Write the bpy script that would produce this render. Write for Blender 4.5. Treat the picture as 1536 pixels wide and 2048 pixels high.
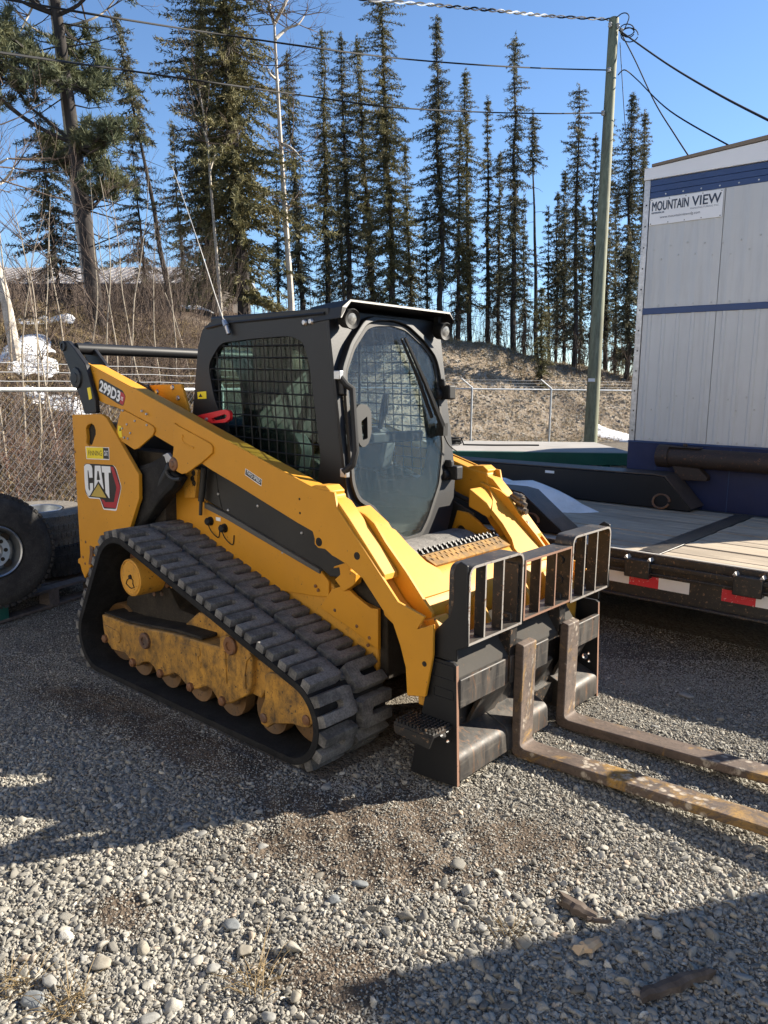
import bpy, math, random
import numpy as np
from mathutils import Vector, Matrix
from mathutils.geometry import tessellate_polygon

scene = bpy.context.scene
for o in list(bpy.data.objects):
    bpy.data.objects.remove(o)
R = math.radians

# ------------------------------------------------------------------ camera, sky, sun, exposure
cam_data = bpy.data.cameras.new('camera')
cam = bpy.data.objects.new('camera', cam_data)
scene.collection.objects.link(cam)
CAM_POS = Vector((4.316, -3.182, 1.710))
CAM_ROT = Matrix(((0.75552541, -0.11520719, 0.64490981), (0.65501503, 0.11527614, -0.74677086), (0.01169066, 0.98662998, 0.16255649)))
cam.matrix_world = Matrix.Translation(CAM_POS) @ CAM_ROT.to_4x4()
cam_data.sensor_fit = 'AUTO'
cam_data.sensor_width = 36.0
cam_data.lens = 36.0 * 1545.0 / 2048.0
cam_data.clip_start = 0.05
cam_data.clip_end = 3000.0
scene.camera = cam

SUN_EL = R(28.5)
SUN_AZ = math.atan2(0.527, 0.85)          # bearing of the sun from +Y towards +X
world = bpy.data.worlds.new('World')
scene.world = world
world.use_nodes = True
wn = world.node_tree.nodes
wl = world.node_tree.links
wn.clear()
sky = wn.new('ShaderNodeTexSky')
sky.sky_type = 'NISHITA'
sky.sun_disc = False
sky.sun_elevation = SUN_EL
sky.sun_rotation = SUN_AZ
sky.altitude = 700.0
sky.air_density = 1.0
sky.dust_density = 0.08
sky.ozone_density = 5.0
bg = wn.new('ShaderNodeBackground')
bg.inputs['Strength'].default_value = 0.061
wo = wn.new('ShaderNodeOutputWorld')
wl.new(sky.outputs['Color'], bg.inputs['Color'])
wl.new(bg.outputs['Background'], wo.inputs['Surface'])

sun_data = bpy.data.lights.new('sun', 'SUN')
sun_data.energy = 4.5
sun_data.angle = R(0.53)
sun_data.color = (1.0, 0.91, 0.77)
sun = bpy.data.objects.new('sun', sun_data)
scene.collection.objects.link(sun)
sd = Vector((-math.sin(SUN_AZ) * math.cos(SUN_EL), -math.cos(SUN_AZ) * math.cos(SUN_EL), -math.sin(SUN_EL)))
sun.rotation_euler = sd.to_track_quat('-Z', 'Y').to_euler()
sun.location = (6, 9, 12)

scene.view_settings.view_transform = 'Standard'
scene.view_settings.look = 'None'
scene.view_settings.exposure = 1.78
scene.view_settings.gamma = 1.0
scene.view_settings.use_curve_mapping = False
try:
    scene.cycles.max_bounces = 8
    scene.cycles.transparent_max_bounces = 24
    scene.cycles.use_denoising = True
    scene.cycles.caustics_reflective = False
    scene.cycles.caustics_refractive = False
except Exception:
    pass

# ------------------------------------------------------------------ mesh helpers
ORIGIN = {}          # world origin of every object that can be a parent


def link(o):
    scene.collection.objects.link(o)
    return o


def thing(name, label, cat, loc=(0, 0, 0), group=None):
    o = bpy.data.objects.new(name, None)
    o.empty_display_size = 0.2
    link(o)
    o.location = loc
    ORIGIN[o] = Vector(loc)
    o['label'] = label
    o['category'] = cat
    if group:
        o['group'] = group
    return o


def tag(o, label, cat, group=None):
    o['label'] = label
    o['category'] = cat
    if group:
        o['group'] = group
    return o


def put(name, mesh, parent=None, loc=(0, 0, 0), rot=None):
    """Link a mesh (given in its own local coordinates) at a world location."""
    o = bpy.data.objects.new(name, mesh)
    link(o)
    base = ORIGIN[parent] if parent is not None else Vector((0, 0, 0))
    o.parent = parent
    o.location = Vector(loc) - base
    if rot is not None:
        o.rotation_euler = rot
    ORIGIN[o] = Vector(loc)
    return o


class MB:
    """Collects polygons in world coordinates, then links them as ONE mesh object."""

    def __init__(s):
        s.v = []
        s.f = []
        s.mi = []
        s.m = 0

    def add(s, vs, fs):
        n = len(s.v)
        s.v.extend([tuple(p) for p in vs])
        for f in fs:
            s.f.append([i + n for i in f])
            s.mi.append(s.m)
        return s

    def box(s, x0, x1, y0, y1, z0, z1, M=None):
        vs = [(x, y, z) for x in (x0, x1) for y in (y0, y1) for z in (z0, z1)]
        if M is not None:
            vs = [M @ Vector(p) for p in vs]
        return s.add(vs, [(0, 1, 3, 2), (4, 6, 7, 5), (0, 4, 5, 1), (2, 3, 7, 6), (0, 2, 6, 4), (1, 5, 7, 3)])

    def prism(s, poly, ax, a, b, holes=(), M=None):
        """Extrude a 2-D outline along an axis. ax 'y': outline is (x,z); 'x': (y,z); 'z': (x,y)."""
        def up(p, t):
            q = {'y': (p[0], t, p[1]), 'x': (t, p[0], p[1]), 'z': (p[0], p[1], t)}[ax]
            return (M @ Vector(q)) if M is not None else q
        loops = [list(poly)] + [list(h) for h in holes]
        flat = [p for l in loops for p in l]
        n = len(flat)
        vs = [up(p, a) for p in flat] + [up(p, b) for p in flat]
        fs = []
        if holes:
            tris = tessellate_polygon([[Vector((p[0], p[1], 0)) for p in l] for l in loops])
            for t in tris:
                fs.append(tuple(t))
                fs.append(tuple(i + n for i in reversed(t)))
        else:
            fs.append(tuple(range(n)))
            fs.append(tuple(range(2 * n - 1, n - 1, -1)))
        k = 0
        for l in loops:
            m = len(l)
            for i in range(m):
                j = (i + 1) % m
                fs.append((k + i, k + i + n, k + j + n, k + j))
            k += m
        return s.add(vs, fs)

    def tube(s, pts, r, seg=8, caps=True):
        pts = [Vector(p) for p in pts]
        rs = r if isinstance(r, (list, tuple)) else [r] * len(pts)
        rings = []
        prev = None
        for i, p in enumerate(pts):
            if i == 0:
                d = pts[1] - p
            elif i == len(pts) - 1:
                d = p - pts[i - 1]
            else:
                d = (pts[i + 1] - p).normalized() + (p - pts[i - 1]).normalized()
            if d.length < 1e-9:
                d = Vector((0, 0, 1))
            d.normalize()
            if prev is None:
                u = d.cross(Vector((0, 0, 1)) if abs(d.z) < .9 else Vector((1, 0, 0))).normalized()
            else:
                u = (prev - d * prev.dot(d))
                if u.length < 1e-6:
                    u = d.cross(Vector((0.3, 0.5, 0.8)))
                u.normalize()
            prev = u
            w = d.cross(u)
            rings.append([p + (u * math.cos(2 * math.pi * k / seg) + w * math.sin(2 * math.pi * k / seg)) * rs[i] for k in range(seg)])
        vs = [q for ring in rings for q in ring]
        fs = []
        for i in range(len(pts) - 1):
            for k in range(seg):
                a = i * seg + k
                b = i * seg + (k + 1) % seg
                fs.append((a, b, b + seg, a + seg))
        if caps:
            fs.append(tuple(reversed(range(seg))))
            fs.append(tuple(range((len(pts) - 1) * seg, len(pts) * seg)))
        return s.add(vs, fs)

    def cyl(s, p0, p1, r, seg=20, r1=None):
        return s.tube([p0, p1], [r, r if r1 is None else r1], seg)

    def lathe(s, prof, center, axis, seg=32, closed=False):
        """prof: list of (radius, offset along axis)."""
        c = Vector(center)
        d = Vector(axis).normalized()
        u = d.cross(Vector((0, 0, 1)) if abs(d.z) < .9 else Vector((1, 0, 0))).normalized()
        w = d.cross(u)
        vs = []
        for (r, h) in prof:
            for k in range(seg):
                a = 2 * math.pi * k / seg
                vs.append(c + d * h + (u * math.cos(a) + w * math.sin(a)) * r)
        fs = []
        n = len(prof)
        for i in range(n if closed else n - 1):
            j = (i + 1) % n
            for k in range(seg):
                k2 = (k + 1) % seg
                fs.append((i * seg + k, i * seg + k2, j * seg + k2, j * seg + k))
        return s.add(vs, fs)

    def mesh(s, name, mats, origin=(0, 0, 0), sharp=35):
        o = Vector(origin)
        me = bpy.data.meshes.new(name)
        me.from_pydata([(p[0] - o.x, p[1] - o.y, p[2] - o.z) for p in s.v], [], s.f)
        for m in (mats if isinstance(mats, (list, tuple)) else [mats]):
            me.materials.append(m)
        if isinstance(mats, (list, tuple)) and len(mats) > 1:
            me.polygons.foreach_set('material_index', s.mi)
        if sharp:
            me.polygons.foreach_set('use_smooth', [True] * len(me.polygons))
            me.set_sharp_from_angle(angle=R(sharp))
        me.update()
        return me

    def build(s, name, mats, parent=None, bevel=0.0, seg=2, sharp=35, recalc=True):
        """World-coordinate polygons -> object whose origin coincides with its parent's."""
        o = ORIGIN[parent] if parent is not None else Vector((0, 0, 0))
        me = s.mesh(name, mats, o, sharp)
        if recalc:
            import bmesh
            bm = bmesh.new()
            bm.from_mesh(me)
            bmesh.ops.recalc_face_normals(bm, faces=bm.faces)
            bm.to_mesh(me)
            bm.free()
        ob = put(name, me, parent, o)
        if bevel:
            md = ob.modifiers.new('bevel', 'BEVEL')
            md.width = bevel
            md.segments = seg
            md.limit_method = 'ANGLE'
            md.angle_limit = R(40)
            md.harden_normals = False
        return ob


def circle(cx, cy, r, n=24, a0=0.0):
    return [(cx + r * math.cos(a0 + 2 * math.pi * i / n), cy + r * math.sin(a0 + 2 * math.pi * i / n)) for i in range(n)]


def rounded(pts, r, n=4):
    """Round the corners of a 2-D outline. r: one radius or one per corner."""
    out = []
    m = len(pts)
    for i in range(m):
        p = Vector(pts[i]); a = Vector(pts[i - 1]); b = Vector(pts[(i + 1) % m])
        rr = r[i] if isinstance(r, (list, tuple)) else r
        da = (a - p); db = (b - p)
        t = min(rr, da.length * .45, db.length * .45)
        if t < 1e-5:
            out.append(tuple(p)); continue
        p0 = p + da.normalized() * t; p1 = p + db.normalized() * t
        for k in range(n + 1):
            s = k / n
            q = p0 * (1 - s) ** 2 + p * 2 * s * (1 - s) + p1 * s * s
            out.append((q.x, q.y))
    return out


def smooth_path(pts, n=6):
    P = [Vector(p) for p in pts]
    out = []
    for i in range(len(P) - 1):
        p0 = P[max(i - 1, 0)]; p1 = P[i]; p2 = P[i + 1]; p3 = P[min(i + 2, len(P) - 1)]
        for k in range(n):
            t = k / n
            out.append(0.5 * ((2 * p1) + (p2 - p0) * t + (2 * p0 - 5 * p1 + 4 * p2 - p3) * t * t + (3 * p1 - p0 - 3 * p2 + p3) * t ** 3))
    out.append(P[-1])
    return out


def text_mesh(body, width, height, mats, depth=0.0015, weight=0.0, shear=0.0, name='lettering'):
    """Flat lettering scaled into a width x height box, lower left corner at 0,0 in local x,y."""
    cu = bpy.data.curves.new(name, 'FONT')
    cu.body = body
    cu.size = 1.0
    cu.offset = weight
    cu.shear = shear
    cu.resolution_u = 3
    cu.fill_mode = 'FRONT'
    ob = bpy.data.objects.new('temp_text', cu)
    scene.collection.objects.link(ob)
    dg = bpy.context.evaluated_depsgraph_get()
    me = bpy.data.meshes.new_from_object(ob.evaluated_get(dg))
    bpy.data.objects.remove(ob)
    bpy.data.curves.remove(cu)
    n = len(me.vertices)
    co = np.empty(n * 3, 'f')
    me.vertices.foreach_get('co', co)
    co = co.reshape(-1, 3)
    lo = co.min(0); hi = co.max(0)
    co[:, 0] = (co[:, 0] - lo[0]) * width / max(hi[0] - lo[0], 1e-6)
    co[:, 1] = (co[:, 1] - lo[1]) * height / max(hi[1] - lo[1], 1e-6)
    co[:, 2] = 0
    me.vertices.foreach_set('co', co.ravel())
    me.materials.clear()
    me.materials.append(mats)
    me.name = name
    me.update()
    return me


def frame_on(origin, xdir, ydir):
    """Matrix whose local x,y lie on a surface."""
    x = Vector(xdir).normalized()
    y = Vector(ydir)
    y = (y - x * y.dot(x)).normalized()
    z = x.cross(y)
    m = Matrix((x, y, z)).transposed().to_4x4()
    m.translation = Vector(origin)
    return m


def put_text(body, w, h, mat_, M, parent, weight=0.0, shear=0.0, name='lettering'):
    me = text_mesh(body, w, h, mat_, weight=weight, shear=shear, name=name)
    o = bpy.data.objects.new(name, me)
    link(o)
    o.parent = parent
    base = ORIGIN[parent] if parent is not None else Vector((0, 0, 0))
    o.matrix_local = Matrix.Translation(-base) @ M
    ORIGIN[o] = M.translation.copy()
    return o


def flat(poly, M, mat_, parent, name, lift=0.0):
    """A flat sticker outline in the local x,y of M, 1 mm thick."""
    b = MB()
    b.prism(poly, 'z', lift, lift + 0.0006, M=M)
    return b.build(name, mat_, parent, sharp=0)


# value noise in numpy, for terrain and scatter
def vnoise(x, y, seed=0):
    x = np.asarray(x, float); y = np.asarray(y, float)
    xi = np.floor(x).astype(np.int64); yi = np.floor(y).astype(np.int64)
    fx = x - xi; fy = y - yi
    fx = fx * fx * (3 - 2 * fx); fy = fy * fy * (3 - 2 * fy)

    def h(a, b):
        n = (a * 374761393 + b * 668265263 + seed * 974711) & 0x7fffffff
        n = ((n ^ (n >> 13)) * 1274126177) & 0x7fffffff
        n = n ^ (n >> 16)
        return (n & 0xffff) / 65535.0
    return (h(xi, yi) * (1 - fx) + h(xi + 1, yi) * fx) * (1 - fy) + (h(xi, yi + 1) * (1 - fx) + h(xi + 1, yi + 1) * fx) * fy


def fbm(x, y, oct=4, seed=0):
    s = 0.0; a = 0.5; t = 0.0
    for i in range(oct):
        s = s + a * vnoise(x * 2 ** i, y * 2 ** i, seed + i * 17); t += a; a *= 0.5
    return s / t


# camera-facing ground axes: F points away from the viewer over the ground, S to the viewer's right
F_DIR = Vector((-CAM_ROT[0][2], -CAM_ROT[1][2], 0)).normalized()
S_DIR = Vector((F_DIR.y, -F_DIR.x, 0))


def yard(depth, side, z=0.0):
    """Place on the site: metres away from the photographer's spot and metres to its right."""
    p = CAM_POS + F_DIR * depth + S_DIR * side
    return Vector((p.x, p.y, z))

# ------------------------------------------------------------------ materials
class NT:
    def __init__(s, name):
        s.m = bpy.data.materials.new(name)
        s.m.use_nodes = True
        s.t = s.m.node_tree
        s.n = s.t.nodes
        s.b = s.n['Principled BSDF']
        s.out = s.n['Material Output']
        s.tc = s.n.new('ShaderNodeTexCoord')
        s.geo = None

    def link(s, a, b):
        s.t.links.new(a, b)

    def val(s, sock, v):
        if hasattr(v, 'is_output') or isinstance(v, bpy.types.NodeSocket):
            s.link(v, sock)
        else:
            sock.default_value = v

    def coords(s, scale=(1, 1, 1), which='Object'):
        mp = s.n.new('ShaderNodeMapping')
        s.link(s.tc.outputs[which], mp.inputs['Vector'])
        mp.inputs['Scale'].default_value = scale
        return mp.outputs['Vector']

    def noise(s, scale, detail=4, rough=.6, vec=None, dist=0.0):
        n = s.n.new('ShaderNodeTexNoise')
        n.inputs['Scale'].default_value = scale
        n.inputs['Detail'].default_value = detail
        n.inputs['Roughness'].default_value = rough
        n.inputs['Distortion'].default_value = dist
        s.link(vec if vec is not None else s.tc.outputs['Object'], n.inputs['Vector'])
        return n.outputs['Fac']

    def voronoi(s, scale, feature='F1', vec=None, out='Distance', rand=1.0):
        n = s.n.new('ShaderNodeTexVoronoi')
        n.feature = feature
        n.inputs['Scale'].default_value = scale
        n.inputs['Randomness'].default_value = rand
        s.link(vec if vec is not None else s.tc.outputs['Object'], n.inputs['Vector'])
        return n.outputs[out]

    def ramp(s, fac, lo, hi, a=0.0, b=1.0):
        n = s.n.new('ShaderNodeMapRange')
        n.clamp = True
        s.val(n.inputs['Value'], fac)
        n.inputs['From Min'].default_value = lo
        n.inputs['From Max'].default_value = hi
        n.inputs['To Min'].default_value = a
        n.inputs['To Max'].default_value = b
        return n.outputs['Result']

    def math(s, op, a, b=0.0):
        n = s.n.new('ShaderNodeMath')
        n.operation = op
        s.val(n.inputs[0], a)
        s.val(n.inputs[1], b)
        return n.outputs[0]

    def mix(s, fac, a, b):
        n = s.n.new('ShaderNodeMix')
        n.data_type = 'RGBA'
        s.val(n.inputs[0], fac)
        for sock, v in ((n.inputs[6], a), (n.inputs[7], b)):
            if isinstance(v, (tuple, list)):
                sock.default_value = (v[0], v[1], v[2], 1)
            else:
                s.link(v, sock)
        return n.outputs[2]

    def up(s):
        if s.geo is None:
            s.geo = s.n.new('ShaderNodeNewGeometry')
        x = s.n.new('ShaderNodeSeparateXYZ')
        s.link(s.geo.outputs['Normal'], x.inputs[0])
        return x.outputs['Z']

    def bump(s, h, strength=.3, dist=.01):
        n = s.n.new('ShaderNodeBump')
        n.inputs['Strength'].default_value = strength
        n.inputs['Distance'].default_value = dist
        s.link(h, n.inputs['Height'])
        s.link(n.outputs['Normal'], s.b.inputs['Normal'])

    def color(s, c):
        if isinstance(c, (tuple, list)):
            s.b.inputs['Base Color'].default_value = (c[0], c[1], c[2], 1)
        else:
            s.link(c, s.b.inputs['Base Color'])

    def set(s, rough=.5, metal=0.0, spec=.5):
        s.val(s.b.inputs['Roughness'], rough)
        s.val(s.b.inputs['Metallic'], metal)
        s.b.inputs['Specular IOR Level'].default_value = spec
        return s.m


def paint(name, col, rough=.4, dust=.25, dust_col=(.30, .25, .19), chips=.0, chip_col=(.05, .03, .02), scale=1.0, mott=.12, grime=0.0, grime_col=(.06, .045, .03)):
    k = NT(name)
    n1 = k.noise(2.2 * scale, 5, .6)
    dark = tuple(c * (1 - mott) for c in col)
    lite = tuple(min(1, c * (1 + mott)) for c in col)
    c = k.mix(k.ramp(n1, .3, .7), dark, lite)
    rg = rough
    if grime:
        g = k.noise(13 * scale, 9, .78, k.coords((1, 1, .7)), dist=.15)
        gf = k.ramp(g, .62 - .22 * grime, .80 - .16 * grime, 0, min(1, .45 + .5 * grime))
        c = k.mix(gf, c, grime_col)
    if chips:
        ch = k.noise(46 * scale, 6, .7)
        cf = k.ramp(ch, .70 - .12 * chips, .72 - .12 * chips)
        c = k.mix(cf, c, chip_col)
    if dust:
        d1 = k.noise(5 * scale, 7, .7)
        d2 = k.noise(60 * scale, 3, .6)
        df = k.math('MULTIPLY', k.ramp(d1, .35, .75, 0.15, 1.0), k.ramp(d2, .3, .7, .5, 1.0))
        u = k.ramp(k.up(), .2, .95, .28, 1.0)
        df = k.math('MULTIPLY', k.math('MULTIPLY', df, u), dust)
        c = k.mix(df, c, dust_col)
        rg = k.math('ADD', k.math('MULTIPLY', df, .45), rough)
    k.color(c)
    k.bump(k.noise(90 * scale, 3, .6), .06, .004)
    return k.set(rg, 0, .35)


YEL = (.55, .245, .012)
M_yellow = paint('yellow paint', YEL, .55, dust=.20, chips=.30, chip_col=(.07, .045, .025), mott=.09, grime=.10, grime_col=(.22, .12, .03))
M_yellow_worn = paint('worn yellow paint', (.47, .235, .034), .65, dust=1.0, dust_col=(.20, .155, .10), chips=.75, chip_col=(.035, .022, .014), mott=.28, grime=.95, grime_col=(.035, .024, .015))
M_roller = paint('brown worn roller steel', (.14, .075, .028), .55, dust=.5, dust_col=(.13, .09, .055), chips=.8, mott=.3, grime=.6)
M_yellow_dirty = paint('dirty yellow paint', (.58, .28, .032), .55, dust=.4, dust_col=(.18, .13, .08), chips=.7, grime=.45)
M_black = paint('black satin paint', (.008, .0085, .010), .45, dust=.09, dust_col=(.20, .19, .18), mott=.1)
M_black_cab = paint('dark charcoal cab paint', (.0095, .0100, .0120), .46, dust=.06, dust_col=(.20, .195, .19), mott=.15)
M_black_panel = paint('charcoal engine panel', (.020, .0195, .019), .5, dust=.22, dust_col=(.22, .20, .17), mott=.15)
M_black_worn = paint('worn black steel', (.016, .016, .017), .36, dust=.45, dust_col=(.20, .18, .15), chips=.9, chip_col=(.16, .10, .06), grime=.4, grime_col=(.11, .075, .05))
M_white_paint = paint('white painted metal', (.74, .76, .78), .35, dust=.08, mott=.03)
M_blue_paint = paint('blue painted metal', (.022, .058, .165), .4, dust=.12, mott=.08)
M_navy = paint('navy skirt paint', (.008, .018, .075), .55, dust=.16, mott=.15)
M_green = paint('dark green paint', (.012, .10, .075), .5, dust=.3, mott=.15)
M_brown_pipe = paint('rust brown pipe paint', (.026, .019, .017), .6, dust=.35, dust_col=(.12, .085, .065), chips=.8, chip_col=(.12, .055, .03))
M_red = paint('red paint', (.52, .012, .018), .42, dust=.12, mott=.08)
M_red_tape = paint('red reflective tape', (.55, .02, .035), .3, dust=.35, dust_col=(.45, .35, .33), chips=.8, chip_col=(.7, .5, .5), mott=.2)
M_white_tape = paint('white reflective tape', (.68, .68, .68), .3, dust=.4, dust_col=(.33, .30, .28), mott=.1)
M_dec_white = paint('white sticker', (.74, .76, .78), .3, dust=.12, mott=.05)
M_dec_black = paint('black sticker', (.015, .015, .016), .35, dust=.12)
M_dec_red = paint('red sticker', (.36, .02, .03), .35, dust=.12, mott=.25)
M_dec_yellow = paint('yellow sticker', (.80, .62, .02), .35, dust=.12)
M_dec_gold = paint('gold sticker', (.50, .36, .07), .35, dust=.15, mott=.3)
M_sign_blue = paint('dark blue lettering', (.03, .05, .09), .4, dust=.05)
M_sign_grey = paint('grey blue lettering', (.16, .20, .26), .4, dust=.05)
M_plastic = paint('black plastic', (.007, .0075, .008), .62, dust=.08, dust_col=(.2, .19, .18))


def make_metal(name, col, rough, rust=.0, rust_col=(.17, .075, .03)):
    k = NT(name)
    n = k.noise(14, 7, .7)
    c = k.mix(k.ramp(n, .3, .7), tuple(x * .7 for x in col), col)
    if rust:
        r = k.noise(6, 9, .75, dist=.6)
        rf = k.ramp(r, .62 - .3 * rust, .74 - .26 * rust)
        c = k.mix(rf, c, rust_col)
        k.val(k.b.inputs['Metallic'], k.math('SUBTRACT', .75, k.math('MULTIPLY', rf, .7)))
        k.color(c)
        k.bump(k.noise(70, 5, .7), .15, .004)
        k.set(k.ramp(n, .3, .7, rough, rough + .22), .5)
        k.link(k.math('SUBTRACT', .6, k.math('MULTIPLY', rf, .55)), k.b.inputs['Metallic'])
        return k.m
    k.color(c)
    return k.set(k.ramp(n, .3, .7, rough, rough + .15), .9)


M_steel = make_metal('zinc steel', (.52, .52, .53), .35)
M_galv = make_metal('galvanised steel', (.55, .57, .58), .42)
M_rim = make_metal('grey wheel rim', (.46, .48, .50), .34)
M_rust = make_metal('rusted steel', (.14, .10, .08), .5, rust=.8)


def make_wire():
    k = NT('galvanised fence wire')
    k.color((.36, .365, .37))
    return k.set(.5, .35)


M_wire = make_wire()


def make_fork():
    """Bare rolled steel: brown grey, rust yellow bloom and pale worn patches."""
    k = NT('bare rusty fork steel')
    v = k.coords((1, 3, 3))
    a = k.noise(4.5, 9, .75, v, .5)
    b = k.noise(2.3, 9, .75, k.coords((1.2, 1, 1)), .9)
    d = k.noise(55, 6, .7)
    c = k.mix(k.ramp(a, .32, .66), (.045, .033, .028), (.14, .10, .076))
    c = k.mix(k.ramp(b, .52, .62, 0, .85), c, (.33, .185, .035))
    vo = k.voronoi(26, vec=k.coords((1, 1.4, 1)))
    pale = k.math('MULTIPLY', k.ramp(k.noise(2.6, 8, .7, k.coords((1.4, 1, 1)), 1.2), .53, .60), k.ramp(vo, .34, .50, 1, 0))
    c = k.mix(k.math('MULTIPLY', pale, .8), c, (.46, .40, .32))
    c = k.mix(k.ramp(d, .52, .70, 0, .7), c, (.035, .025, .02))
    k.color(c)
    k.bump(k.math('ADD', d, a), .25, .005)
    return k.set(.72, .1)


M_fork = make_fork()
M_dull = paint('dull dusty black steel', (.055, .052, .048), .9, dust=.5, dust_col=(.12, .11, .095), chips=.5, chip_col=(.10, .07, .05), grime=.4, grime_col=(.06, .045, .035))
M_dull.node_tree.nodes['Principled BSDF'].inputs['Specular IOR Level'].default_value = .12
M_fitting = make_metal('brown tinted steel fitting', (.20, .17, .14), .4)


def make_scraped():
    """Black paint scraped down to streaky steel, rust runs downwards."""
    k = NT('scraped black carriage steel')
    v = k.coords((9, 9, 1.6))
    h = k.coords((2, 2, 26))
    a = k.noise(2.0, 8, .7, v, .3)
    b = k.noise(2.2, 6, .7, h)
    c = k.mix(k.ramp(a, .36, .62), (.016, .016, .017), (.065, .056, .047))
    c = k.mix(k.ramp(b, .54, .68, 0, .6), c, (.11, .098, .083))
    c = k.mix(k.ramp(k.noise(3.1, 8, .75, v, .8), .54, .68, 0, .75), c, (.20, .095, .04))
    k.color(c)
    k.bump(k.noise(60, 4, .6), .12, .004)
    return k.set(k.ramp(a, .3, .7, .48, .7), .1)


M_scraped = make_scraped()


def make_rubber(name, col, dust_col, amt, lo=.38, hi=.62):
    k = NT(name)
    n = k.noise(9, 8, .72)
    f = k.noise(120, 3, .6)
    d = k.math('MULTIPLY', k.ramp(n, lo, hi, .25, 1), k.ramp(f, .3, .62, .45, 1))
    c = k.mix(k.math('MULTIPLY', d, amt), col, dust_col)
    k.color(c)
    k.bump(k.noise(70, 6, .7), .35, .006)
    return k.set(.85, 0, .25)


M_lug = make_rubber('dusty tread rubber', (.036, .036, .037), (.25, .24, .225), .9)
M_belt = make_rubber('track belt rubber', (.007, .007, .008), (.08, .076, .07), .35, .45, .72)
M_tyre = make_rubber('tyre rubber', (.016, .016, .017), (.10, .095, .09), .5)
M_tyre_dusty = make_rubber('dusty tyre rubber', (.030, .029, .028), (.26, .23, .19), .8, .3, .55)  # heavier, paler dust mix than the plain tyre rubber
M_cloth = make_rubber('black cloth boot', (.008, .008, .009), (.07, .066, .06), .5, .45, .75)
M_dark = make_rubber('grimy machinery with painted shade', (.012, .011, .010), (.07, .055, .04), .6)  # grime plus the shade of recesses, put into one near-black colour
M_foam = make_rubber('dusty black floor mat', (.03, .03, .03), (.25, .235, .215), .9, .3, .55)


def make_glass(name, tint, dustamt, scratch):
    """Polycarbonate sheet: clear film with dust, scratches and specks on it."""
    k = NT(name)
    n = k.n
    tr = n.new('ShaderNodeBsdfTransparent')
    tr.inputs['Color'].default_value = (*tint, 1)
    gl = n.new('ShaderNodeBsdfGlossy')
    gl.inputs['Roughness'].default_value = .06
    gl.inputs['Color'].default_value = (.9, .95, 1, 1)
    fr = n.new('ShaderNodeLayerWeight')
    fr.inputs['Blend'].default_value = .5
    fac = k.math('ADD', k.math('MULTIPLY', k.math('POWER', fr.outputs['Facing'], 5.0), .6), .018)
    mx = n.new('ShaderNodeMixShader')
    k.link(fac, mx.inputs[0])
    k.link(tr.outputs[0], mx.inputs[1])
    k.link(gl.outputs[0], mx.inputs[2])
    df = n.new('ShaderNodeBsdfDiffuse')
    df.inputs['Color'].default_value = (.62, .62, .60, 1)
    tl = n.new('ShaderNodeBsdfTranslucent')
    tl.inputs['Color'].default_value = (.5, .5, .48, 1)
    ds = n.new('ShaderNodeMixShader')
    ds.inputs[0].default_value = .35
    k.link(df.outputs[0], ds.inputs[1])
    k.link(tl.outputs[0], ds.inputs[2])
    big = k.ramp(k.noise(2.6, 6, .65, dist=.5), .3, .75, .35, 1.0)
    speck = k.ramp(k.noise(95, 4, .7), .57, .66, 0, 1)
    streak = k.ramp(k.noise(5, 6, .7, k.coords((1, 14, .9))), .5, .75, 0, 1)
    scr = k.ramp(k.noise(14, 5, .8, k.coords((1, .5, 4.5)), 1.6), .60, .66, 0, 1)
    f = k.math('MULTIPLY', big, dustamt)
    f = k.math('ADD', f, k.math('MULTIPLY', k.math('MULTIPLY', speck, big), scratch))
    f = k.math('ADD', f, k.math('MULTIPLY', streak, scratch * .35))
    f = k.math('MINIMUM', k.math('ADD', f, k.math('MULTIPLY', scr, scratch * .30)), .9)
    m2 = n.new('ShaderNodeMixShader')
    k.link(f, m2.inputs[0])
    k.link(mx.outputs[0], m2.inputs[1])
    k.link(ds.outputs[0], m2.inputs[2])
    k.link(m2.outputs[0], k.out.inputs['Surface'])
    return k.m


M_glass = make_glass('dusty door glass', (.84, .90, .91), .020, .12)
M_glass_clear = make_glass('clear far side glass', (.90, .94, .92), .006, .02)
M_glass_side = make_glass('greenish side glass', (.50, .60, .565), .012, .03)


def make_lamp():
    k = NT('lamp lens')
    k.color(k.mix(k.ramp(k.noise(60, 4), .3, .7), (.12, .115, .105), (.30, .295, .275)))
    return k.set(.22, .1)


M_lens = make_lamp()


def make_wood(name, a, b, stain, scale=(1, 12, 12), rough=.75):
    k = NT(name)
    v = k.coords(scale)
    n = k.noise(2.4, 8, .68, v, .5)
    c = k.mix(k.ramp(n, .3, .7), a, b)
    s = k.noise(1.6, 7, .65, k.coords((scale[0] * .6, scale[1] * .25, scale[2] * .25)), .6)
    c = k.mix(k.ramp(s, .48, .72, 0, .75), c, stain)
    k.color(c)
    k.bump(n, .35, .006)
    return k.set(rough, 0, .3)


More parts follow.
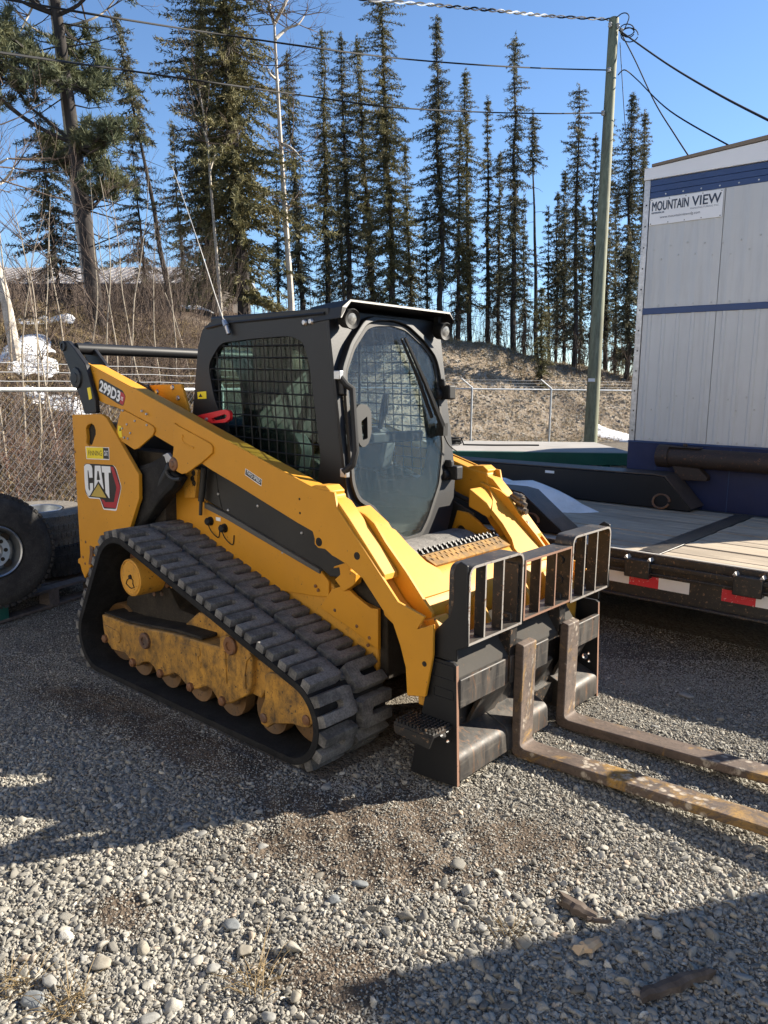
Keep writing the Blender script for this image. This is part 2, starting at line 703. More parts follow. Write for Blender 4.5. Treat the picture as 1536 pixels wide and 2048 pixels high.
M_deck = make_wood('weathered deck plank', (.27, .225, .17), (.47, .39, .295), (.14, .115, .09))
M_pallet = make_wood('grey pallet wood', (.075, .06, .055), (.16, .135, .12), (.04, .035, .03))
M_pole = make_wood('treated green pole wood', (.11, .12, .075), (.24, .25, .17), (.09, .075, .05), (9, 9, .7))
M_scrap_pale = make_wood('fresh split wood', (.46, .32, .19), (.60, .46, .29), (.35, .22, .12), (1, 14, 14))
M_scrap_dark = make_wood('rotten bark wood', (.045, .032, .024), (.13, .10, .078), (.02, .016, .012), (1, 10, 10))
M_bark = make_wood('dark conifer bark', (.022, .019, .018), (.055, .046, .042), (.014, .012, .011), (7, 7, 1.2), .9)
M_bark_pale = make_wood('pale aspen bark', (.32, .285, .235), (.46, .415, .35), (.14, .11, .085), (6, 6, 14), .8)
M_birch = make_wood('white birch bark', (.38, .335, .28), (.55, .50, .43), (.12, .085, .065), (3, 3, 9), .75)
M_twig = make_wood('bare grey brown twigs', (.075, .055, .044), (.16, .118, .092), (.045, .034, .028), (8, 8, 2), .9)
M_twig_red = make_wood('red willow twigs', (.13, .055, .042), (.21, .105, .078), (.08, .045, .034), (8, 8, 2), .9)
M_sapling = make_wood('cream sapling bark', (.27, .23, .175), (.40, .345, .27), (.14, .11, .085), (6, 6, 9), .85)


def make_foliage(name, a, b, c):
    k = NT(name)
    at = k.n.new('ShaderNodeAttribute')
    at.attribute_type = 'GEOMETRY'
    at.attribute_name = 'tint'
    oi = k.n.new('ShaderNodeObjectInfo')
    f = at.outputs['Fac']
    col = k.mix(f, a, b)
    col = k.mix(k.ramp(k.noise(.9, 4, .6), .5, .72, 0, .8), col, c)
    col = k.mix(k.ramp(oi.outputs['Random'], 0, 1, 0, .25), col, (.03, .034, .024))
    k.color(col)
    k.set(.7, 0, .25)
    tl = k.n.new('ShaderNodeBsdfTranslucent')
    k.link(col, tl.inputs['Color'])
    mx = k.n.new('ShaderNodeMixShader')
    mx.inputs[0].default_value = .22
    k.link(k.b.outputs[0], mx.inputs[1])
    k.link(tl.outputs[0], mx.inputs[2])
    k.link(mx.outputs[0], k.out.inputs['Surface'])
    return k.m


M_spruce = make_foliage('spruce needles', (.050, .053, .034), (.165, .16, .092), (.17, .135, .08))
M_spruce_olive = make_foliage('olive spruce needles', (.062, .062, .030), (.21, .19, .082), (.18, .14, .065))
M_pine = make_foliage('pine needles', (.048, .062, .040), (.155, .17, .085), (.20, .165, .07))
M_dry_grass = make_foliage('dry straw grass', (.25, .18, .09), (.40, .31, .17), (.18, .13, .065))


def make_ground():
    k = NT('gravel bed')
    big = k.noise(.55, 5, .6)
    mid = k.noise(7, 6, .65)
    vo = k.n.new('ShaderNodeTexVoronoi')
    vo.inputs['Scale'].default_value = 62
    k.link(k.tc.outputs['Object'], vo.inputs['Vector'])
    vo2 = k.n.new('ShaderNodeTexVoronoi')
    vo2.inputs['Scale'].default_value = 130
    k.link(k.tc.outputs['Object'], vo2.inputs['Vector'])
    sep = k.n.new('ShaderNodeSeparateColor')
    k.link(vo.outputs['Color'], sep.inputs[0])
    stone = k.mix(sep.outputs[0], (.10, .09, .076), (.27, .25, .212))
    dirt = k.mix(k.ramp(mid, .3, .7), (.062, .047, .035), (.135, .105, .078))
    c = k.mix(k.ramp(big, .40, .60, .35, .75), dirt, stone)
    at = k.n.new('ShaderNodeAttribute')
    at.attribute_name = 'soil'
    c = k.mix(at.outputs['Fac'], c, dirt)
    k.color(c)
    h = k.math('ADD', k.math('MULTIPLY', vo.outputs['Distance'], -1.0), k.math('MULTIPLY', vo2.outputs['Distance'], -.5))
    h = k.math('ADD', h, k.math('MULTIPLY', k.noise(35, 6, .7), .9))
    k.bump(h, .75, .016)
    return k.set(.95, 0, .15)


M_ground = make_ground()


def make_stone():
    k = NT('gravel stone')
    at = k.n.new('ShaderNodeAttribute')
    at.attribute_type = 'INSTANCER'
    at.attribute_name = 'tint'
    cr = k.n.new('ShaderNodeValToRGB')
    e = cr.color_ramp.elements
    e[0].position = 0.0; e[0].color = (.11, .105, .092, 1)
    e[1].position = 1.0; e[1].color = (.56, .535, .465, 1)
    for p, c in ((.25, (.19, .183, .162, 1)), (.5, (.29, .276, .238, 1)), (.68, (.40, .38, .33, 1)), (.80, (.24, .243, .23, 1)), (.90, (.44, .345, .255, 1))):
        q = e.new(p); q.color = c
    k.link(at.outputs['Fac'], cr.inputs['Fac'])
    n = k.noise(3.0, 6, .7)
    c = k.mix(k.ramp(n, .35, .65, 0, .5), cr.outputs['Color'], (.18, .16, .13))
    k.color(c)
    k.bump(k.noise(8, 5, .7), .25, .05)
    return k.set(.85, 0, .25)


M_stone = make_stone()


def make_rock(name, a, b):
    k = NT(name)
    n = k.noise(30, 7, .7)
    k.color(k.mix(k.ramp(n, .3, .7), a, b))
    k.bump(k.noise(55, 6, .7), .3, .006)
    return k.set(.85, 0, .25)


M_rock_grey = make_rock('grey stone', (.17, .167, .155), (.27, .265, .245))
M_rock_tan = make_rock('tan stone', (.19, .17, .135), (.29, .265, .215))
M_rock_blue = make_rock('blue grey stone', (.12, .128, .132), (.20, .21, .21))


def make_hill():
    k = NT('hill gravel and soil')
    at = k.n.new('ShaderNodeAttribute')
    at.attribute_name = 'litter'
    n = k.noise(2.2, 8, .7)
    f = k.noise(15, 6, .72)
    vo = k.voronoi(9.0, out='Color')
    sep = k.n.new('ShaderNodeSeparateColor')
    k.link(vo, sep.inputs[0])
    grav = k.mix(k.ramp(n, .3, .7), (.31, .245, .18), (.54, .44, .33))
    grav = k.mix(k.ramp(f, .52, .66, 0, .7), grav, (.10, .08, .06))
    grav = k.mix(k.ramp(sep.outputs[0], .80, .92, 0, .7), grav, (.50, .46, .40))
    soil = k.mix(k.ramp(f, .35, .65), (.045, .032, .024), (.12, .085, .062))
    k.color(k.mix(at.outputs['Fac'], grav, soil))
    k.bump(k.math('ADD', k.noise(6, 8, .75), k.noise(22, 4, .7)), .9, .12)
    return k.set(.95, 0, .1)


M_hill = make_hill()


def make_snow():
    k = NT('old snow')
    n = k.noise(3.5, 7, .65)
    k.color(k.mix(k.ramp(n, .45, .75, 0, .6), (.80, .815, .84), (.50, .48, .45)))
    k.bump(k.noise(5, 7, .65), .6, .06)
    k.b.inputs['Subsurface Weight'].default_value = 0.0
    return k.set(.7, 0, .3)


M_snow = make_snow()


def make_trailer_skin():
    k = NT('pale trailer siding')
    n = k.noise(1.5, 6, .6)
    st = k.noise(2.0, 6, .7, k.coords((7, 7, .5)))
    c = k.mix(k.ramp(n, .3, .7), (.47, .49, .50), (.53, .55, .56))
    c = k.mix(k.ramp(st, .50, .72, 0, .45), c, (.36, .365, .36))
    k.color(c)
    return k.set(.45)


M_siding = make_trailer_skin()


def make_checker():
    k = NT('checker plate')
    v = k.coords((1, 1, 1))
    ck = k.n.new('ShaderNodeTexChecker')
    ck.inputs['Scale'].default_value = 42
    k.link(v, ck.inputs['Vector'])
    n = k.noise(25, 5, .6)
    k.color(k.mix(k.ramp(n, .3, .7), (.34, .35, .36), (.56, .57, .58)))
    k.bump(ck.outputs['Fac'], .5, .006)
    return k.set(.42, .6)


M_checker = make_checker()


def make_checker_dark():
    k = NT('brown checker plate')
    ck = k.n.new('ShaderNodeTexChecker')
    ck.inputs['Scale'].default_value = 48
    k.link(k.tc.outputs['Object'], ck.inputs['Vector'])
    n = k.noise(7, 7, .7)
    k.color(k.mix(k.ramp(n, .3, .7), (.035, .028, .025), (.085, .062, .05)))
    k.bump(ck.outputs['Fac'], .45, .006)
    return k.set(.5, .1)


M_checker_dark = make_checker_dark()


def make_roof_metal():
    k = NT('grey metal roofing')
    k.color(k.mix(k.ramp(k.noise(.8, 5), .3, .7), (.20, .195, .20), (.28, .27, .275)))
    return k.set(.5, .2)


M_roofing = make_roof_metal()
M_darkwall = paint('dark brown wall', (.045, .036, .030), .8, dust=.2, mott=.3)
M_seat = paint('grey seat vinyl', (.02, .021, .023), .6, dust=.35)
M_headliner = paint('cab interior grey', (.05, .055, .06), .7, dust=.25)
M_khaki = paint('dusty seat cloth', (.20, .17, .12), .85, dust=.3)
M_cable = paint('black cable sheath', (.006, .006, .0065), .8, dust=0)
M_cable_alu = make_metal('aluminium cable strand', (.72, .73, .75), .3)
M_roof_edge = paint('brown roof edge', (.20, .16, .12), .7, dust=.2)

# ================================================================== SETTING: ground, hill, snow
def fence_line():
    """Bottom line of the chain-link fence on the ground (x, y)."""
    return [yard(3.4, -6.6), yard(7.4, -3.9), yard(10.5, -2.2), yard(21.8, -1.3), yard(22.6, 2.5), yard(23.6, 5.0), yard(26.0, 12.0), yard(30, 24)]


FL = fence_line()


def fence_d(s):
    return np.interp(s, [-60, -6.6, -3.9, -2.2, -1.3, 2.5, 5.0, 12.0, 24.0, 80], [1.0, 3.4, 7.4, 10.5, 21.8, 22.6, 23.6, 26.0, 30.0, 40.0])


def hill_h(d, s):
    """Height of the bank behind the fence; d, s are metres ahead of / right of the photographer (numpy arrays)."""
    d = np.asarray(d, float); s = np.asarray(s, float)
    dist = (d - fence_d(s)) * np.interp(s, [-2.6, -1.0], [.55, 1.0])
    t = np.clip(dist / np.interp(s, [-3, 0], [10.0, 6.8]), 0, 1)
    t = t * t * (3 - 2 * t)
    top = np.interp(s, [-30, -14, -6, 0, 4, 9, 14, 40], [4.2, 3.8, 3.6, 3.7, 3.2, 2.3, 1.6, 1.4])
    h = t * top + np.clip((dist - 11) / 60, 0, 1) * 1.5
    n = (fbm(d * .45, s * .45, 4, 3) - .5) * np.interp(s, [-3, 1], [.7, .28]) + (fbm(d * 1.7, s * 1.7, 3, 9) - .5) * .25
    return h + n * np.clip(dist / 3.0, 0, 1) - .03 + np.clip(-dist, 0, 1) * -.4


def grid_mesh(name, xs, ys, fz, mat_, attrs=None, frame=None):
    X, Y = np.meshgrid(xs, ys)
    Z = fz(X, Y)
    if frame == 'yard':
        px = CAM_POS.x + F_DIR.x * X + S_DIR.x * Y
        py = CAM_POS.y + F_DIR.y * X + S_DIR.y * Y
    else:
        px, py = X, Y
    n, m = X.shape
    V = np.stack([px, py, Z], -1).reshape(-1, 3)
    idx = np.arange(n * m).reshape(n, m)
    Q = np.stack([idx[:-1, :-1], idx[:-1, 1:], idx[1:, 1:], idx[1:, :-1]], -1).reshape(-1, 4)
    if frame == 'yard':
        Q = Q[:, ::-1]
    me = bpy.data.meshes.new(name)
    me.vertices.add(len(V)); me.vertices.foreach_set('co', V.ravel().astype('f'))
    me.loops.add(Q.size); me.loops.foreach_set('vertex_index', Q.ravel())
    me.polygons.add(len(Q)); me.polygons.foreach_set('loop_start', np.arange(0, Q.size, 4)); me.polygons.foreach_set('loop_total', np.full(len(Q), 4))
    me.polygons.foreach_set('use_smooth', np.ones(len(Q), bool))
    me.update(calc_edges=True)
    me.validate()
    for k, f in (attrs or {}).items():
        a = me.attributes.new(k, 'FLOAT', 'POINT')
        a.data.foreach_set('value', np.clip(f(X, Y), 0, 1).ravel().astype('f'))
    me.materials.append(mat_)
    o = bpy.data.objects.new(name, me)
    link(o)
    return o


def soil_mask(x, y):
    """Bare brown soil where the loader has turned, and under the flatbed."""
    m = 0.0
    for cx, cy, rx, ry, a in ((2.62, -1.15, .75, .34, .75), (2.2, -1.10, .6, .30, .2), (2.45, -.95, .5, .3, .4), (1.2, -1.15, 1.3, .22, .1), (2.9, -1.75, .22, .16, .3), (2.2, -2.0, .14, .10, .2)):
        c, s = math.cos(a), math.sin(a)
        u = ((x - cx) * c + (y - cy) * s) / rx; v = (-(x - cx) * s + (y - cy) * c) / ry
        m = np.maximum(m, np.exp(-(u * u + v * v) * 1.1))
    n = fbm(x * 3.1, y * 3.1, 4, 21)
    m = m * (.5 + 1.5 * n) + np.clip((fbm(x * 1.3 + 7, y * 1.3, 4, 33) - .62) * 4.0, 0, .35)
    return np.clip(m, 0, 1)


def ground_h(x, y):
    h = (fbm(x * .7, y * .7, 3, 5) - .5) * .035 + (fbm(x * 4, y * 4, 3, 6) - .5) * .020
    # loosened ridge and cleat marks in front of the near track
    u = ((x - 2.55) * .6 + (y + 1.05) * .8); v = (-(x - 2.55) * .8 + (y + 1.05) * .6)
    h = h + .028 * np.exp(-((x - 2.45) / .4) ** 2 - ((y + 1.15) / .28) ** 2) * (np.sin(u * 42) * .35 + .4)
    h = h + soil_mask(x, y) * ((fbm(x * 9, y * 9, 3, 61) - .5) * .05)
    flat = np.exp(-(np.maximum(np.abs(x - .95) - 1.15, 0) / .12) ** 2 - (np.maximum(np.abs(y) - 1.0, 0) / .06) ** 2)
    h = h * (1 - flat) - .004 * flat
    return h


def spaced(lo, hi, fine_lo, fine_hi, step, grow_=1.16):
    a = list(np.arange(fine_lo, fine_hi, step))
    s = step; x = fine_hi
    while x < hi:
        a.append(x); s *= grow_; x += s
    a.append(hi)
    s = step; x = fine_lo - step
    pre = []
    while x > lo:
        pre.append(x); s *= grow_; x -= s
    pre.append(lo)
    return np.array(pre[::-1] + a)


gx = spaced(-400, 400, -1.6, 4.6, .035)
gy = spaced(-400, 400, -3.0, 2.4, .035)
ground = grid_mesh('ground', gx, gy, lambda x, y: ground_h(x, y) * np.clip(1 - np.hypot(x - 1.5, y) / 40, 0, 1), M_ground, {'soil': soil_mask})
ground['kind'] = 'structure'

hx_ = np.concatenate([np.arange(4.0, 46, .38), np.geomspace(46.5, 400, 26)])
hy_ = np.concatenate([-np.geomspace(200, 26.5, 14), np.arange(-26, 26, .38), np.geomspace(26.5, 200, 14)])
hill = grid_mesh('hillside', hx_, hy_, hill_h, M_hill, {'litter': lambda d, s: np.clip((fbm(d * .5, s * .5, 4, 44) - np.where(s < -1, .42, .60)) * 3 + np.where(s < -1.0, 1.0, .0) + np.clip((d - 33) / 4, 0, .8), 0, 1)}, 'yard')
hill['kind'] = 'structure'


def snow_patch(cd, cs, rd, rs, seed, rot=0.0, thick=.10, surf=None, name='snow_patch', label=None):
    """Lying snow with a ragged melted rim, following the ground below it."""
    n = 40; m = 9
    rng = random.Random(seed)
    ph = [rng.uniform(0, 6.28) for _ in range(5)]
    V = []; F = []
    for j in range(m + 1):
        t = j / m
        for i in range(n):
            a = 2 * math.pi * i / n
            k = 1 + .22 * math.sin(2 * a + ph[0]) + .14 * math.sin(3 * a + ph[1]) + .10 * math.sin(5 * a + ph[2]) + .07 * math.sin(9 * a + ph[3])
            u = rd * t * k * math.cos(a); w = rs * t * k * math.sin(a)
            d = cd + u * math.cos(rot) - w * math.sin(rot); s = cs + u * math.sin(rot) + w * math.cos(rot)
            z = float(surf(d, s)) if surf else float(hill_h(d, s))
            z += thick * (1 - t ** 2.4) * (.8 + .5 * float(vnoise(d * 2, s * 2, seed))) - (.03 if j == m else 0)
            p = yard(d, s, z)
            V.append(p)
    for j in range(m):
        for i in range(n):
            i2 = (i + 1) % n
            F.append((j * n + i, j * n + i2, (j + 1) * n + i2, (j + 1) * n + i))
    b = MB(); b.add(V, F)
    o = b.build(name, M_snow, None, sharp=60)
    o['kind'] = 'structure'
    return o


for i, (cd, cs, rd, rs, th) in enumerate(((14.2, -6.4, .75, .55, .05), (16.4, -7.2, .5, .9, .05), (12.9, -5.5, .35, .5, .04), (24.5, -7.4, .7, .7, .10), (22.5, -5.4, .5, .4, .08), (9.3, -3.45, .7, .16, .06), (12.6, -4.9, .35, .25, .08))):
    snow_patch(cd, cs, rd, rs, 50 + i, .3 * i, th)
for i, (cd, cs, rd, rs) in enumerate(((25.6, 7.6, .5, 1.1), (24.8, 7.9, .35, .6))):
    snow_patch(cd, cs, rd, rs, 80 + i, .2, .09)

# ---- loose gravel: one mass of stones
M_PTS = 0


def gravel():
    rng = np.random.default_rng(11)
    P = []; S = []

    def scatter(n, dlo, dhi, rlo, rhi, keep=None, power=1.0):
        d = np.sqrt(rng.uniform(dlo ** 2, dhi ** 2, n))
        a = rng.uniform(-.60, .60, n)
        s = np.tan(a) * d
        x = CAM_POS.x + F_DIR.x * d + S_DIR.x * s
        y = CAM_POS.y + F_DIR.y * d + S_DIR.y * s
        r = rlo + (rhi - rlo) * rng.random(n) ** power
        so = soil_mask(x, y)
        big = fbm(x * .9 + 3, y * .9, 3, 71)
        ok = rng.random(n) > so * (.55 + .6 * np.clip((r - .003) / .005, 0, 1)) - .04
        # coarser stones towards the photographer, finer gravel further in
        near = np.clip((4.2 - d) / 1.6, 0, 1) * np.clip(.2 + 1.6 * big, 0, 1)
        r = r * (.60 + .55 * near)
        ok &= ~((np.abs(x - .95) < 1.12) & (np.abs(y) < .98))
        ok &= y < 2.2 - 0.0 * x
        P.append(np.stack([x, y], -1)[ok]); S.append(r[ok])

    scatter(190000, 1.55, 4.4, .0022, .0052, power=1.2)
    scatter(105000, 1.55, 4.7, .005, .0105, power=2.0)
    scatter(7600, 1.55, 4.4, .010, .019, power=2.0)
    scatter(380, 1.55, 4.0, .016, .026, power=2.4)
    scatter(130000, 4.2, 7.0, .0040, .0090, power=1.8)
    scatter(2600, 4.2, 7.0, .010, .019, power=2.0)
    scatter(60000, 7.0, 14.0, .007, .013, power=1.5)
    xy = np.concatenate(P); r = np.concatenate(S)
    z = ground_h(xy[:, 0], xy[:, 1]) * np.clip(1 - np.hypot(xy[:, 0] - 1.5, xy[:, 1]) / 40, 0, 1) + r * .22
    # stones and clods on the bank behind the fence
    m = 26000
    hs = rng.uniform(-1.0, 11.0, m); hd = 21.5 + (hs + 3.3) * .26 + rng.uniform(.2, 8.5, m)
    hr = .012 + .040 * rng.random(m) ** 3
    hz = hill_h(hd, hs)
    ok = hz > -.02
    hs, hd, hr, hz = hs[ok], hd[ok], hr[ok], hz[ok]
    xy = np.concatenate([xy, np.stack([CAM_POS.x + F_DIR.x * hd + S_DIR.x * hs, CAM_POS.y + F_DIR.y * hd + S_DIR.y * hs], -1)])
    r = np.concatenate([r, hr]); z = np.concatenate([z, hz + hr * .2])
    n = len(r)
    me = bpy.data.meshes.new('gravel')
    me.vertices.add(n)
    me.vertices.foreach_set('co', np.stack([xy[:, 0], xy[:, 1], z], -1).ravel().astype('f'))

    def attr(nm, ty, arr, key):
        a = me.attributes.new(nm, ty, 'POINT')
        a.data.foreach_set(key, arr.ravel())
    sc = r[:, None] * rng.uniform((.85, .75, .50), (1.45, 1.1, .85), (n, 3))
    attr('scl', 'FLOAT_VECTOR', sc.astype('f'), 'vector')
    rot = np.stack([rng.normal(0, .35, n), rng.normal(0, .35, n), rng.uniform(0, 6.28, n)], -1)
    attr('rot', 'FLOAT_VECTOR', rot.astype('f'), 'vector')
    tint = np.clip(rng.normal(.46, .22, n) + (fbm(xy[:, 0], xy[:, 1], 2, 91) - .5) * .3, 0, 1)
    attr('tint', 'FLOAT', tint.astype('f'), 'value')
    attr('pick', 'INT', rng.integers(0, 6, n).astype('i'), 'value')
    me.materials.append(M_stone)
    ob = bpy.data.objects.new('gravel', me)
    link(ob)
    ob['kind'] = 'stuff'
    ng = bpy.data.node_groups.new('gravel_stones', 'GeometryNodeTree')
    ng.interface.new_socket('Geometry', in_out='INPUT', socket_type='NodeSocketGeometry')
    ng.interface.new_socket('Geometry', in_out='OUTPUT', socket_type='NodeSocketGeometry')
    N = ng.nodes; L = ng.links
    gi = N.new('NodeGroupInput'); go = N.new('NodeGroupOutput')
    inst = N.new('GeometryNodeInstanceOnPoints')
    L.new(gi.outputs[0], inst.inputs['Points'])

    def named(nm, ty):
        a = N.new('GeometryNodeInputNamedAttribute'); a.data_type = ty; a.inputs['Name'].default_value = nm
        return a.outputs['Attribute']
    gti = N.new('GeometryNodeGeometryToInstance')
    for v in range(6):
        ico = N.new('GeometryNodeMeshIcoSphere')
        ico.inputs['Radius'].default_value = 1.0
        ico.inputs['Subdivisions'].default_value = 2
        pos = N.new('GeometryNodeInputPosition')
        add = N.new('ShaderNodeVectorMath'); add.operation = 'ADD'
        L.new(pos.outputs[0], add.inputs[0]); add.inputs[1].default_value = (v * 7.3, v * 3.1, v * 5.7)
        no = N.new('ShaderNodeTexNoise'); no.inputs['Scale'].default_value = .85; no.inputs['Detail'].default_value = 1.5
        L.new(add.outputs[0], no.inputs['Vector'])
        sub = N.new('ShaderNodeVectorMath'); sub.operation = 'SUBTRACT'; sub.inputs[1].default_value = (.5, .5, .5)
        L.new(no.outputs['Color'], sub.inputs[0])
        mul = N.new('ShaderNodeVectorMath'); mul.operation = 'SCALE'; mul.inputs['Scale'].default_value = 1.5
        L.new(sub.outputs[0], mul.inputs[0])
        sp = N.new('GeometryNodeSetPosition')
        L.new(ico.outputs['Mesh'], sp.inputs['Geometry']); L.new(mul.outputs[0], sp.inputs['Offset'])
        # two cut facets make the stone sub-angular
        last = sp
        for q in range(5):
            p2 = N.new('GeometryNodeInputPosition')
            rg = random.Random(v * 10 + q)
            nv = Vector((rg.uniform(-1, 1), rg.uniform(-1, 1), rg.uniform(-.7, 1))).normalized()
            dot = N.new('ShaderNodeVectorMath'); dot.operation = 'DOT_PRODUCT'; dot.inputs[1].default_value = nv
            L.new(p2.outputs[0], dot.inputs[0])
            ex = N.new('ShaderNodeMath'); ex.operation = 'SUBTRACT'; L.new(dot.outputs['Value'], ex.inputs[0]); ex.inputs[1].default_value = .44
            mx = N.new('ShaderNodeMath'); mx.operation = 'MAXIMUM'; L.new(ex.outputs[0], mx.inputs[0]); mx.inputs[1].default_value = 0
            ng_ = N.new('ShaderNodeMath'); ng_.operation = 'MULTIPLY'; L.new(mx.outputs[0], ng_.inputs[0]); ng_.inputs[1].default_value = -.9
            of = N.new('ShaderNodeVectorMath'); of.operation = 'SCALE'; of.inputs[0].default_value = nv
            L.new(ng_.outputs[0], of.inputs['Scale'])
            s2 = N.new('GeometryNodeSetPosition')
            L.new(last.outputs[0], s2.inputs['Geometry']); L.new(of.outputs[0], s2.inputs['Offset'])
            last = s2
        ss = N.new('GeometryNodeSetShadeSmooth')
        L.new(last.outputs[0], ss.inputs[0])
        ss.inputs['Shade Smooth'].default_value = True
        sm = N.new('GeometryNodeSetMaterial'); sm.inputs['Material'].default_value = M_stone
        L.new(ss.outputs[0], sm.inputs[0])
        L.new(sm.outputs[0], gti.inputs[0])
    L.new(gti.outputs[0], inst.inputs['Instance'])
    inst.inputs['Pick Instance'].default_value = True
    L.new(named('pick', 'INT'), inst.inputs['Instance Index'])
    e2r = N.new('FunctionNodeEulerToRotation')
    L.new(named('rot', 'FLOAT_VECTOR'), e2r.inputs[0])
    L.new(e2r.outputs[0], inst.inputs['Rotation'])
    L.new(named('scl', 'FLOAT_VECTOR'), inst.inputs['Scale'])
    L.new(inst.outputs[0], go.inputs[0])
    md = ob.modifiers.new('stones', 'NODES')
    md.node_group = ng
    return ob


GRAVEL = gravel()

# ================================================================== FLATBED TRAILER
FB = thing('flatbed_trailer', 'black flatbed trailer with weathered plank deck and red and white tape beside the loader', 'flatbed trailer', (2.0, 2.8, 0))
DZ = .62
rng = random.Random(3)
y0 = 1.80
planks = []
i = 0
while y0 < 3.86:
    w = .142
    for (x0, x1) in ((-2.6, 2.27), (2.43, 4.95)):
        b = MB()
        dz = rng.uniform(-.004, .004)
        b.box(x0, x1, y0 + .004, y0 + w - .004, DZ - .05 + dz, DZ + dz)
        b.build('plank', M_deck, FB, .004, 1)
    y0 += w
b = MB()
b.prism([(2.275, DZ - .06), (2.275, DZ + .004), (2.33, DZ + .012), (2.37, DZ + .012), (2.425, DZ + .004), (2.425, DZ - .06)], 'y', 1.80, 3.9)
b.build('cross_strip', M_black_worn, FB, .003)
b = MB()
b.box(-2.6, 4.95, 1.735, 1.795, .315, DZ + .006)
b.box(-2.6, 4.95, 1.70, 1.735, .318, .335)
sb = b.build('side_beam', M_black_worn, FB, .006)
b = MB()
b.box(-2.6, 4.95, 1.690, 1.705, .545, .575)
b.box(-2.6, 4.95, 1.690, 1.705, .500, .512)
b.build('rub_rail', M_black_worn, FB, .004)
M_rail_edge = M_edge_pale = paint('pale worn rail edge', (.40, .39, .37), .4, dust=.3)
b = MB()
b.box(-2.6, 4.95, 1.736, 1.762, DZ + .008, DZ + .014)
b.build('deck_edge_strip', M_rail_edge, FB)
b = MB()
b.box(-2.6, 4.95, 3.88, 3.95, .40, DZ + .006)
b.build('side_beam', M_black_worn, FB, .006)
for x in (-.7, .55, 1.30, 2.33, 3.02, 4.2):
    b = MB()
    b.box(x - .085, x + .085, 1.672, 1.735, .47, .592)
    pk = b.build('stake_pocket', M_black_worn, FB, .006)
    for sx in (-.078, .078):
        b = MB()
        b.prism([(x + sx - .014, .592), (x + sx + .014, .592), (x + sx, .612)], 'y', 1.672, 1.735)
        b.build('pocket_lip', M_rail_edge, pk)


def tape(x0, x1, cols):
    n = len(cols)
    for k, c in enumerate(cols):
        a = x0 + (x1 - x0) * k / n; d = x0 + (x1 - x0) * (k + 1) / n
        b = MB()
        b.box(a, d, 1.7325, 1.7352, .405, .480)
        b.build('reflective_tape', M_red_tape if c == 'r' else M_white_tape, sb)


tape(2.06, 2.66, 'wrw')
tape(2.86, 3.46, 'rwr')
tape(3.7, 4.3, 'wrw')
tape(.9, 1.5, 'wrw')
# cross members and wheels below the deck
for x in (-2.2, -1.2, -.2, .8, 1.8, 2.8, 3.8, 4.8):
    b = MB()
    b.box(x - .04, x + .04, 1.795, 3.88, .44, .565)
    b.build('cross_beam', M_black_worn, FB)
for y in (2.35, 3.3):
    b = MB()
    b.box(-2.6, 4.95, y - .06, y + .06, .20, .44)
    b.build('frame_rail', M_black_worn, FB)
for x in (-1.9, -.9):
    for y in (2.0, 3.65):
        b = MB()
        b.lathe([(.14, -.11), (.30, -.11), (.335, -.07), (.345, 0), (.335, .07), (.30, .11), (.14, .11)], (x, y, .335), (0, 1, 0), 28)
        w = b.build('wheel', M_tyre, FB)
        b = MB()
        b.lathe([(0, -.06), (.12, -.06), (.145, -.10), (.15, .10), (0, .08)], (x, y, .335), (0, 1, 0), 22)
        b.build('rim', M_rim, w)
# the two folded loading ramps: box beams with a sloping checker plate nose
for (ya, yb_, P, nm) in ((3.70, 4.02, [(-1.5, DZ + .01), (-1.5, .90), (1.62, .925), (1.70, .915), (1.95, .665), (1.95, DZ + .01)], 'far'), (1.92, 2.16, [(-1.5, DZ + .01), (-1.5, .90), (1.20, .915), (1.29, .90), (1.64, .665), (1.64, DZ + .01)], 'near')):
    b = MB()
    b.prism(P, 'y', ya, yb_)
    rp_ = b.build('loading_ramp', M_black, FB, .008)
    b = MB()
    x0, z0 = P[2]; x1, z1 = P[3]; x2, z2 = P[4]
    b.add([], [])
    top = [(-1.5, P[1][1] + .004), (x0, z0 + .005), (x1 + .003, z1 + .006), (x2 + .005, z2), (x2 + .011, z2 - .01), (x1 + .01, z1 + .015), (x0, z0 + .014), (-1.5, P[1][1] + .013)]
    b.prism(top, 'y', ya - .004, yb_ + .004)
    b.build('tread_plate', M_checker_dark, rp_)
    b = MB()
    cx, cz = x2 - .26, .70
    b.tube([(cx + .075 * math.cos(a * .3), ya - .012 + .02 * math.sin(a * .3), cz + .062 * math.sin(a * .3)) for a in range(0, 21)], .011, 8)
    b.build('lashing_ring', M_rust, rp_)
    b = MB()
    b.box(.50, .60, ya - .002, ya, .86, .885)
    b.build('data_plate', M_dec_white, rp_)

# heap of snow on the deck between the ramps
b = MB()
n = 30
rings = []
for j in range(7):
    t = j / 6
    for i in range(n):
        a = 2 * math.pi * i / n
        k = 1 + .15 * math.sin(3 * a + 1) + .10 * math.sin(5 * a + .4) + .07 * math.sin(8 * a)
        x = .42 + .72 * t * k * math.cos(a); y = 3.0 + .62 * t * k * math.sin(a)
        rings.append((x, y, DZ + .006 + .20 * (1 - t ** 2.2) * (.7 + .6 * float(vnoise(x * 4, y * 4, 5))) - (.006 if j == 6 else 0)))
fs = []
for j in range(6):
    for i in range(n):
        fs.append((j * n + i, j * n + (i + 1) % n, (j + 1) * n + (i + 1) % n, (j + 1) * n + i))
b.add(rings, fs)
tag(b.build('snow_heap', M_snow, None, sharp=60), 'heap of old snow left on the trailer deck between the black ramps', 'snow heap')

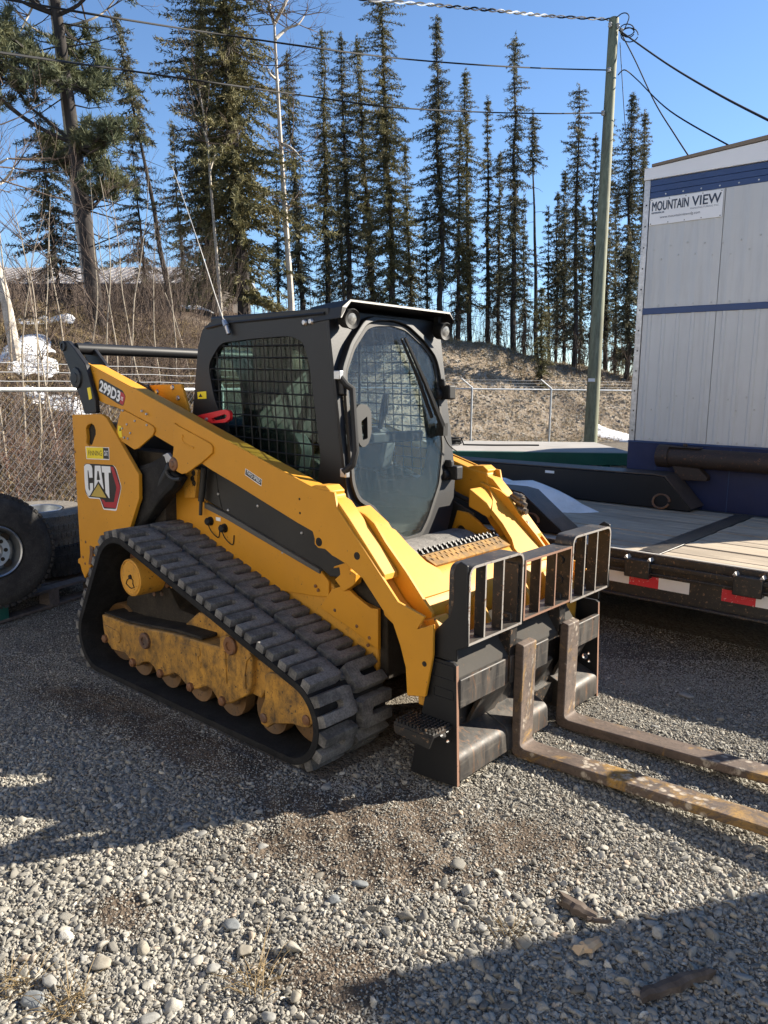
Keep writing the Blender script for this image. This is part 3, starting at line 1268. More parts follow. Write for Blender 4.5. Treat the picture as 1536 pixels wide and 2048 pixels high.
# a steel stake standing in an edge pocket further along the deck
# ================================================================== OFFICE TRAILER
OT = thing('office_trailer', 'white and blue skid-mounted office trailer with a sign at its upper corner', 'office trailer', (2.3, 8, 0))
TX0, TX1, TY = 1.160, 3.60, 4.15
b = MB()
b.box(TX0 + .03, TX1 - .03, TY + .03, 12.5, .45, 3.52)
core = b.build('trailer_body', M_siding, OT)


def ribbed(x0, x1, z0, z1, y, ribs, mat_, name, depth=.006):
    """One sheet of siding with shallow vertical ribs."""
    prof = [(x0, y)]
    for k in range(ribs):
        c = x0 + (x1 - x0) * (k + .5) / ribs
        prof += [(c - .022, y), (c - .012, y - depth), (c + .012, y - depth), (c + .022, y)]
    prof += [(x1, y), (x1, y + .02), (x0, y + .02)]
    b = MB()
    b.prism(prof, 'z', z0, z1)
    return b.build(name, mat_, OT, sharp=20)


SEAM = 1.892
EDGES = [TX0 + .055, SEAM, 2.60, 3.31, TX1]
for k in range(4):
    a, c = EDGES[k] + .003, EDGES[k + 1] - .003
    ribbed(a, c, 2.455, 3.445 if k else 3.445, TY, 5, M_siding, 'wall_panel', .0035)
    ribbed(a, c, 1.205, 2.395, TY, 5, M_siding, 'wall_panel', .008)
# blue bands
for j in range(3):
    b = MB()
    b.box(TX0 + .052, TX1, TY - .004, TY + .02, 3.447 + j * .054, 3.447 + (j + 1) * .054 - .003)
    b.build('blue_band', M_blue_paint, OT, .002)
b = MB()
b.box(TX0 + .052, TX1, TY - .012, TY + .02, 2.395, 2.453)
b.build('blue_band', M_blue_paint, OT, .003)
b = MB()
b.prism([(TX0 - .01, 3.612), (TX1 + .02, 3.612), (TX1 + .02, 3.80), (2.4, 3.785), (TX0 - .01, 3.715)], 'y', TY - .02, TY + .03)
b.build('white_fascia', M_white_paint, OT, .004)
b = MB()
b.prism([(TX0 + .06, 3.722), (2.4, 3.790), (TX1 + .05, 3.80), (TX1 + .05, 3.84), (2.4, 3.828), (TX0 + .06, 3.745)], 'y', TY - .03, 12.6)
b.build('roof_sheet', M_roof_edge, OT)
b = MB()
b.box(TX0, TX0 + .052, TY - .010, TY + .03, 1.19, 3.61)
b.box(TX0 - .006, TX0 + .004, TY - .010, TY + .10, 1.19, 3.61)
ct = b.build('corner_trim', M_checker, OT, .003)
b = MB()
b.box(TX0 - .002, TX0 + .02, TY + .10, 12.5, 1.19, 3.61)
b.build('wall_panel', M_siding, OT)
b = MB()
b.box(TX0 - .01, TX1, TY - .006, TY + .05, .42, 1.185)
b.box(TX0 - .01, TX0 + .04, TY + .05, 12.5, .42, 1.185)
sk = b.build('skirt', M_navy, OT, .004)
b = MB()
b.box(TX0 - .01, TX1, TY - .014, TY + .02, 1.186, 1.203)
b.build('drip_edge', M_blue_paint, OT, .002)
b = MB()
b.box(2.118, 2.124, TY - .009, TY - .005, .45, 1.17)
b.build('panel_seam', M_blue_paint, sk)
b = MB()
b.tube([(1.44, TY - .008, .46), (1.44, TY - .008, 1.06), (1.46, TY - .008, 1.10), (1.55, TY - .008, 1.11)], .004, 5)
b.build('panel_seam', M_blue_paint, sk)
b = MB()
scr = []
for row, z0_ in ((0, 3.0), (1, 2.90), (2, 1.62), (3, 1.51)):
    x = TX0 + .12 + (.075 if row % 2 else .0)
    while x < TX1 - .05:
        scr.append((x, z0_ + .02 * math.sin(x * 9))); x += .155
for z0_ in (2.475, 1.225, 3.47):
    x = TX0 + .2
    while x < TX1:
        scr.append((x, z0_)); x += .16
for x, z in scr:
    b.lathe([(0, .006), (.007, .005), (.009, 0)], (x, TY - .002, z), (0, -1, 0), 6)
o = b.build('siding_screw', M_galv, OT)
o['kind'] = 'stuff'
b = MB()
for z in [1.3 + .19 * i for i in range(12)]:
    b.lathe([(0, .005), (.006, .004), (.008, 0)], (TX0 + .026, TY - .010, z), (0, -1, 0), 6)
o = b.build('trim_screw', M_dark, ct)
o['kind'] = 'stuff'
# sign
SX0, SX1, SZ0, SZ1 = TX0 + .062, 1.878, 3.205, 3.436
b = MB()
b.box(SX0, SX1, TY - .012, TY - .004, SZ0, SZ1)
sg = b.build('sign_board', M_white_paint, OT, .001)


def sign_text(t, x0, x1, z0, z1, m, w):
    M = frame_on((x0, TY - .0135, z0), (1, 0, 0), (0, 0, 1))
    put_text(t, x1 - x0, z1 - z0, m, M, sg, 0.0)
    if w > .009:
        for q, (ex, ez) in enumerate(((.0035, 0), (.0, .003), (.0035, .003))):
            put_text(t, x1 - x0, z1 - z0, m, Matrix.Translation((ex, -.0002 * (q + 1), ez)) @ M, sg, 0.0)


sign_text('MOUNTAIN', SX0 + .02, SX0 + .355, SZ0 + .122, SZ0 + .203, M_sign_blue, .010)
sign_text('VIEW', SX0 + .385, SX1 - .018, SZ0 + .122, SZ0 + .203, M_sign_blue, .010)
sign_text('MANUFACTURING INC.', SX0 + .375, SX1 - .028, SZ0 + .096, SZ0 + .111, M_sign_grey, .0)
sign_text('EDMONTON, AB', SX0 + .02, SX0 + .135, SZ0 + .096, SZ0 + .110, M_sign_grey, .01)
sign_text('www.mountainviewmfg.com', SX0 + .10, SX0 + .465, SZ0 + .045, SZ0 + .075, M_sign_blue, .0)
b = MB()
for x in (SX0 + .015, (SX0 + SX1) / 2 - .15, (SX0 + SX1) / 2, (SX0 + SX1) / 2 + .15, SX1 - .015):
    for z in (SZ0 + .012, SZ1 - .010):
        b.lathe([(0, .004), (.004, .003), (.005, 0)], (x, TY - .012, z), (0, -1, 0), 6)
b.build('sign_screw', M_dark, sg)['kind'] = 'stuff'
# skid pipe bumper with end bracket
b = MB()
b.cyl((1.62, TY - .12, 1.075), (TX1 + .1, TY - .12, 1.075), .090, 24)
pp = b.build('skid_pipe', M_brown_pipe, OT)
b = MB()
b.cyl((1.505, TY - .12, 1.08), (1.62, TY - .12, 1.08), .105, 24)
b.box(1.60, 1.90, TY - .17, TY - .07, 1.165, 1.178)
b.cyl((1.75, TY - .12, 1.175), (1.75, TY - .12, 1.205), .02, 10)
b.prism([(1.66, 1.0), (1.72, .87), (1.98, .88), (1.98, .92), (1.90, .99)], 'y', TY - .17, TY - .07)
b.build('pipe_bracket', M_brown_pipe, OT, .006)
for x in (1.4, 3.3):
    b = MB()
    b.box(x - .08, x + .08, TY + .1, 12.4, .0, .45)
    b.build('skid_runner', M_navy, OT)

# ================================================================== GREEN EDGED DECK BEHIND
GD = thing('green_deck', 'low grey topped deck with a dark green steel edge behind the flatbed', 'deck platform', tuple(yard(12.5, 1.8, 0)))
ang = math.atan2(S_DIR.y, S_DIR.x)
GM = Matrix.Translation(yard(11.6, 0, 0)) @ Matrix.Rotation(ang, 4, 'Z')       # local x: to the right, y: away
b = MB()
b.box(.2, 3.75, 0, .08, .55, .735, GM)
b.box(.2, 3.75, 2.25, 2.33, .50, .735, GM)
b.box(.2, .28, .08, 2.25, .50, .735, GM)
b.build('edge_beam', M_green, GD, .006)
for i in range(9):
    b = MB()
    b.box(.285, 3.75, .085 + i * .24, .085 + i * .24 + .234, .68, .74, GM)
    b.build('deck_board', paint('grey deck coating', (.30, .29, .28), .8, dust=.4) if i == 0 else bpy.data.materials['grey deck coating'], GD, .003)
b = MB()
b.box(.3, 3.7, .12, .16, .22, .55, GM)
b.build('siding_panel', M_siding, GD, .004)
for x in (.4, 1.5, 2.5, 3.35):
    b = MB()
    b.box(x - .05, x + .05, .02, .11, 0, .55, GM)
    b.build('leg', M_green, GD, .004)
    b = MB()
    b.box(x - .05, x + .05, 2.2, 2.29, 0, .50, GM)
    b.build('leg', M_green, GD, .004)
# coil of cable lying on it
CC = None
b = MB()
pts = []
rng = random.Random(4)
for i in range(90):
    a = i * .42
    pts.append(GM @ Vector((.98 + (.17 + .03 * math.sin(i)) * math.cos(a) * 1.5, 1.2 + .15 * math.sin(a), .755 + i * .0012 + .01 * rng.random())))
pts += [GM @ Vector((1.3 + .25 * i, 1.15 - .05 * math.sin(i), .752)) for i in range(6)]
b.tube(pts, .014, 5)
tag(b.build('cable_coil', M_plastic), 'coil of dark cable lying on the grey deck behind the loader cab', 'cable coil')

# ================================================================== UTILITY POLE AND WIRES
b = MB()
pb_, pt_ = [(-3.352, 12.581, -0.035)][0], [(-4.073, 14.079, 9.710)][0]
pb_ = (pb_[0], pb_[1], -.2)
UPOLE = thing('utility_pole', 'tall greenish wooden utility pole behind the flatbed', 'utility pole', (pb_[0], pb_[1], 0))
A = Vector(pb_); B = Vector(pt_)
b.tube([A + (B - A) * t for t in (0, .25, .5, .75, 1)], [.148, .140, .130, .118, .106], 24)
pole = b.build('pole_shaft', M_pole, UPOLE)
Fv = Vector((-F_DIR.x, -F_DIR.y, 0))
b = MB()
p = Vector([(-3.463, 12.698, 1.864)][0])
b.box(-.07, .07, -.02, .02, -.035, .035, Matrix.Translation(p) @ Matrix.Rotation(ang, 4, 'Z'))
b.build('number_tag', M_dec_white, UPOLE)
b = MB()
for px in [(-4.075, 13.905, 9.532), (-3.940, 14.017, 9.513), (-3.978, 13.777, 8.561), (-3.969, 13.583, 7.631), (-3.870, 14.055, 9.406)]:
    b = MB()
    b.lathe([(0, -.05), (.03, -.05), (.045, -.02), (.03, 0), (.045, .03), (.03, .05), (0, .05)], px, (0, 0, 1), 12)
    b.build('insulator', M_galv, UPOLE)
b = MB()
for (r, c) in ((.16, 0), (.13, 1), (.19, 2)):
    o = Vector([(-3.781, 14.136, 9.429)][0])
    b.tube([o + S_DIR * (r * math.cos(a * .4) + .03 * c) + Vector((0, 0, .75 * r * math.sin(a * .4) - .05 * c)) for a in range(16)], .012, 5)
b.tube(smooth_path([Vector(p) for p in [(-3.994, 14.009, 9.685), (-3.906, 14.106, 9.783), (-3.823, 14.178, 9.785), (-3.779, 14.195, 9.688), (-3.820, 14.113, 9.471)]], 4), .012, 5)
b.build('service_loop', M_cable, UPOLE)


def wire(name, pts, r, mat_, label, twist=None):
    P = smooth_path(pts, 8)
    b = MB()
    if twist:
        b.m = 0
        n = len(P)
        Q = []
        for i in range(n - 1):
            for k in range(3):
                Q.append(P[i] + (P[i + 1] - P[i]) * (k / 3))
        Q.append(P[-1])
        for j in range(2):
            b.m = j
            W = [q + (S_DIR * 0 + Vector((0, 0, 1))) * (twist * math.sin(i * .9 + j * math.pi)) + F_DIR * (twist * math.cos(i * .9 + j * math.pi)) for i, q in enumerate(Q)]
            b.tube(W, r, 5)
        o = b.build(name, [M_cable, M_cable_alu], None)
    else:
        b.tube(P, r, 6)
        o = b.build(name, mat_, None)
    tag(o, label, 'cable', 'overhead cables at the utility pole')
    return o


wire('overhead_cable', [(-4.089, 14.064, 9.699), (-5.145, 13.164, 9.758)]+[(-4.777, 10.617, 8.896), (-5.669, 9.866, 8.988)]+[(-5.317, 7.301, 8.110), (-6.404, 6.394, 8.260)], .016, None, 'twisted silver cable reaching the very top of the pole', .022)
wire('overhead_cable', [(-4.069, 13.842, 8.600), (-5.012, 13.031, 8.618)]+[(-4.949, 10.241, 7.857), (-6.138, 9.238, 7.963)]+[(-5.004, 5.958, 6.851), (-6.263, 4.917, 7.062)]+[(-4.519, 2.150, 5.889), (-5.468, 1.373, 6.081), (-6.101, 0.856, 6.221)], .014, M_cable, 'black cable meeting the pole at the upper middle and rising to the top left')
wire('overhead_cable', [(-4.032, 13.665, 7.644), (-4.109, 13.603, 7.664)]+[(-4.356, 11.970, 7.292), (-5.455, 11.024, 7.306)]+[(-5.476, 8.190, 6.677), (-6.734, 7.147, 6.872)]+[(-5.300, 4.161, 5.921), (-6.454, 3.206, 6.114)]+[(-4.396, 0.736, 5.058), (-4.998, 0.242, 5.176)], .014, M_cable, 'lowest black cable crossing in front of the left trees to the pole')
wire('service_drop', [(-3.914, 14.022, 9.426)]+[(-1.804, 11.548, 7.531)]+[(-0.097, 9.354, 6.060)]+[(1.202, 7.561, 4.977), (1.520, 7.798, 4.800)], .016, M_cable, 'thick cable from the pole top falling to the right above the trailer roof')
wire('service_drop', [(-3.895, 14.033, 9.405), (-3.574, 14.175, 8.783)]+[(-2.519, 12.902, 7.360)]+[(-1.516, 11.515, 6.237)]+[(-0.864, 10.586, 5.534)], .013, M_cable, 'steep wavy cable from the pole top down to the trailer roof')
wire('service_drop', [(-3.817, 13.894, 8.455), (-3.714, 14.007, 8.565), (-3.482, 14.161, 8.352)]+[(-1.634, 11.506, 6.665)]+[(0.015, 9.978, 5.409)], .013, M_cable, 'cable leaving the pole at mid height and falling to the trailer roof')
wire('guy_wire', [(-3.866, 14.004, 9.157), (-3.629, 13.892, 7.701)]+[(-4.029, 14.967, 7.459)], .008, M_cable, 'thin wire hanging down close along the right side of the pole')
wire('guy_wire', [(-3.694, 13.855, 7.171)]+[(-2.071, 10.946, 5.825)]+[(-0.115, 6.979, 4.453)], .008, M_cable, 'short thin wire from mid pole to the trailer roof corner')

# ================================================================== CHAIN-LINK FENCE
FENCE = thing('chain_link_fence', 'galvanised chain-link fence with barbed wire along the foot of the bank', 'fence', tuple(FL[2]))
RZ = 1.62


def lerp(a, c, t):
    return a + (c - a) * t


b_r = MB()
for k in range(len(FL) - 1):
    a, c = FL[k], FL[k + 1]
    b = MB()
    b.cyl(a + Vector((0, 0, RZ)), c + Vector((0, 0, RZ)), .024, 10)
    b.build('top_rail', M_galv, FENCE)
    L = (c - a).length
    n = max(1, round(L / 3.0))
    d = (c - a).normalized()
    out = Vector((-d.y, d.x, 0))
    for i in range(n + (1 if k == len(FL) - 2 else 0)):
        p = a + d * (L * i / n)
        if k < 3 and 7.6 < (p - FL[0]).length < 9:
            pass
        b = MB()
        b.cyl(p, p + Vector((0, 0, RZ + .03)), .030, 12)
        b.tube([p + Vector((0, 0, RZ)), p + Vector((0, 0, RZ + .04)), p + Vector((0, 0, RZ + .30)) + d * -.30 + out * .12], [.03, .025, .022], 8)
        b.build('fence_post', M_galv, FENCE)
    # woven mesh: two families of diagonal wires
    b = MB()
    pitch = .085 if k < 2 else .075
    H = RZ
    r = .0018 if k < 2 else .0022
    x = -H
    while x < L:
        for sgn in (1, -1):
            z0 = 0.02; xa = x; xb = x + H
            za, zb = (z0, H) if sgn > 0 else (H, z0)
            ta = max(0.0, (0 - xa) / H); tb = min(1.0, (L - xa) / H)
            if tb > ta:
                p = a + d * (xa + H * ta) + Vector((0, 0, za + (zb - za) * ta))
                q = a + d * (xa + H * tb) + Vector((0, 0, za + (zb - za) * tb))
                p += out * (.002 * sgn); q += out * (.002 * sgn)
                b.tube([p, q], r, 3, caps=False)
        x += pitch
    o = b.build('wire_mesh', M_wire, FENCE, recalc=False)
    o['kind'] = 'stuff'
    for j in range(3):
        off = Vector((0, 0, RZ + .09 + .09 * j)) + (d * -.30 + out * .12) * ((j + 1) / 3.2)
        b = MB()
        n2 = int(L / .5)
        b.tube([a + off + (c - a) * (i / n2) + Vector((0, 0, -.012 * math.sin(i * 1.3) ** 2)) for i in range(n2 + 1)], .004, 4)
        b.build('barbed_wire', M_wire, FENCE)

# ================================================================== TYRES ON A PALLET
def tyre(name, label, c, axis, R0, W, dusty, rim_deep, group='tyres stacked on the pallet'):
    t = thing(name, label, 'tyre', c, group)
    m = M_tyre_dusty if dusty else M_tyre
    b = MB()
    h = W / 2
    RR = .44
    b.lathe([(R0 * RR, -h * .80), (R0 * (RR + .05), -h * .98), (R0 * .80, -h * 1.06), (R0 * .93, -h * .95), (R0 * .985, -h * .80), (R0, -h * .3), (R0, h * .3), (R0 * .985, h * .80), (R0 * .93, h * .95), (R0 * .80, h * 1.06), (R0 * (RR + .05), h * .98), (R0 * RR, h * .80)], c, axis, 56)
    ob = b.build('casing', m, t)
    # tread blocks round the shoulder and crown
    A = Vector(axis).normalized()
    U = A.cross(Vector((0, 0, 1)) if abs(A.z) < .9 else Vector((1, 0, 0))).normalized()
    Wv = A.cross(U)
    b = MB()
    nb = 58
    for i in range(nb):
        for (o, w, r_, st) in ((-.78, .34, .975, 0), (-.26, .30, 1.0, .5), (.26, .30, 1.0, 0), (.78, .34, .975, .5)):
            a = 2 * math.pi * (i + st) / nb
            rad = U * math.cos(a) + Wv * math.sin(a)
            tg = A.cross(rad)
            M = Matrix((tg, A, rad)).transposed().to_4x4()
            M.translation = Vector(c) + rad * (R0 * r_) + A * (h * o)
            b.box(-.0145, .0145, -h * w / 2, h * w / 2, -.01, .008, M)
    o = b.build('tread', m, t)
    o['kind'] = 'stuff'
    b = MB()
    r = R0 * RR
    d = rim_deep
    b.lathe([(r * 1.03, h * .98), (r * 1.0, h * 1.02), (r * .95, h * .96), (r * .93, h * .4), (r * .86, h * .2 - d), (r * .80, h * .45 - d), (r * .66, h * .60 - d), (r * .40, h * .58 - d), (r * .36, h * .30 - d), (r * .30, h * .28 - d)], c, axis, 44)
    rim = b.build('rim', M_rim, t)
    b = MB()
    for i in range(8):
        a = 2 * math.pi * i / 8
        p = Vector(c) + (U * math.cos(a) + Wv * math.sin(a)) * r * .50 + A * (h * .595 - d)
        b.lathe([(0, .004), (.014, .004), (.016, -.004)], p, axis, 10)
    for i in range(4):
        a = 2 * math.pi * (i + .5) / 4
        p = Vector(c) + (U * math.cos(a) + Wv * math.sin(a)) * r * .72 + A * (h * .54 - d)
        b.lathe([(0, .006), (.03, .006), (.032, -.004)], p, axis, 14)
    b.build('rim_hole', M_dark, rim)['kind'] = 'stuff'
    b = MB()
    b.lathe([(0, -h * .4), (r * .3, -h * .4)], c, axis, 20)
    b.build('rim_back', M_dark, rim)
    return t


def on_view(px, depth):
    return px


TA = [(-1.370, -0.924, 0.498)][0]
ax = (Vector(CAM_POS) - Vector(TA)); ax.z = .25; ax = (ax.normalized() + S_DIR * .30 + Vector((0, 0, .10))).normalized()
tyre('truck_tyre', 'upright tyre with a bright steel rim leaning at the left edge', TA, tuple(ax), .41, .28, False, .02)
TB = [(-1.896, -0.300, 0.531)][0]
tyre('truck_tyre', 'tyre lying on top of another behind the upright one', (TB[0], TB[1], .555), (.04, -.02, 1), .375, .25, True, .05)
tyre('truck_tyre', 'bottom tyre lying flat on the pallet under another tyre', (TB[0] + .02, TB[1] + .01, .30), (0, 0, 1), .375, .25, False, .05)
PL0 = Vector([(-1.195, -0.952)][0] + (0,)); PL1 = Vector([(-1.412, -0.218)][0] + (0,))
dx = (PL1 - PL0).normalized()
PAL = thing('wooden_pallet', 'grey wooden pallet under the tyres with one green block', 'pallet', tuple(PL0))
PM = Matrix.Translation(PL0 - dx * .25) @ Matrix.Rotation(math.atan2(dx.y, dx.x), 4, 'Z')
for i in range(7):
    b = MB()
    b.box(-.1, 1.25, i * .15, i * .15 + .115, .125, .147, PM)
    b.build('slat', M_pallet, PAL, .002, 1)
for i in range(3):
    b = MB()
    b.box(-.1, 1.25, i * .45, i * .45 + .11, .0, .022, PM)
    b.build('slat', M_pallet, PAL, .002, 1)
    for j, xx in enumerate((-.05, .22, .68, 1.12)):
        if j == 0 and i == 0:
            continue
        b = MB()
        b.box(xx, xx + .10, i * .45 + .002, i * .45 + .11, .022, .125, PM)
        b.build('block', M_green if (j == 1 and i == 0) else M_pallet, PAL, .002, 1)

# ================================================================== BUILDING BEHIND THE TREES
BD = thing('long_shed', 'long dark shed with a grey metal roof behind the left trees', 'shed', tuple(yard(38, -14, 4.5)))
BM = Matrix.Translation(yard(38, -20, .55)) @ Matrix.Rotation(ang - .10, 4, 'Z')
b = MB()
b.box(-6, 11.5, 1.0, 8, 3.2, 5.75, BM)
b.build('wall', M_darkwall, BD)
b = MB()
b.prism([(.35, 5.72), (4.5, 7.05), (9.0, 5.72), (9.0, 5.62), (4.5, 6.95), (.35, 5.60)], 'x', -6.6, 12.2, M=BM)
rf = b.build('roof', M_roofing, BD)
for i in range(48):
    x = -6.5 + i * .39
    b = MB()
    b.prism([(.35, 5.73), (4.5, 7.06), (4.5, 7.10), (.33, 5.77)], 'x', x, x + .05, M=BM)
    b.build('roof_rib', M_roofing, rf)
b = MB()
b.box(-6.6, 12.2, .28, .36, 5.42, 5.70, BM)
b.build('eave_board', M_darkwall, BD)
for i in range(4):
    b = MB()
    b.box(-4 + i * 3.8, -2.6 + i * 3.8, .97, 1.02, 4.3, 5.2, BM)
    w = b.build('window', M_dark, BD)


# ================================================================== JUST RIGHT OF THE PICTURE: what shades the lower right gravel and the tines
SU = Vector((math.sin(SUN_AZ), math.cos(SUN_AZ), 0)); SV = Vector((SU.y, -SU.x, 0))
SC = thing('storage_container', 'grey steel storage container standing on the gravel right of the flatbed', 'container', (5.9, 2.0, 0))
SM = Matrix((SV, SU, Vector((0, 0, 1)))).transposed().to_4x4()
SM.translation = Vector((5.32, 2.02, 0))
prof = []
x = 0.0
while x < 2.35:
    prof += [(x, 0), (x + .07, 0), (x + .10, .035), (x + .17, .035)]
    x += .2
prof += [(2.4, 0), (2.4, 3.0), (0, 3.0)]
b = MB()
b.prism(prof, 'z', .10, 2.28, M=SM)
b.build('container_wall', paint('grey container paint', (.22, .24, .25), .5, dust=.3), SC)
b = MB()
for (xa, xb, ya, yb_) in ((-.03, .06, -.03, .06), (2.34, 2.43, -.03, .06), (-.03, .06, 2.94, 3.03), (2.34, 2.43, 2.94, 3.03)):
    b.box(xa, xb, ya, yb_, 0, 2.42, SM)
b.box(-.02, 2.42, -.02, 3.02, 2.28, 2.40, SM)
b.box(-.02, 2.42, -.02, 3.02, .02, .10, SM)
b.build('corner_frame', paint('container frame paint', (.15, .165, .17), .5, dust=.3), SC, .006)
b = MB()
b.tube([(4.26, 1.705, .43), (4.26, 1.705, 1.28)], .036, 12)
b.box(4.22, 4.30, 1.67, 1.74, 1.28, 1.30)
tag(b.build('steel_stake', M_black_worn), 'black steel stake upright in the flatbed edge pocket', 'stake')

# ================================================================== BEHIND THE PHOTOGRAPHER: an added, unseen pale workshop bouncing warm sunlight into the shade
WS = thing('bounce_building', 'added unseen pale workshop standing behind the photographer', 'reflector', (4, -11, 0))
WM = Matrix.Translation(Vector((3.0, -9.6, 0))) @ Matrix.Rotation(R(8), 4, 'Z')
M_bounce = paint('cream bounce wall', (.50, .465, .41), .6, dust=.1, mott=.04)  # pale wall colour chosen to send warm light onto the shaded sides
b = MB()
b.box(-16, 14, -10, 0, 0, 6.2, WM)
b.build('wall', M_bounce, WS)
b = MB()
b.prism([(-10.4, 6.15), (.35, 6.15), (.35, 6.3), (-5, 7.9), (-10.4, 6.3)], 'x', -16.4, 14.4, M=WM)
b.build('roof', M_roofing, WS)
for x in (-12.5, -7.5, 8.0):
    b = MB()
    b.box(x, x + 3.4, -.02, .04, .02, 4.0, WM)
    b.build('roller_door', M_white_paint, WS, .01)
for i in range(74):
    x = -15.9 + i * .405
    b = MB()
    b.box(x, x + .05, 0, .022, 4.15, 6.1, WM)
    b.build('cladding_rib', M_bounce, WS)

# ================================================================== COMPACT TRACK LOADER
LOADER = thing('track_loader', 'yellow and black compact track loader parked on the gravel', 'track loader', (0.95, 0, 0))


def slope_x(b, n0):
    """Lean everything added since vertex n0 with the raked front of the cab."""
    for i in range(n0, len(b.v)):
        x, y, z = b.v[i]
        b.v[i] = (x + FSLOPE * (2.03 - z), y, z)


# ---- hull
b = MB()
b.prism(rounded([(-.30, .42), (-.36, .62), (-.36, .95), (.2, 1.12), (.56, 1.12), (.66, 1.0), (1.60, .765), (1.68, .70), (1.97, .65), (1.97, .30), (1.86, .24), (-.05, .24)], .02, 3), 'y', -.50, .50)
chassis = b.build('chassis', M_yellow_dirty, LOADER, .008)
for s in (-1, 1):
    y0, y1 = (s * .518, s * .50)
    b = MB()
    b.prism(rounded([(.18, .60), (.18, 1.10), (.50, 1.135), (.64, 1.018), (.80, .982), (1.59, .785), (1.655, .735), (1.655, .655), (1.55, .64), (1.0, .60)], .012, 3), 'y', y0, y1)
    b.build('side_plate', M_yellow, chassis, .003)
    b = MB()
    b.prism([(1.682, 0.702), (1.768, 0.738), (1.842, 0.697), (1.940, 0.656), (1.988, 0.661), (1.991, 0.459), (1.803, 0.529), (1.593, 0.589)], 'y', y0 + s * .004, y1)
    b.build('side_plate', M_yellow, chassis, .003)
    b = MB()
    b.prism([(.60, 1.33), (1.20, 1.22), (1.83, .98), (1.80, .78), (1.66, .76), (1.60, .79), (.86, .985), (.63, 1.045)], 'y', s * .512, s * .49)
    pn = b.build('engine_panel', M_black_panel, LOADER, .004)
    for (px, pz) in [(0.768, 1.087), (1.112, 1.057), (1.456, 0.955), (0.856, 1.005), (1.310, 0.830)]:
        b = MB()
        b.lathe([(0, 0), (.008, 0), (.008, .006), (.004, .009), (0, .009)], (px, s * .511, pz), (0, s, 0), 10)
        b.build('bolt', M_steel, pn)
    b = MB()
    b.tube([(px, s * .5135, pz) for (px, pz) in [(0.750, 1.208), (0.768, 1.096), (0.810, 0.971)]], .003, 5)
    b.build('panel_seam', M_plastic, pn)
    b = MB()
    P = [(0.657, 1.027), (0.791, 0.998), (0.863, 0.984), (1.597, 0.790), (1.601, 0.767), (0.862, 0.953), (0.776, 0.971), (0.655, 0.995)]
    b.prism(P, 'y', s * .53, s * .50)
    b.build('trim_strip', paint('grey rubber trim', (.075, .075, .072), .6, dust=.5) if s < 0 else bpy.data.materials['grey rubber trim'], LOADER, .003)
    # filler caps with chain loops, and a step bracket
    for (px, pz) in [(0.700, 0.924), (0.828, 0.900)]:
        b = MB()
        b.lathe([(0, .035), (.016, .035), (.022, .028), (.022, .008), (.026, .008), (.026, 0), (0, 0)], (px, s * .518, pz), (0, s, 0), 16)
        b.build('filler_cap', M_plastic, chassis)
        b = MB()
        b.tube(smooth_path([(px - .005, s * .535, pz - .02), (px + .02, s * .53, pz - .06), (px + .075, s * .525, pz - .085), (px + .085, s * .522, pz - .03)], 5), .003, 5)
        b.build('chain_loop', M_plastic, chassis)
    (ax, az), (bx, bz) = [(0.750, 0.954), (0.791, 0.933)]
    b = MB()
    b.box(ax, bx, s * .521, s * .517, bz, az)
    b.build('caution_label', M_dec_white, chassis)
    b = MB()
    b.prism([(1.727, 0.822), (1.768, 0.834), (1.775, 0.800), (1.738, 0.769), (1.799, 0.717), (1.871, 0.768), (1.878, 0.818), (1.838, 0.831), (1.851, 0.863), (1.812, 0.864), (1.734, 0.834)], 'y', s * .56, s * .51)
    b.build('tie_bracket', M_yellow, chassis, .004)
    # bolt heads along the hull
    b = MB()
    for (px, pz) in [(0.541, 0.720), (0.675, 0.788), (0.723, 0.795), (1.583, 0.678), (1.703, 0.598), (1.564, 0.696), (1.936, 0.508), (1.927, 0.468), (1.853, 0.548)]:
        b.lathe([(0, 0), (.009, 0), (.009, .007), (.005, .01), (0, .01)], (px, s * .518, pz), (0, s, 0), 8)
    ob = b.build('bolt_head', M_rust, chassis)
    ob['kind'] = 'stuff'

# ---- engine bay behind the cab
b = MB()
b.prism(rounded([(-.34, .60), (-.40, 1.0), (-.36, 1.38), (-.20, 1.46), (.40, 1.50), (.52, 1.45), (.52, 1.05), (.1, .9), (.1, .6)], .03, 3), 'y', -.46, .46)
bay = b.build('engine_cover', M_black, LOADER, .012)
b = MB()
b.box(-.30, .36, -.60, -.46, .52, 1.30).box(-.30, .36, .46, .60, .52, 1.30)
b.build('machinery_recess', M_dark, LOADER, .01)  # solid blocks; the shade of the recess is in their dark colour
b = MB()
for s in (-1, 1):
    b.prism([(0.038, 1.691), (0.185, 1.696), (0.377, 1.700), (0.444, 1.538), (0.302, 1.539), (0.190, 1.602), (0.084, 1.631)], 'y', s * .47, s * .45)
b.build('hood_bracket', M_yellow, LOADER, .004)
for px, pz in [(0.344, 1.617), (0.291, 1.679), (0.125, 1.650)]:
    b = MB()
    b.lathe([(0, .008), (.012, .008), (.016, 0)], (px, -.472, pz), (0, -1, 0), 12)
    b.build('bolt', M_steel, bay)

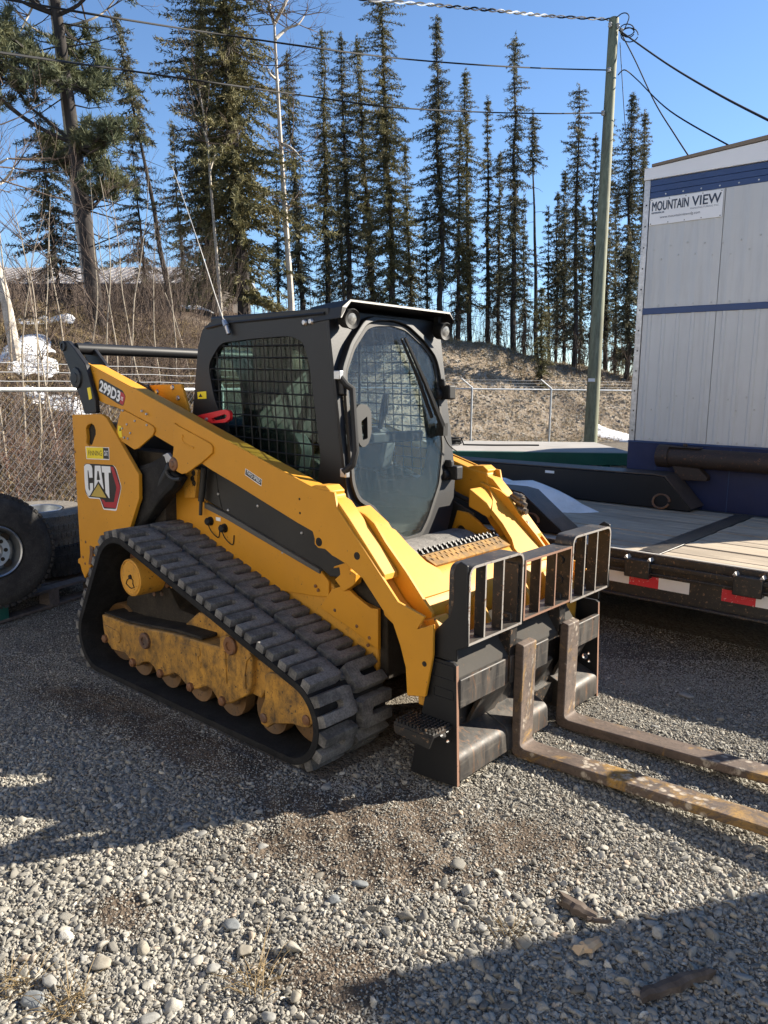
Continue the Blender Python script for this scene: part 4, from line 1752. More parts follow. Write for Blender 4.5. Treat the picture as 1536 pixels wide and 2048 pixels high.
# ---- rear uprights with the black links and the cross tube between them
b = MB()
c0 = [(-0.407, 1.912)][0]
b.cyl((c0[0], -.70, c0[1]), (c0[0], .70, c0[1]), .036, 24)
cross = b.build('cross_tube', M_black, LOADER)
for s in (-1, 1):
    b = MB()
    L = [(-0.524, 1.926), (-0.501, 1.956), (-0.448, 1.961), (-0.371, 1.913), (-0.239, 1.814), (-0.141, 1.597), (-0.136, 1.518), (-0.277, 1.508), (-0.328, 1.615), (-0.395, 1.695), (-0.437, 1.775), (-0.514, 1.891)]
    b.prism(rounded(L, .012, 3), 'y', s * .735, s * .705)
    lk = b.build('rear_link', M_black, LOADER, .004)
    b = MB()
    b.prism(rounded([(x + .0, z) for x, z in L[:6]] + [(-.2, 1.56), (-.36, 1.70)], .012, 3), 'y', s * .60, s * .575)
    b.build('link_plate', M_black, lk, .004)
    p = [(-0.353, 1.729)][0]
    b = MB()
    b.lathe([(0, .016), (.030, .016), (.034, .012), (.038, .012), (.062, .010), (.066, 0)], (p[0], s * .735, p[1]), (0, s, 0), 28)
    b.build('pivot_pin', M_black, lk)
    p = [(-0.497, 1.928)][0]
    b = MB()
    b.lathe([(0, .004), (.018, .004), (.018, .010), (.030, .010), (.034, 0)], (p[0], s * .735, p[1]), (0, s, 0), 20)
    b.build('pivot_pin', M_black, lk)
    Q = [(-0.227, 1.668), (-0.190, 1.675), (-0.173, 1.606), (-0.210, 1.596)]
    b = MB()
    b.prism(Q, 'y', s * .7365, s * .735)
    b.build('warning_label', M_dec_yellow, lk)
    # yellow rear panel
    b = MB()
    P = [(-0.455, 1.498), (-0.096, 1.513), (-0.039, 1.494), (0.295, 1.175), (0.290, 1.033), (0.166, 0.822), (-0.097, 0.714), (-0.297, 0.543), (-0.398, 0.429), (-0.439, 0.479), (-0.455, 0.517), (-0.481, 0.520), (-0.478, 0.548), (-0.443, 0.563)]
    O = [(-0.292, 1.416), (-0.265, 1.440), (-0.221, 1.451), (-0.186, 1.440), (-0.170, 1.413), (-0.173, 1.385), (-0.201, 1.349), (-0.222, 1.320), (-0.260, 1.309), (-0.295, 1.325), (-0.285, 1.364)]
    b.prism(P, 'y', s * .725, s * .700, holes=[O])
    rp = b.build('rear_panel', M_yellow, LOADER, .003)
    b = MB()
    b.prism([(x - .02, z + .0) for x, z in O] if False else [(-.34, 1.22), (-.12, 1.22), (-.12, 1.48), (-.34, 1.48)], 'y', s * .69, s * .66)
    b.build('opening_shade', M_dark, rp)  # dark sheet behind the opening, standing in for the shade inside it
    b = MB()
    b.box(-.44, .10, s * .70, s * .60, .55, 1.46)
    b.build('post_web', M_dark, rp, .006)
    b = MB()
    for (px, pz) in [(-0.365, 0.679), (-0.408, 0.572), (-0.386, 0.532), (-0.439, 1.262), (-0.434, 1.130)]:
        b.lathe([(0, .003), (.007, .003), (.010, 0)], (px, s * .725, pz), (0, s, 0), 10)
    ob = b.build('bolt_head', M_rust, rp)
    ob['kind'] = 'stuff'
    b = MB()
    b.prism([(-0.301, 0.665), (-0.258, 0.659), (-0.270, 0.601), (-0.301, 0.537), (-0.327, 0.539), (-0.300, 0.620)], 'y', s * .735, s * .725)
    b.build('latch', M_rust, rp, .002)

# ---- lift arms
OUT = [(-0.291, 1.825), (0.305, 1.655), (0.761, 1.520), (1.224, 1.381), (1.734, 1.234), (1.871, 1.224), (1.887, 1.157), (2.049, 0.995), (2.154, 0.888), (2.256, 0.786), (2.404, 0.750), (2.368, 0.690), (2.450, 0.725), (2.451, 0.590), (2.416, 0.399), (2.317, 0.378), (2.306, 0.503), (2.273, 0.596), (2.226, 0.694), (2.171, 0.733), (2.050, 0.854), (1.942, 0.905), (1.888, 0.922), (1.859, 0.929), (1.813, 0.953), (1.767, 0.951), (1.743, 0.967), (1.743, 0.993), (1.730, 1.025), (1.627, 1.053), (1.429, 1.113), (1.150, 1.199), (0.967, 1.251), (0.863, 1.286), (0.569, 1.371), (0.427, 1.411), (0.396, 1.470), (0.114, 1.544), (-0.076, 1.574), (-0.204, 1.602)]
BODY = [(-0.268, 1.815), (0.305, 1.646), (0.761, 1.512), (1.223, 1.374), (1.734, 1.227), (1.846, 1.210), (1.858, 1.147), (2.009, 0.989), (2.110, 0.880), (2.208, 0.772), (2.341, 0.675), (2.409, 0.661), (2.424, 0.584), (2.402, 0.415), (2.328, 0.395), (2.317, 0.505), (2.284, 0.610), (2.243, 0.707), (2.179, 0.748), (2.059, 0.869), (1.951, 0.918), (1.897, 0.935), (1.813, 0.963), (1.753, 1.007), (1.737, 1.038), (1.634, 1.066), (1.437, 1.126), (1.158, 1.213), (0.967, 1.262), (0.589, 1.378), (0.395, 1.467), (0.115, 1.549), (-0.076, 1.580), (-0.191, 1.608)]
GUS = [(0.647, 1.491), (0.669, 1.479), (0.963, 1.397), (0.988, 1.380), (0.987, 1.346), (0.964, 1.331), (0.888, 1.286), (0.749, 1.218), (0.702, 1.211), (0.655, 1.224), (0.624, 1.255), (0.621, 1.289), (0.639, 1.362)]
PLT = [(0.106, 1.538), (0.124, 1.547), (0.415, 1.471), (0.449, 1.455), (0.452, 1.433), (0.431, 1.406), (0.280, 1.326), (0.236, 1.317), (0.070, 1.367), (0.044, 1.398), (0.060, 1.453)]
M_arm = M_yellow
for s in (-1, 1):
    b = MB()
    b.prism(OUT, 'y', s * .70, s * .684)
    arm = b.build('lift_arm', M_arm, LOADER, .003)
    b = MB()
    b.prism(BODY, 'y', s * .690, s * .592)
    b.build('arm_box', M_arm, arm, .010, 3)
    b = MB()
    b.prism(GUS, 'y', s * .712, s * .698)
    b.build('gusset_plate', M_arm, arm, .004)
    b = MB()
    b.prism(PLT, 'y', s * .712, s * .698)
    b.build('bolted_plate', M_arm, arm, .003)
    b = MB()
    for (px, pz) in [(0.134, 1.541), (0.260, 1.485), (0.384, 1.467), (0.172, 1.461), (0.120, 1.435), (0.206, 1.412), (0.138, 1.382), (0.176, 1.378), (0.337, 1.545), (0.383, 1.529)]:
        b.lathe([(0, .007), (.006, .007), (.008, 0)], (px, s * .711, pz), (0, s, 0), 8)
    ob = b.build('bolt_head', M_steel, arm)
    ob['kind'] = 'stuff'
    b = MB()
    b.tube([(px, s * .712, pz) for px, pz in [(0.732, 1.427), (0.722, 1.408), (0.730, 1.392), (0.757, 1.380), (0.829, 1.363)]], .006, 6)
    b.build('weld_bead', M_arm, arm)
    (px, pz) = [(0.635, 1.261)][0]
    b = MB()
    b.lathe([(0, .028), (.014, .028), (.020, .022), (.034, .020), (.040, .012), (.040, 0)], (px, s * .70, pz), (0, s, 0), 20)
    b.build('pivot_pin', M_rust, arm)
    for (px, pz, r) in [(q[0], q[1], r) for q, r in zip([(1.773, 0.981), (2.016, 0.952), (1.642, 1.170), (1.645, 1.103), (2.409, 0.545)], (.021, .018, .006, .006, .012))]:
        b = MB()
        b.lathe([(0, .0012), (r, .0012), (r, -.001)], (px, s * .70, pz), (0, s, 0), 16)
        b.build('bore_hole', M_dark, arm)
    # front flange strip over the leg, knee pad
    FL = [(1.799, 1.211), (1.883, 1.178), (1.953, 1.111), (2.055, 1.005), (2.166, 0.888), (2.169, 0.862), (2.137, 0.856), (2.025, 0.971), (1.915, 1.084), (1.851, 1.146), (1.792, 1.175)]
    b = MB()
    b.prism(FL, 'y', s * .686, s * .594)
    b.build('front_flange', M_arm, arm, .004)
    KP = [(1.699, 1.234), (1.740, 1.245), (1.809, 1.249), (1.845, 1.225), (1.832, 1.181), (1.789, 1.177), (1.740, 1.195)]
    b = MB()
    b.prism(KP, 'y', s * .695, s * .60)
    kp = b.build('knee_pad', M_arm, arm, .005)
    # taller inner plate
    b = MB()
    b.prism([(1.816, 1.158), (1.881, 1.139), (1.954, 1.119), (2.013, 1.085), (2.083, 1.004), (2.203, 0.891), (2.305, 0.782), (2.356, 0.731), (2.363, 0.469), (2.316, 0.340), (2.230, 0.315), (2.212, 0.454), (2.149, 0.653), (2.042, 0.774), (1.899, 0.917), (1.817, 1.026)], 'y', s * .585, s * .565)
    b.build('inner_plate', M_arm, arm, .003)
    # lower coupler leg
    b = MB()
    b.prism([(2.30, .30), (2.44, .30), (2.45, .62), (2.38, .72), (2.28, .68)], 'y', s * .60, s * .50)
    b.build('coupler_leg', M_yellow_dirty, arm, .008)

# ---- cross member joining the arms, wings, step treads
b = MB()
b.prism(rounded([(2.06, .90), (2.19, .855), (2.318, .742), (2.325, .62), (2.20, .58), (2.06, .66)], [.02, .03, .05, .04, .03, .02], 5), 'y', -.566, .566)
xm = b.build('cross_member', M_yellow, LOADER, .003)
for s in (-1, 1):
    W = [(1.87, -.566, 1.125), (1.94, -.50, 1.066), (1.99, -.415, 1.022), (2.07, -.405, .955), (2.15, -.375, .885), (2.195, -.33, .848), (2.28, -.33, .77), (2.28, -.566, .77)]
    W = [(x, y * -s if s > 0 else y, z) for x, y, z in W]
    W = [(x, (abs(y) * s), z) for x, y, z in W]
    n = Vector((.667, 0, .745)) * .014
    b = MB()
    top = [Vector(p) + n for p in W]
    bot = [Vector(p) - n for p in W]
    k = len(W)
    b.add(top + bot, [tuple(range(k)), tuple(range(2 * k - 1, k - 1, -1))] + [(i, i + k, (i + 1) % k + k, (i + 1) % k) for i in range(k)])
    b.build('wing_plate', M_yellow, xm, .003)
    b = MB()
    b.prism([(1.84, 1.135), (1.96, 1.065), (2.0, 1.02), (1.98, .98), (1.84, 1.03)], 'y', s * .566, s * .42)
    b.build('wing_block', M_yellow, xm, .006)
b = MB()
b.box(2.015, 2.075, -.36, .36, .885, .905)
for i in range(36):
    y = -.355 + i * .02
    b.prism([(2.015 + .03 * (i % 2), .905), (2.045 + .03 * (i % 2), .905), (2.03 + .03 * (i % 2), .922)], 'y', y, y + .011)
st = b.build('step_tread', M_black, xm, sharp=20)
b = MB()
b.prism([(2.09, .895), (2.175, .862), (2.18, .872), (2.094, .907)], 'y', -.33, .33)
for i in range(33):
    y = -.325 + i * .02
    q = .028 * (i % 2)
    b.prism([(2.10 + q, .905 - q * .39), (2.122 + q, .897 - q * .39), (2.112 + q, .904 - q * .39)], 'y', y, y + .010)
b.build('step_tread', M_yellow_worn, xm, sharp=20)
b = MB()
b.prism(rounded([(1.74, .80), (1.74, .90), (1.86, .905), (1.99, .86), (2.01, .80)], .03, 4), 'y', -.40, .40)
b.build('front_apron', M_foam, LOADER, .01)
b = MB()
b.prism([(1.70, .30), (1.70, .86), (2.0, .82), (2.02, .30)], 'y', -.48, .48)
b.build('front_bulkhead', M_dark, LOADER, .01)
# tilt cylinders and coupler plate behind the carriage
for s in (-1, 1):
    b = MB()
    b.cyl((2.12, s * .25, .66), (2.34, s * .25, .44), .042, 20)
    tc = b.build('tilt_cylinder', M_yellow_dirty, LOADER)
    b = MB()
    b.cyl((2.34, s * .25, .44), (2.43, s * .25, .35), .022, 14)
    b.build('rod', M_steel, tc)
b = MB()
b.prism([(2.38, .10), (2.445, .10), (2.445, .56), (2.40, .60), (2.36, .56)], 'y', -.50, .50)
cp = b.build('coupler_plate', M_black_worn, LOADER, .008)
for y in (-.42, -.20, .20, .42):
    b = MB()
    b.prism([(2.22, .22), (2.40, .12), (2.42, .60), (2.34, .74), (2.24, .66)], 'y', y - .015, y + .015)
    b.build('coupler_ear', M_yellow_dirty, cp, .004)

# ---- inside face details of the far arm seen past the door: gusset with bore, hydraulic couplers
b = MB()
G = [(1.726, 0.990), (1.800, 0.984), (1.864, 0.950), (1.896, 0.908), (1.964, 0.830), (1.984, 0.758), (2.146, 0.794), (2.283, 0.804), (2.152, 0.930), (2.018, 1.054), (1.882, 1.111), (1.761, 1.099)]
H = circle(*[(1.755, 0.869)][0], .036, 18)
b.prism([[(1.667, 0.799)][0]] + [(1.696, 0.894), (1.726, 0.990), (1.800, 0.984), (1.864, 0.950), (1.993, 0.866), (2.159, 0.785), (2.064, 0.747), (1.977, 0.757), (1.972, 0.802), (1.947, 0.845), (1.898, 0.867), (1.843, 0.857), (1.796, 0.818), (1.736, 0.776)], 'y', .47, .49, holes=[H])
b.build('arm_gusset', M_yellow, LOADER, .003)
b = MB()
q0, q1, q2, q3 = [Vector((x, .52, z)) for x, z in [(1.654, 1.084), (1.763, 1.050), (1.844, 1.036), (1.961, 1.020)]]
b.tube([q0, q1, q2], .016, 10)
hl = b.build('hydraulic_line', M_plastic, LOADER)
b = MB()
d = (q3 - q2)
b.tube([q2, q2 + d * .25, q2 + d * .26, q2 + d * .45, q2 + d * .46, q2 + d * .7, q2 + d * .71, q3], [.024, .024, .030, .030, .024, .024, .017, .017], 14)
b.build('quick_coupler', M_steel, hl)
b = MB()
b.prism([(1.884, 0.978), (1.951, 0.992), (1.939, 1.057), (1.905, 1.062)], 'y', .50, .54)
b.build('coupler_bracket', M_yellow, hl, .003)
for (p, q) in (([(2.034, 1.077), (2.107, 1.044)]), ([(2.042, 1.096), (2.095, 1.073)]), ([(2.049, 1.026), (2.114, 1.010)]), ([(2.032, 0.945), (2.086, 0.903)])):
    y = .60
    b = MB()
    a = Vector((p[0], y, p[1])); c = Vector((q[0], y, q[1]))
    d = c - a
    b.tube([a - d * .4, a, a + d * .3, a + d * .31, a + d * .75, a + d * .76, c], [.015, .02, .02, .026, .026, .018, .018], 12)
    b.build('quick_coupler', M_fitting, hl)
b = MB()
b.tube(smooth_path([(x, .58, z) for x, z in [(2.051, 0.974), (2.085, 0.950), (2.123, 0.963), (2.140, 0.942), (2.119, 0.905), (2.087, 0.907)]], 5), .004, 6)
b.build('dust_cap_cord', M_fitting, hl)

# ---- lift cylinders under their cloth boots
for s in (-1, 1):
    b = MB()
    a0, a1 = [(0.541, 1.244), (0.074, 0.726)]
    b.cyl((a0[0], s * .64, a0[1]), (a1[0], s * .64, a1[1]), .045, 18)
    lc = b.build('lift_cylinder', M_black, LOADER)
    b = MB()
    P = [(0.117, 1.143), (0.210, 1.217), (0.350, 1.252), (0.485, 1.302), (0.520, 1.226), (0.615, 1.183), (0.563, 1.115), (0.481, 1.063), (0.396, 0.989), (0.274, 0.890), (0.089, 0.757), (-0.033, 0.740), (0.063, 0.864), (0.123, 0.995)]
    m = (sum(p[0] for p in P) / len(P), sum(p[1] for p in P) / len(P))
    rings = []
    for k, (f, y) in enumerate(((.80, .682), (.96, .675), (1.0, .655), (.96, .60), (.8, .575))):
        rng = random.Random(5 + k)
        rings.append([Vector((m[0] + (p[0] - m[0]) * f + rng.uniform(-.006, .006), s * (y + rng.uniform(-.006, .008)), m[1] + (p[1] - m[1]) * f + rng.uniform(-.006, .006))) for p in P])
    k = len(P)
    vs = [v for r_ in rings for v in r_]
    fs = [tuple(range(k)), tuple(range(5 * k - 1, 4 * k - 1, -1))]
    for r_ in range(4):
        fs += [(r_ * k + i, r_ * k + (i + 1) % k, (r_ + 1) * k + (i + 1) % k, (r_ + 1) * k + i) for i in range(k)]
    b.add(vs, fs)
    ob = b.build('cloth_boot', M_cloth, lc, .006)
    b = MB()
    u0, u1 = [(0.499, 1.285), (0.644, 1.174)]
    b.tube(smooth_path([(x, s * .69, z) for x, z in [(0.530, 1.217), (0.548, 1.190), (0.596, 1.172), (0.663, 1.178)]], 4), .011, 8)
    b.build('boot_clamp', M_black_panel, lc)
    b = MB()
    b.prism(rounded([(0.465, 1.297), (0.515, 1.315), (0.553, 1.289), (0.542, 1.260), (0.482, 1.252)], .008, 3), 'y', s * .67, s * .65)
    b.build('grease_block', M_steel, lc, .002)
    b = MB()
    b.tube([(x, s * .55, z) for x, z in [(0.691, 1.235), (0.671, 1.119), (0.654, 1.039)]], .018, 12)
    b.tube([(x, s * .55, z) for x, z in [(0.654, 1.045), (0.645, 0.956)]], .010, 10)
    b.build('gas_strut', M_black_panel, LOADER)
    b = MB()
    b.prism([(0.480, 1.173), (0.581, 1.217), (0.629, 1.215), (0.592, 1.049), (0.493, 1.041)], 'y', s * .55, s * .51)
    pb = b.build('post_bracket', M_yellow_dirty, LOADER, .004)
    for px, pz in [(0.589, 1.195), (0.578, 1.162), (0.591, 1.137)]:
        b = MB()
        b.lathe([(0, .006), (.013, .006), (.018, 0)], (px, s * .55, pz), (0, s, 0), 12)
        b.build('bore_hole', M_dark, pb)

# hoses looping behind the arm top
for i in range(4):
    b = MB()
    o = i * .025
    b.tube(smooth_path([(-.20 + o, -.50 + o * 2, 1.62), (-.05 + o, -.49 + o * 2, 1.70 - o * .6), (.12 + o, -.48 + o * 2, 1.62 - o * .6), (.22 + o, -.47 + o * 2, 1.45)], 5), .011, 8)
    b.build('hydraulic_hose', M_plastic, LOADER)

# ---- red arm brace
b = MB()
P = rounded([(0.651, 1.524), (0.915, 1.568), (0.954, 1.564), (0.966, 1.548), (0.965, 1.519), (0.926, 1.499), (0.774, 1.487), (0.674, 1.508)], .008, 3)
H = rounded([(0.803, 1.516), (0.919, 1.544), (0.940, 1.537), (0.926, 1.520), (0.816, 1.502)], .003, 3)
b.prism(P, 'y', -.575, -.555, holes=[H])
br = b.build('arm_brace', M_red, LOADER, .003)
b = MB()
p = [(0.764, 1.511)][0]
b.lathe([(0, .01), (.008, .01), (.010, 0)], (p[0], -.575, p[1]), (0, -1, 0), 10)
b.build('bolt', M_steel, br)

# ---- stickers on the near side
def on_side(px_list, y):
    return [(x, y, z) for x, z in px_list]


SIDE = frame_on((0, 0, 0), (1, 0, 0), (0, 0, 1))     # local x = +X, local y = +Z, normal towards the photographer


def sticker(poly, y, mat_, parent, name, thick=.0006):
    b = MB()
    b.prism(poly, 'y', y - thick, y)
    return b.build(name, mat_, parent, sharp=0)


def side_text(body, p_ll, p_lr, p_ul, y, mat_, parent, weight=.0, shear=0.0, name='lettering'):
    """Lettering fitted to the lower-left, lower-right and upper-left corners (x,z) on the plane y."""
    a = Vector((p_ll[0], y, p_ll[1])); x = Vector((p_lr[0], y, p_lr[1])) - a; u = Vector((p_ul[0], y, p_ul[1])) - a
    me = text_mesh(body, 1.0, 1.0, mat_, weight=weight, name=name)
    n = len(me.vertices)
    base = ORIGIN[parent]
    for v in me.vertices:
        q = a + x * v.co.x + u * v.co.y - base
        v.co = q
    o = put(name, me, parent, base)
    return o


near_panel = [o for o in LOADER.children if o.name.startswith('rear_panel')][0]
near_arm = [o for o in LOADER.children if o.name.startswith('lift_arm')][0]
# big maker's badge
YP = -.7252
sticker(rounded([(-0.334, 1.183), (-0.314, 1.194), (-0.106, 1.204), (0.023, 1.210), (0.055, 1.189), (0.103, 1.083), (0.089, 1.049), (0.033, 0.929), (-0.120, 0.921), (-0.156, 0.983), (-0.292, 0.975), (-0.333, 1.006)], .012, 3), YP, M_dec_white, near_panel, 'badge_outline')
sticker(rounded([(-0.333, 1.183), (-0.307, 1.195), (0.018, 1.210), (0.050, 1.188), (0.098, 1.083), (0.084, 1.048), (0.030, 0.941), (-0.112, 0.928), (-0.155, 0.990), (-0.291, 0.982), (-0.332, 1.007)], .010, 3), YP - .0006, M_dec_black, near_panel, 'badge_back')
sticker([(-0.011, 1.199), (0.024, 1.198), (0.093, 1.080), (0.031, 0.947), (-0.104, 0.938), (-0.142, 0.985), (-0.106, 0.982), (-0.089, 0.971), (0.011, 0.982), (0.048, 1.075)], YP - .0012, M_dec_red, near_panel, 'badge_hexagon')
sticker([(-0.330, 1.174), (-0.315, 1.186), (-0.294, 1.193), (-0.263, 1.194), (-0.237, 1.186), (-0.229, 1.171), (-0.230, 1.111), (-0.271, 1.107), (-0.275, 1.143), (-0.280, 1.156), (-0.289, 1.151), (-0.288, 1.039), (-0.279, 1.023), (-0.268, 1.031), (-0.268, 1.073), (-0.229, 1.077), (-0.232, 1.034), (-0.276, 0.992), (-0.297, 0.989), (-0.319, 1.011), (-0.329, 1.032), (-0.332, 1.089)], YP - .0022, M_dec_white, near_panel, 'letter_stroke')
sticker([(-0.115, 1.194), (-0.011, 1.199), (-0.011, 1.161), (-0.035, 1.159), (-0.037, 1.001), (-0.047, 1.003), (-0.082, 1.033), (-0.084, 1.155), (-0.111, 1.155)], YP - .0022, M_dec_white, near_panel, 'letter_stroke')
sticker([(-0.196, 1.190), (-0.128, 1.195), (-0.102, 1.049), (-0.108, 1.053), (-0.162, 1.097), (-0.216, 1.043)], YP - .0020, M_dec_white, near_panel, 'letter_stroke')
sticker([(-0.166, 1.159), (-0.153, 1.160), (-0.140, 1.106), (-0.160, 1.102), (-0.179, 1.102)], YP - .0026, M_dec_black, near_panel, 'letter_counter')
sticker([(-0.160, 1.089), (-0.061, 0.998), (-0.274, 0.987)], YP - .0029, M_dec_black, near_panel, 'triangle_edge')
sticker([(-0.161, 1.079), (-0.070, 1.000), (-0.258, 0.992)], YP - .0035, M_dec_gold, near_panel, 'badge_triangle')
# dealer plate
sticker([(-0.303, 1.303), (-0.020, 1.314), (-0.021, 1.238), (-0.298, 1.224)], YP, M_dec_white, near_panel, 'dealer_plate')
sticker([(-0.295, 1.299), (-0.089, 1.310), (-0.092, 1.239), (-0.291, 1.228)], YP - .0006, M_dec_yellow, near_panel, 'dealer_field')
sticker([(-0.089, 1.308), (-0.027, 1.310), (-0.026, 1.243), (-0.091, 1.241)], YP - .0006, M_dec_black, near_panel, 'dealer_field')
side_text('FINNING', *[(-0.268, 1.248), (-0.104, 1.258), (-0.270, 1.280)], YP - .0016, M_dec_black, near_panel, .0)
side_text('CAT', *[(-0.080, 1.260), (-0.033, 1.261), (-0.081, 1.292)], YP - .0016, M_dec_white, near_panel, .03)
# model number on the arm
YA = -.7004
sticker(rounded([(-0.144, 1.718), (-0.114, 1.727), (0.119, 1.658), (0.149, 1.626), (0.136, 1.594), (0.117, 1.567), (0.057, 1.580), (-0.093, 1.631), (-0.156, 1.648)], .010, 3), YA, M_dec_black, near_arm, 'model_plate')
sticker([(0.097, 1.652), (0.132, 1.641), (0.147, 1.622), (0.134, 1.594), (0.116, 1.572), (0.081, 1.584), (0.093, 1.602)], YA - .0006, M_dec_red, near_arm, 'model_plate_tip')
side_text('299D3', *[(-0.151, 1.653), (0.079, 1.585), (-0.127, 1.720)], YA - .0014, M_dec_white, near_arm, .035)
side_text('XE', *[(0.091, 1.605), (0.118, 1.596), (0.099, 1.626)], YA - .0014, M_dec_white, near_arm, .02)
# two speed plate
sticker([(1.245, 1.285), (1.372, 1.239), (1.365, 1.205), (1.240, 1.252)], YA, M_dec_white, near_arm, 'speed_plate')
sticker([(1.248, 1.281), (1.369, 1.237), (1.364, 1.210), (1.244, 1.254)], YA - .0006, M_dec_black, near_arm, 'speed_plate_field')
side_text('TWO SPEED', *[(1.252, 1.258), (1.360, 1.218), (1.255, 1.276)], YA - .0014, M_dec_white, near_arm, .015)
# yellow warning labels
sticker([(0.073, 1.450), (0.106, 1.449), (0.112, 1.384), (0.084, 1.379), (0.069, 1.406)], -.7128, M_dec_yellow, near_arm, 'warning_label')
sticker([(0.085, 1.418), (0.098, 1.440), (0.105, 1.421)], -.7134, M_dec_black, near_arm, 'warning_mark')

# ---- cab
FSLOPE = .16
CSIDE = [(.47, 1.05), (.455, 1.53), (.525, 1.91), (.57, 2.005), (.64, 2.045), (.78, 2.065), (1.585, 2.075), (1.60, 1.90), (1.655, 1.57), (1.695, 1.30), (1.725, 1.10), (1.70, .98), (.55, 1.0)]
CWIN = rounded([(.615, 1.81), (.735, 1.93), (1.03, 1.945), (1.30, 1.95), (1.40, 1.925), (1.445, 1.83), (1.485, 1.61), (1.53, 1.35), (1.50, 1.17), (1.20, 1.12), (.82, 1.38), (.665, 1.62)], .05, 4)
b = MB()
b.box(.62, 1.56, -.43, .43, 2.045, 2.078)
cab = b.build('cab_roof', M_black_cab, LOADER, .01)


def inside(p, poly):
    c = False
    j = len(poly) - 1
    for i in range(len(poly)):
        if ((poly[i][1] > p[1]) != (poly[j][1] > p[1])) and (p[0] < (poly[j][0] - poly[i][0]) * (p[1] - poly[i][1]) / (poly[j][1] - poly[i][1]) + poly[i][0]):
            c = not c
        j = i
    return c


def grid_wires(b, poly, y, sx, sz, r, lean=0.0, tilt=0.0):
    def run(p, d):
        seg = None
        for k in range(400):
            q = (p[0] + d[0] * k * .006, p[1] + d[1] * k * .006)
            if inside(q, poly):
                if seg is None:
                    seg = [q, q]
                seg[1] = q
            elif seg:
                b.tube([(seg[0][0], y, seg[0][1]), (seg[1][0], y, seg[1][1])], r, 4)
                seg = None
    x = .2
    while x < 1.9:
        run((x, .95), (lean, 1)); x += sx
    z = .8
    while z < 2.2:
        run((.45, z), (1, tilt)); z += sz


for s in (-1, 1):
    b = MB()
    b.prism(CSIDE, 'y', s * .45, s * .425, holes=[CWIN])
    sw = b.build('side_wall', M_black_cab, LOADER, .005)
    b = MB()
    grid_wires(b, CWIN, s * .442, .068, .062, .0042, -.06, -.015)
    b.build('window_guard', M_plastic, sw)
    b = MB()
    b.prism([(.60, 1.15), (.60, 1.95), (1.55, 1.96), (1.55, 1.05), (.9, 1.05)], 'y', s * .428, s * .424)
    b.build('side_window', M_glass_side if s < 0 else M_glass_clear, sw)
    b = MB()
    q = [(0.420, 1.415)][0]
    b.box(.98, 1.0, s * .424, s * .418, 1.1, 1.95)
    b.build('window_mullion', M_plastic, sw)
    # raised seam under the roof edge
    b = MB()
    b.tube([(.62, s * .452, 2.015), (.80, s * .452, 2.035), (1.56, s * .452, 2.05)], .008, 6)
    b.build('roof_gutter', M_black_cab, sw)
    for (px, pz) in [(1.421, 2.012), (1.467, 2.015)]:
        b = MB()
        b.lathe([(0, .014), (.011, .013), (.017, .004), (.018, 0)], (px, s * .45, pz), (0, s, 0), 16)
        b.build('stud', M_steel, sw)
    b = MB()
    b.prism([(0.509, 1.655), (0.593, 1.661), (0.594, 1.619), (0.512, 1.615)], 'y', s * .4515, s * .45)
    wl_ = b.build('warning_label', M_dec_yellow, sw)
    if s < 0:
        sticker([(0.520, 1.627), (0.541, 1.647), (0.559, 1.627)], -.4516, M_dec_black, sw, 'warning_mark')
# rear wall of the cab with its window
b = MB()
n0 = len(b.v)
b.prism([(-.43, 1.1), (.43, 1.1), (.43, 2.03), (-.43, 2.03)], 'x', .56, .58, holes=[rounded([(-.33, 1.45), (.33, 1.45), (.33, 1.92), (-.33, 1.92)], .06, 4)])
rw = b.build('rear_wall', M_black_cab, LOADER, .004)
b = MB()
b.prism([(-.36, 1.42), (.36, 1.42), (.36, 1.95), (-.36, 1.95)], 'x', .583, .587)
b.build('rear_window', M_glass_clear, rw)
# visor
b = MB()
cs = [(-.455, 2.02), (-.445, 2.075), (-.405, 2.112), (.405, 2.112), (.445, 2.075), (.455, 2.02), (.443, 2.02), (.432, 2.068), (.40, 2.098), (-.40, 2.098), (-.432, 2.068), (-.443, 2.02)]
st_ = []
for (x, dz) in ((1.42, -.022), (1.56, -.006), (1.69, .002)):
    st_.append([(x - (.02 if abs(y) > .44 else 0), y, z + dz) for y, z in cs])
vs = [p for r_ in st_ for p in r_]
k = len(cs)
fs = [tuple(range(k)), tuple(range(3 * k - 1, 2 * k - 1, -1))]
for r_ in range(2):
    fs += [(r_ * k + i, r_ * k + (i + 1) % k, (r_ + 1) * k + (i + 1) % k, (r_ + 1) * k + i) for i in range(k)]
b.add(vs, fs)
b.build('roof_visor', M_black_cab, cab, .003)
# front face with the arched recess and the door in it
GL = rounded([(-0.393, 1.689), (-0.388, 1.767), (-0.311, 1.889), (-0.197, 1.996), (-0.128, 2.015), (0.009, 2.024), (0.122, 2.005), (0.249, 1.932), (0.332, 1.858), (0.351, 1.781), (0.352, 1.573), (0.343, 1.360), (0.276, 1.167), (0.140, 0.985), (0.061, 0.911), (-0.065, 0.904), (-0.111, 0.927), (-0.218, 1.003), (-0.285, 1.092), (-0.391, 1.149), (-0.418, 1.227), (-0.402, 1.485)], .03, 4)
cx_ = sum(p[0] for p in GL) / len(GL)
cz_ = sum(p[1] for p in GL) / len(GL)


def grow(poly, d):
    out = []
    for i in range(len(poly)):
        a = Vector(poly[i - 1]); c = Vector(poly[(i + 1) % len(poly)])
        t = (c - a).normalized()
        n = Vector((t.y, -t.x))
        p = Vector(poly[i])
        if n.dot(p - Vector((cx_, cz_))) < 0:
            n = -n
        q = p + n * d
        out.append((q.x, q.y))
    return out


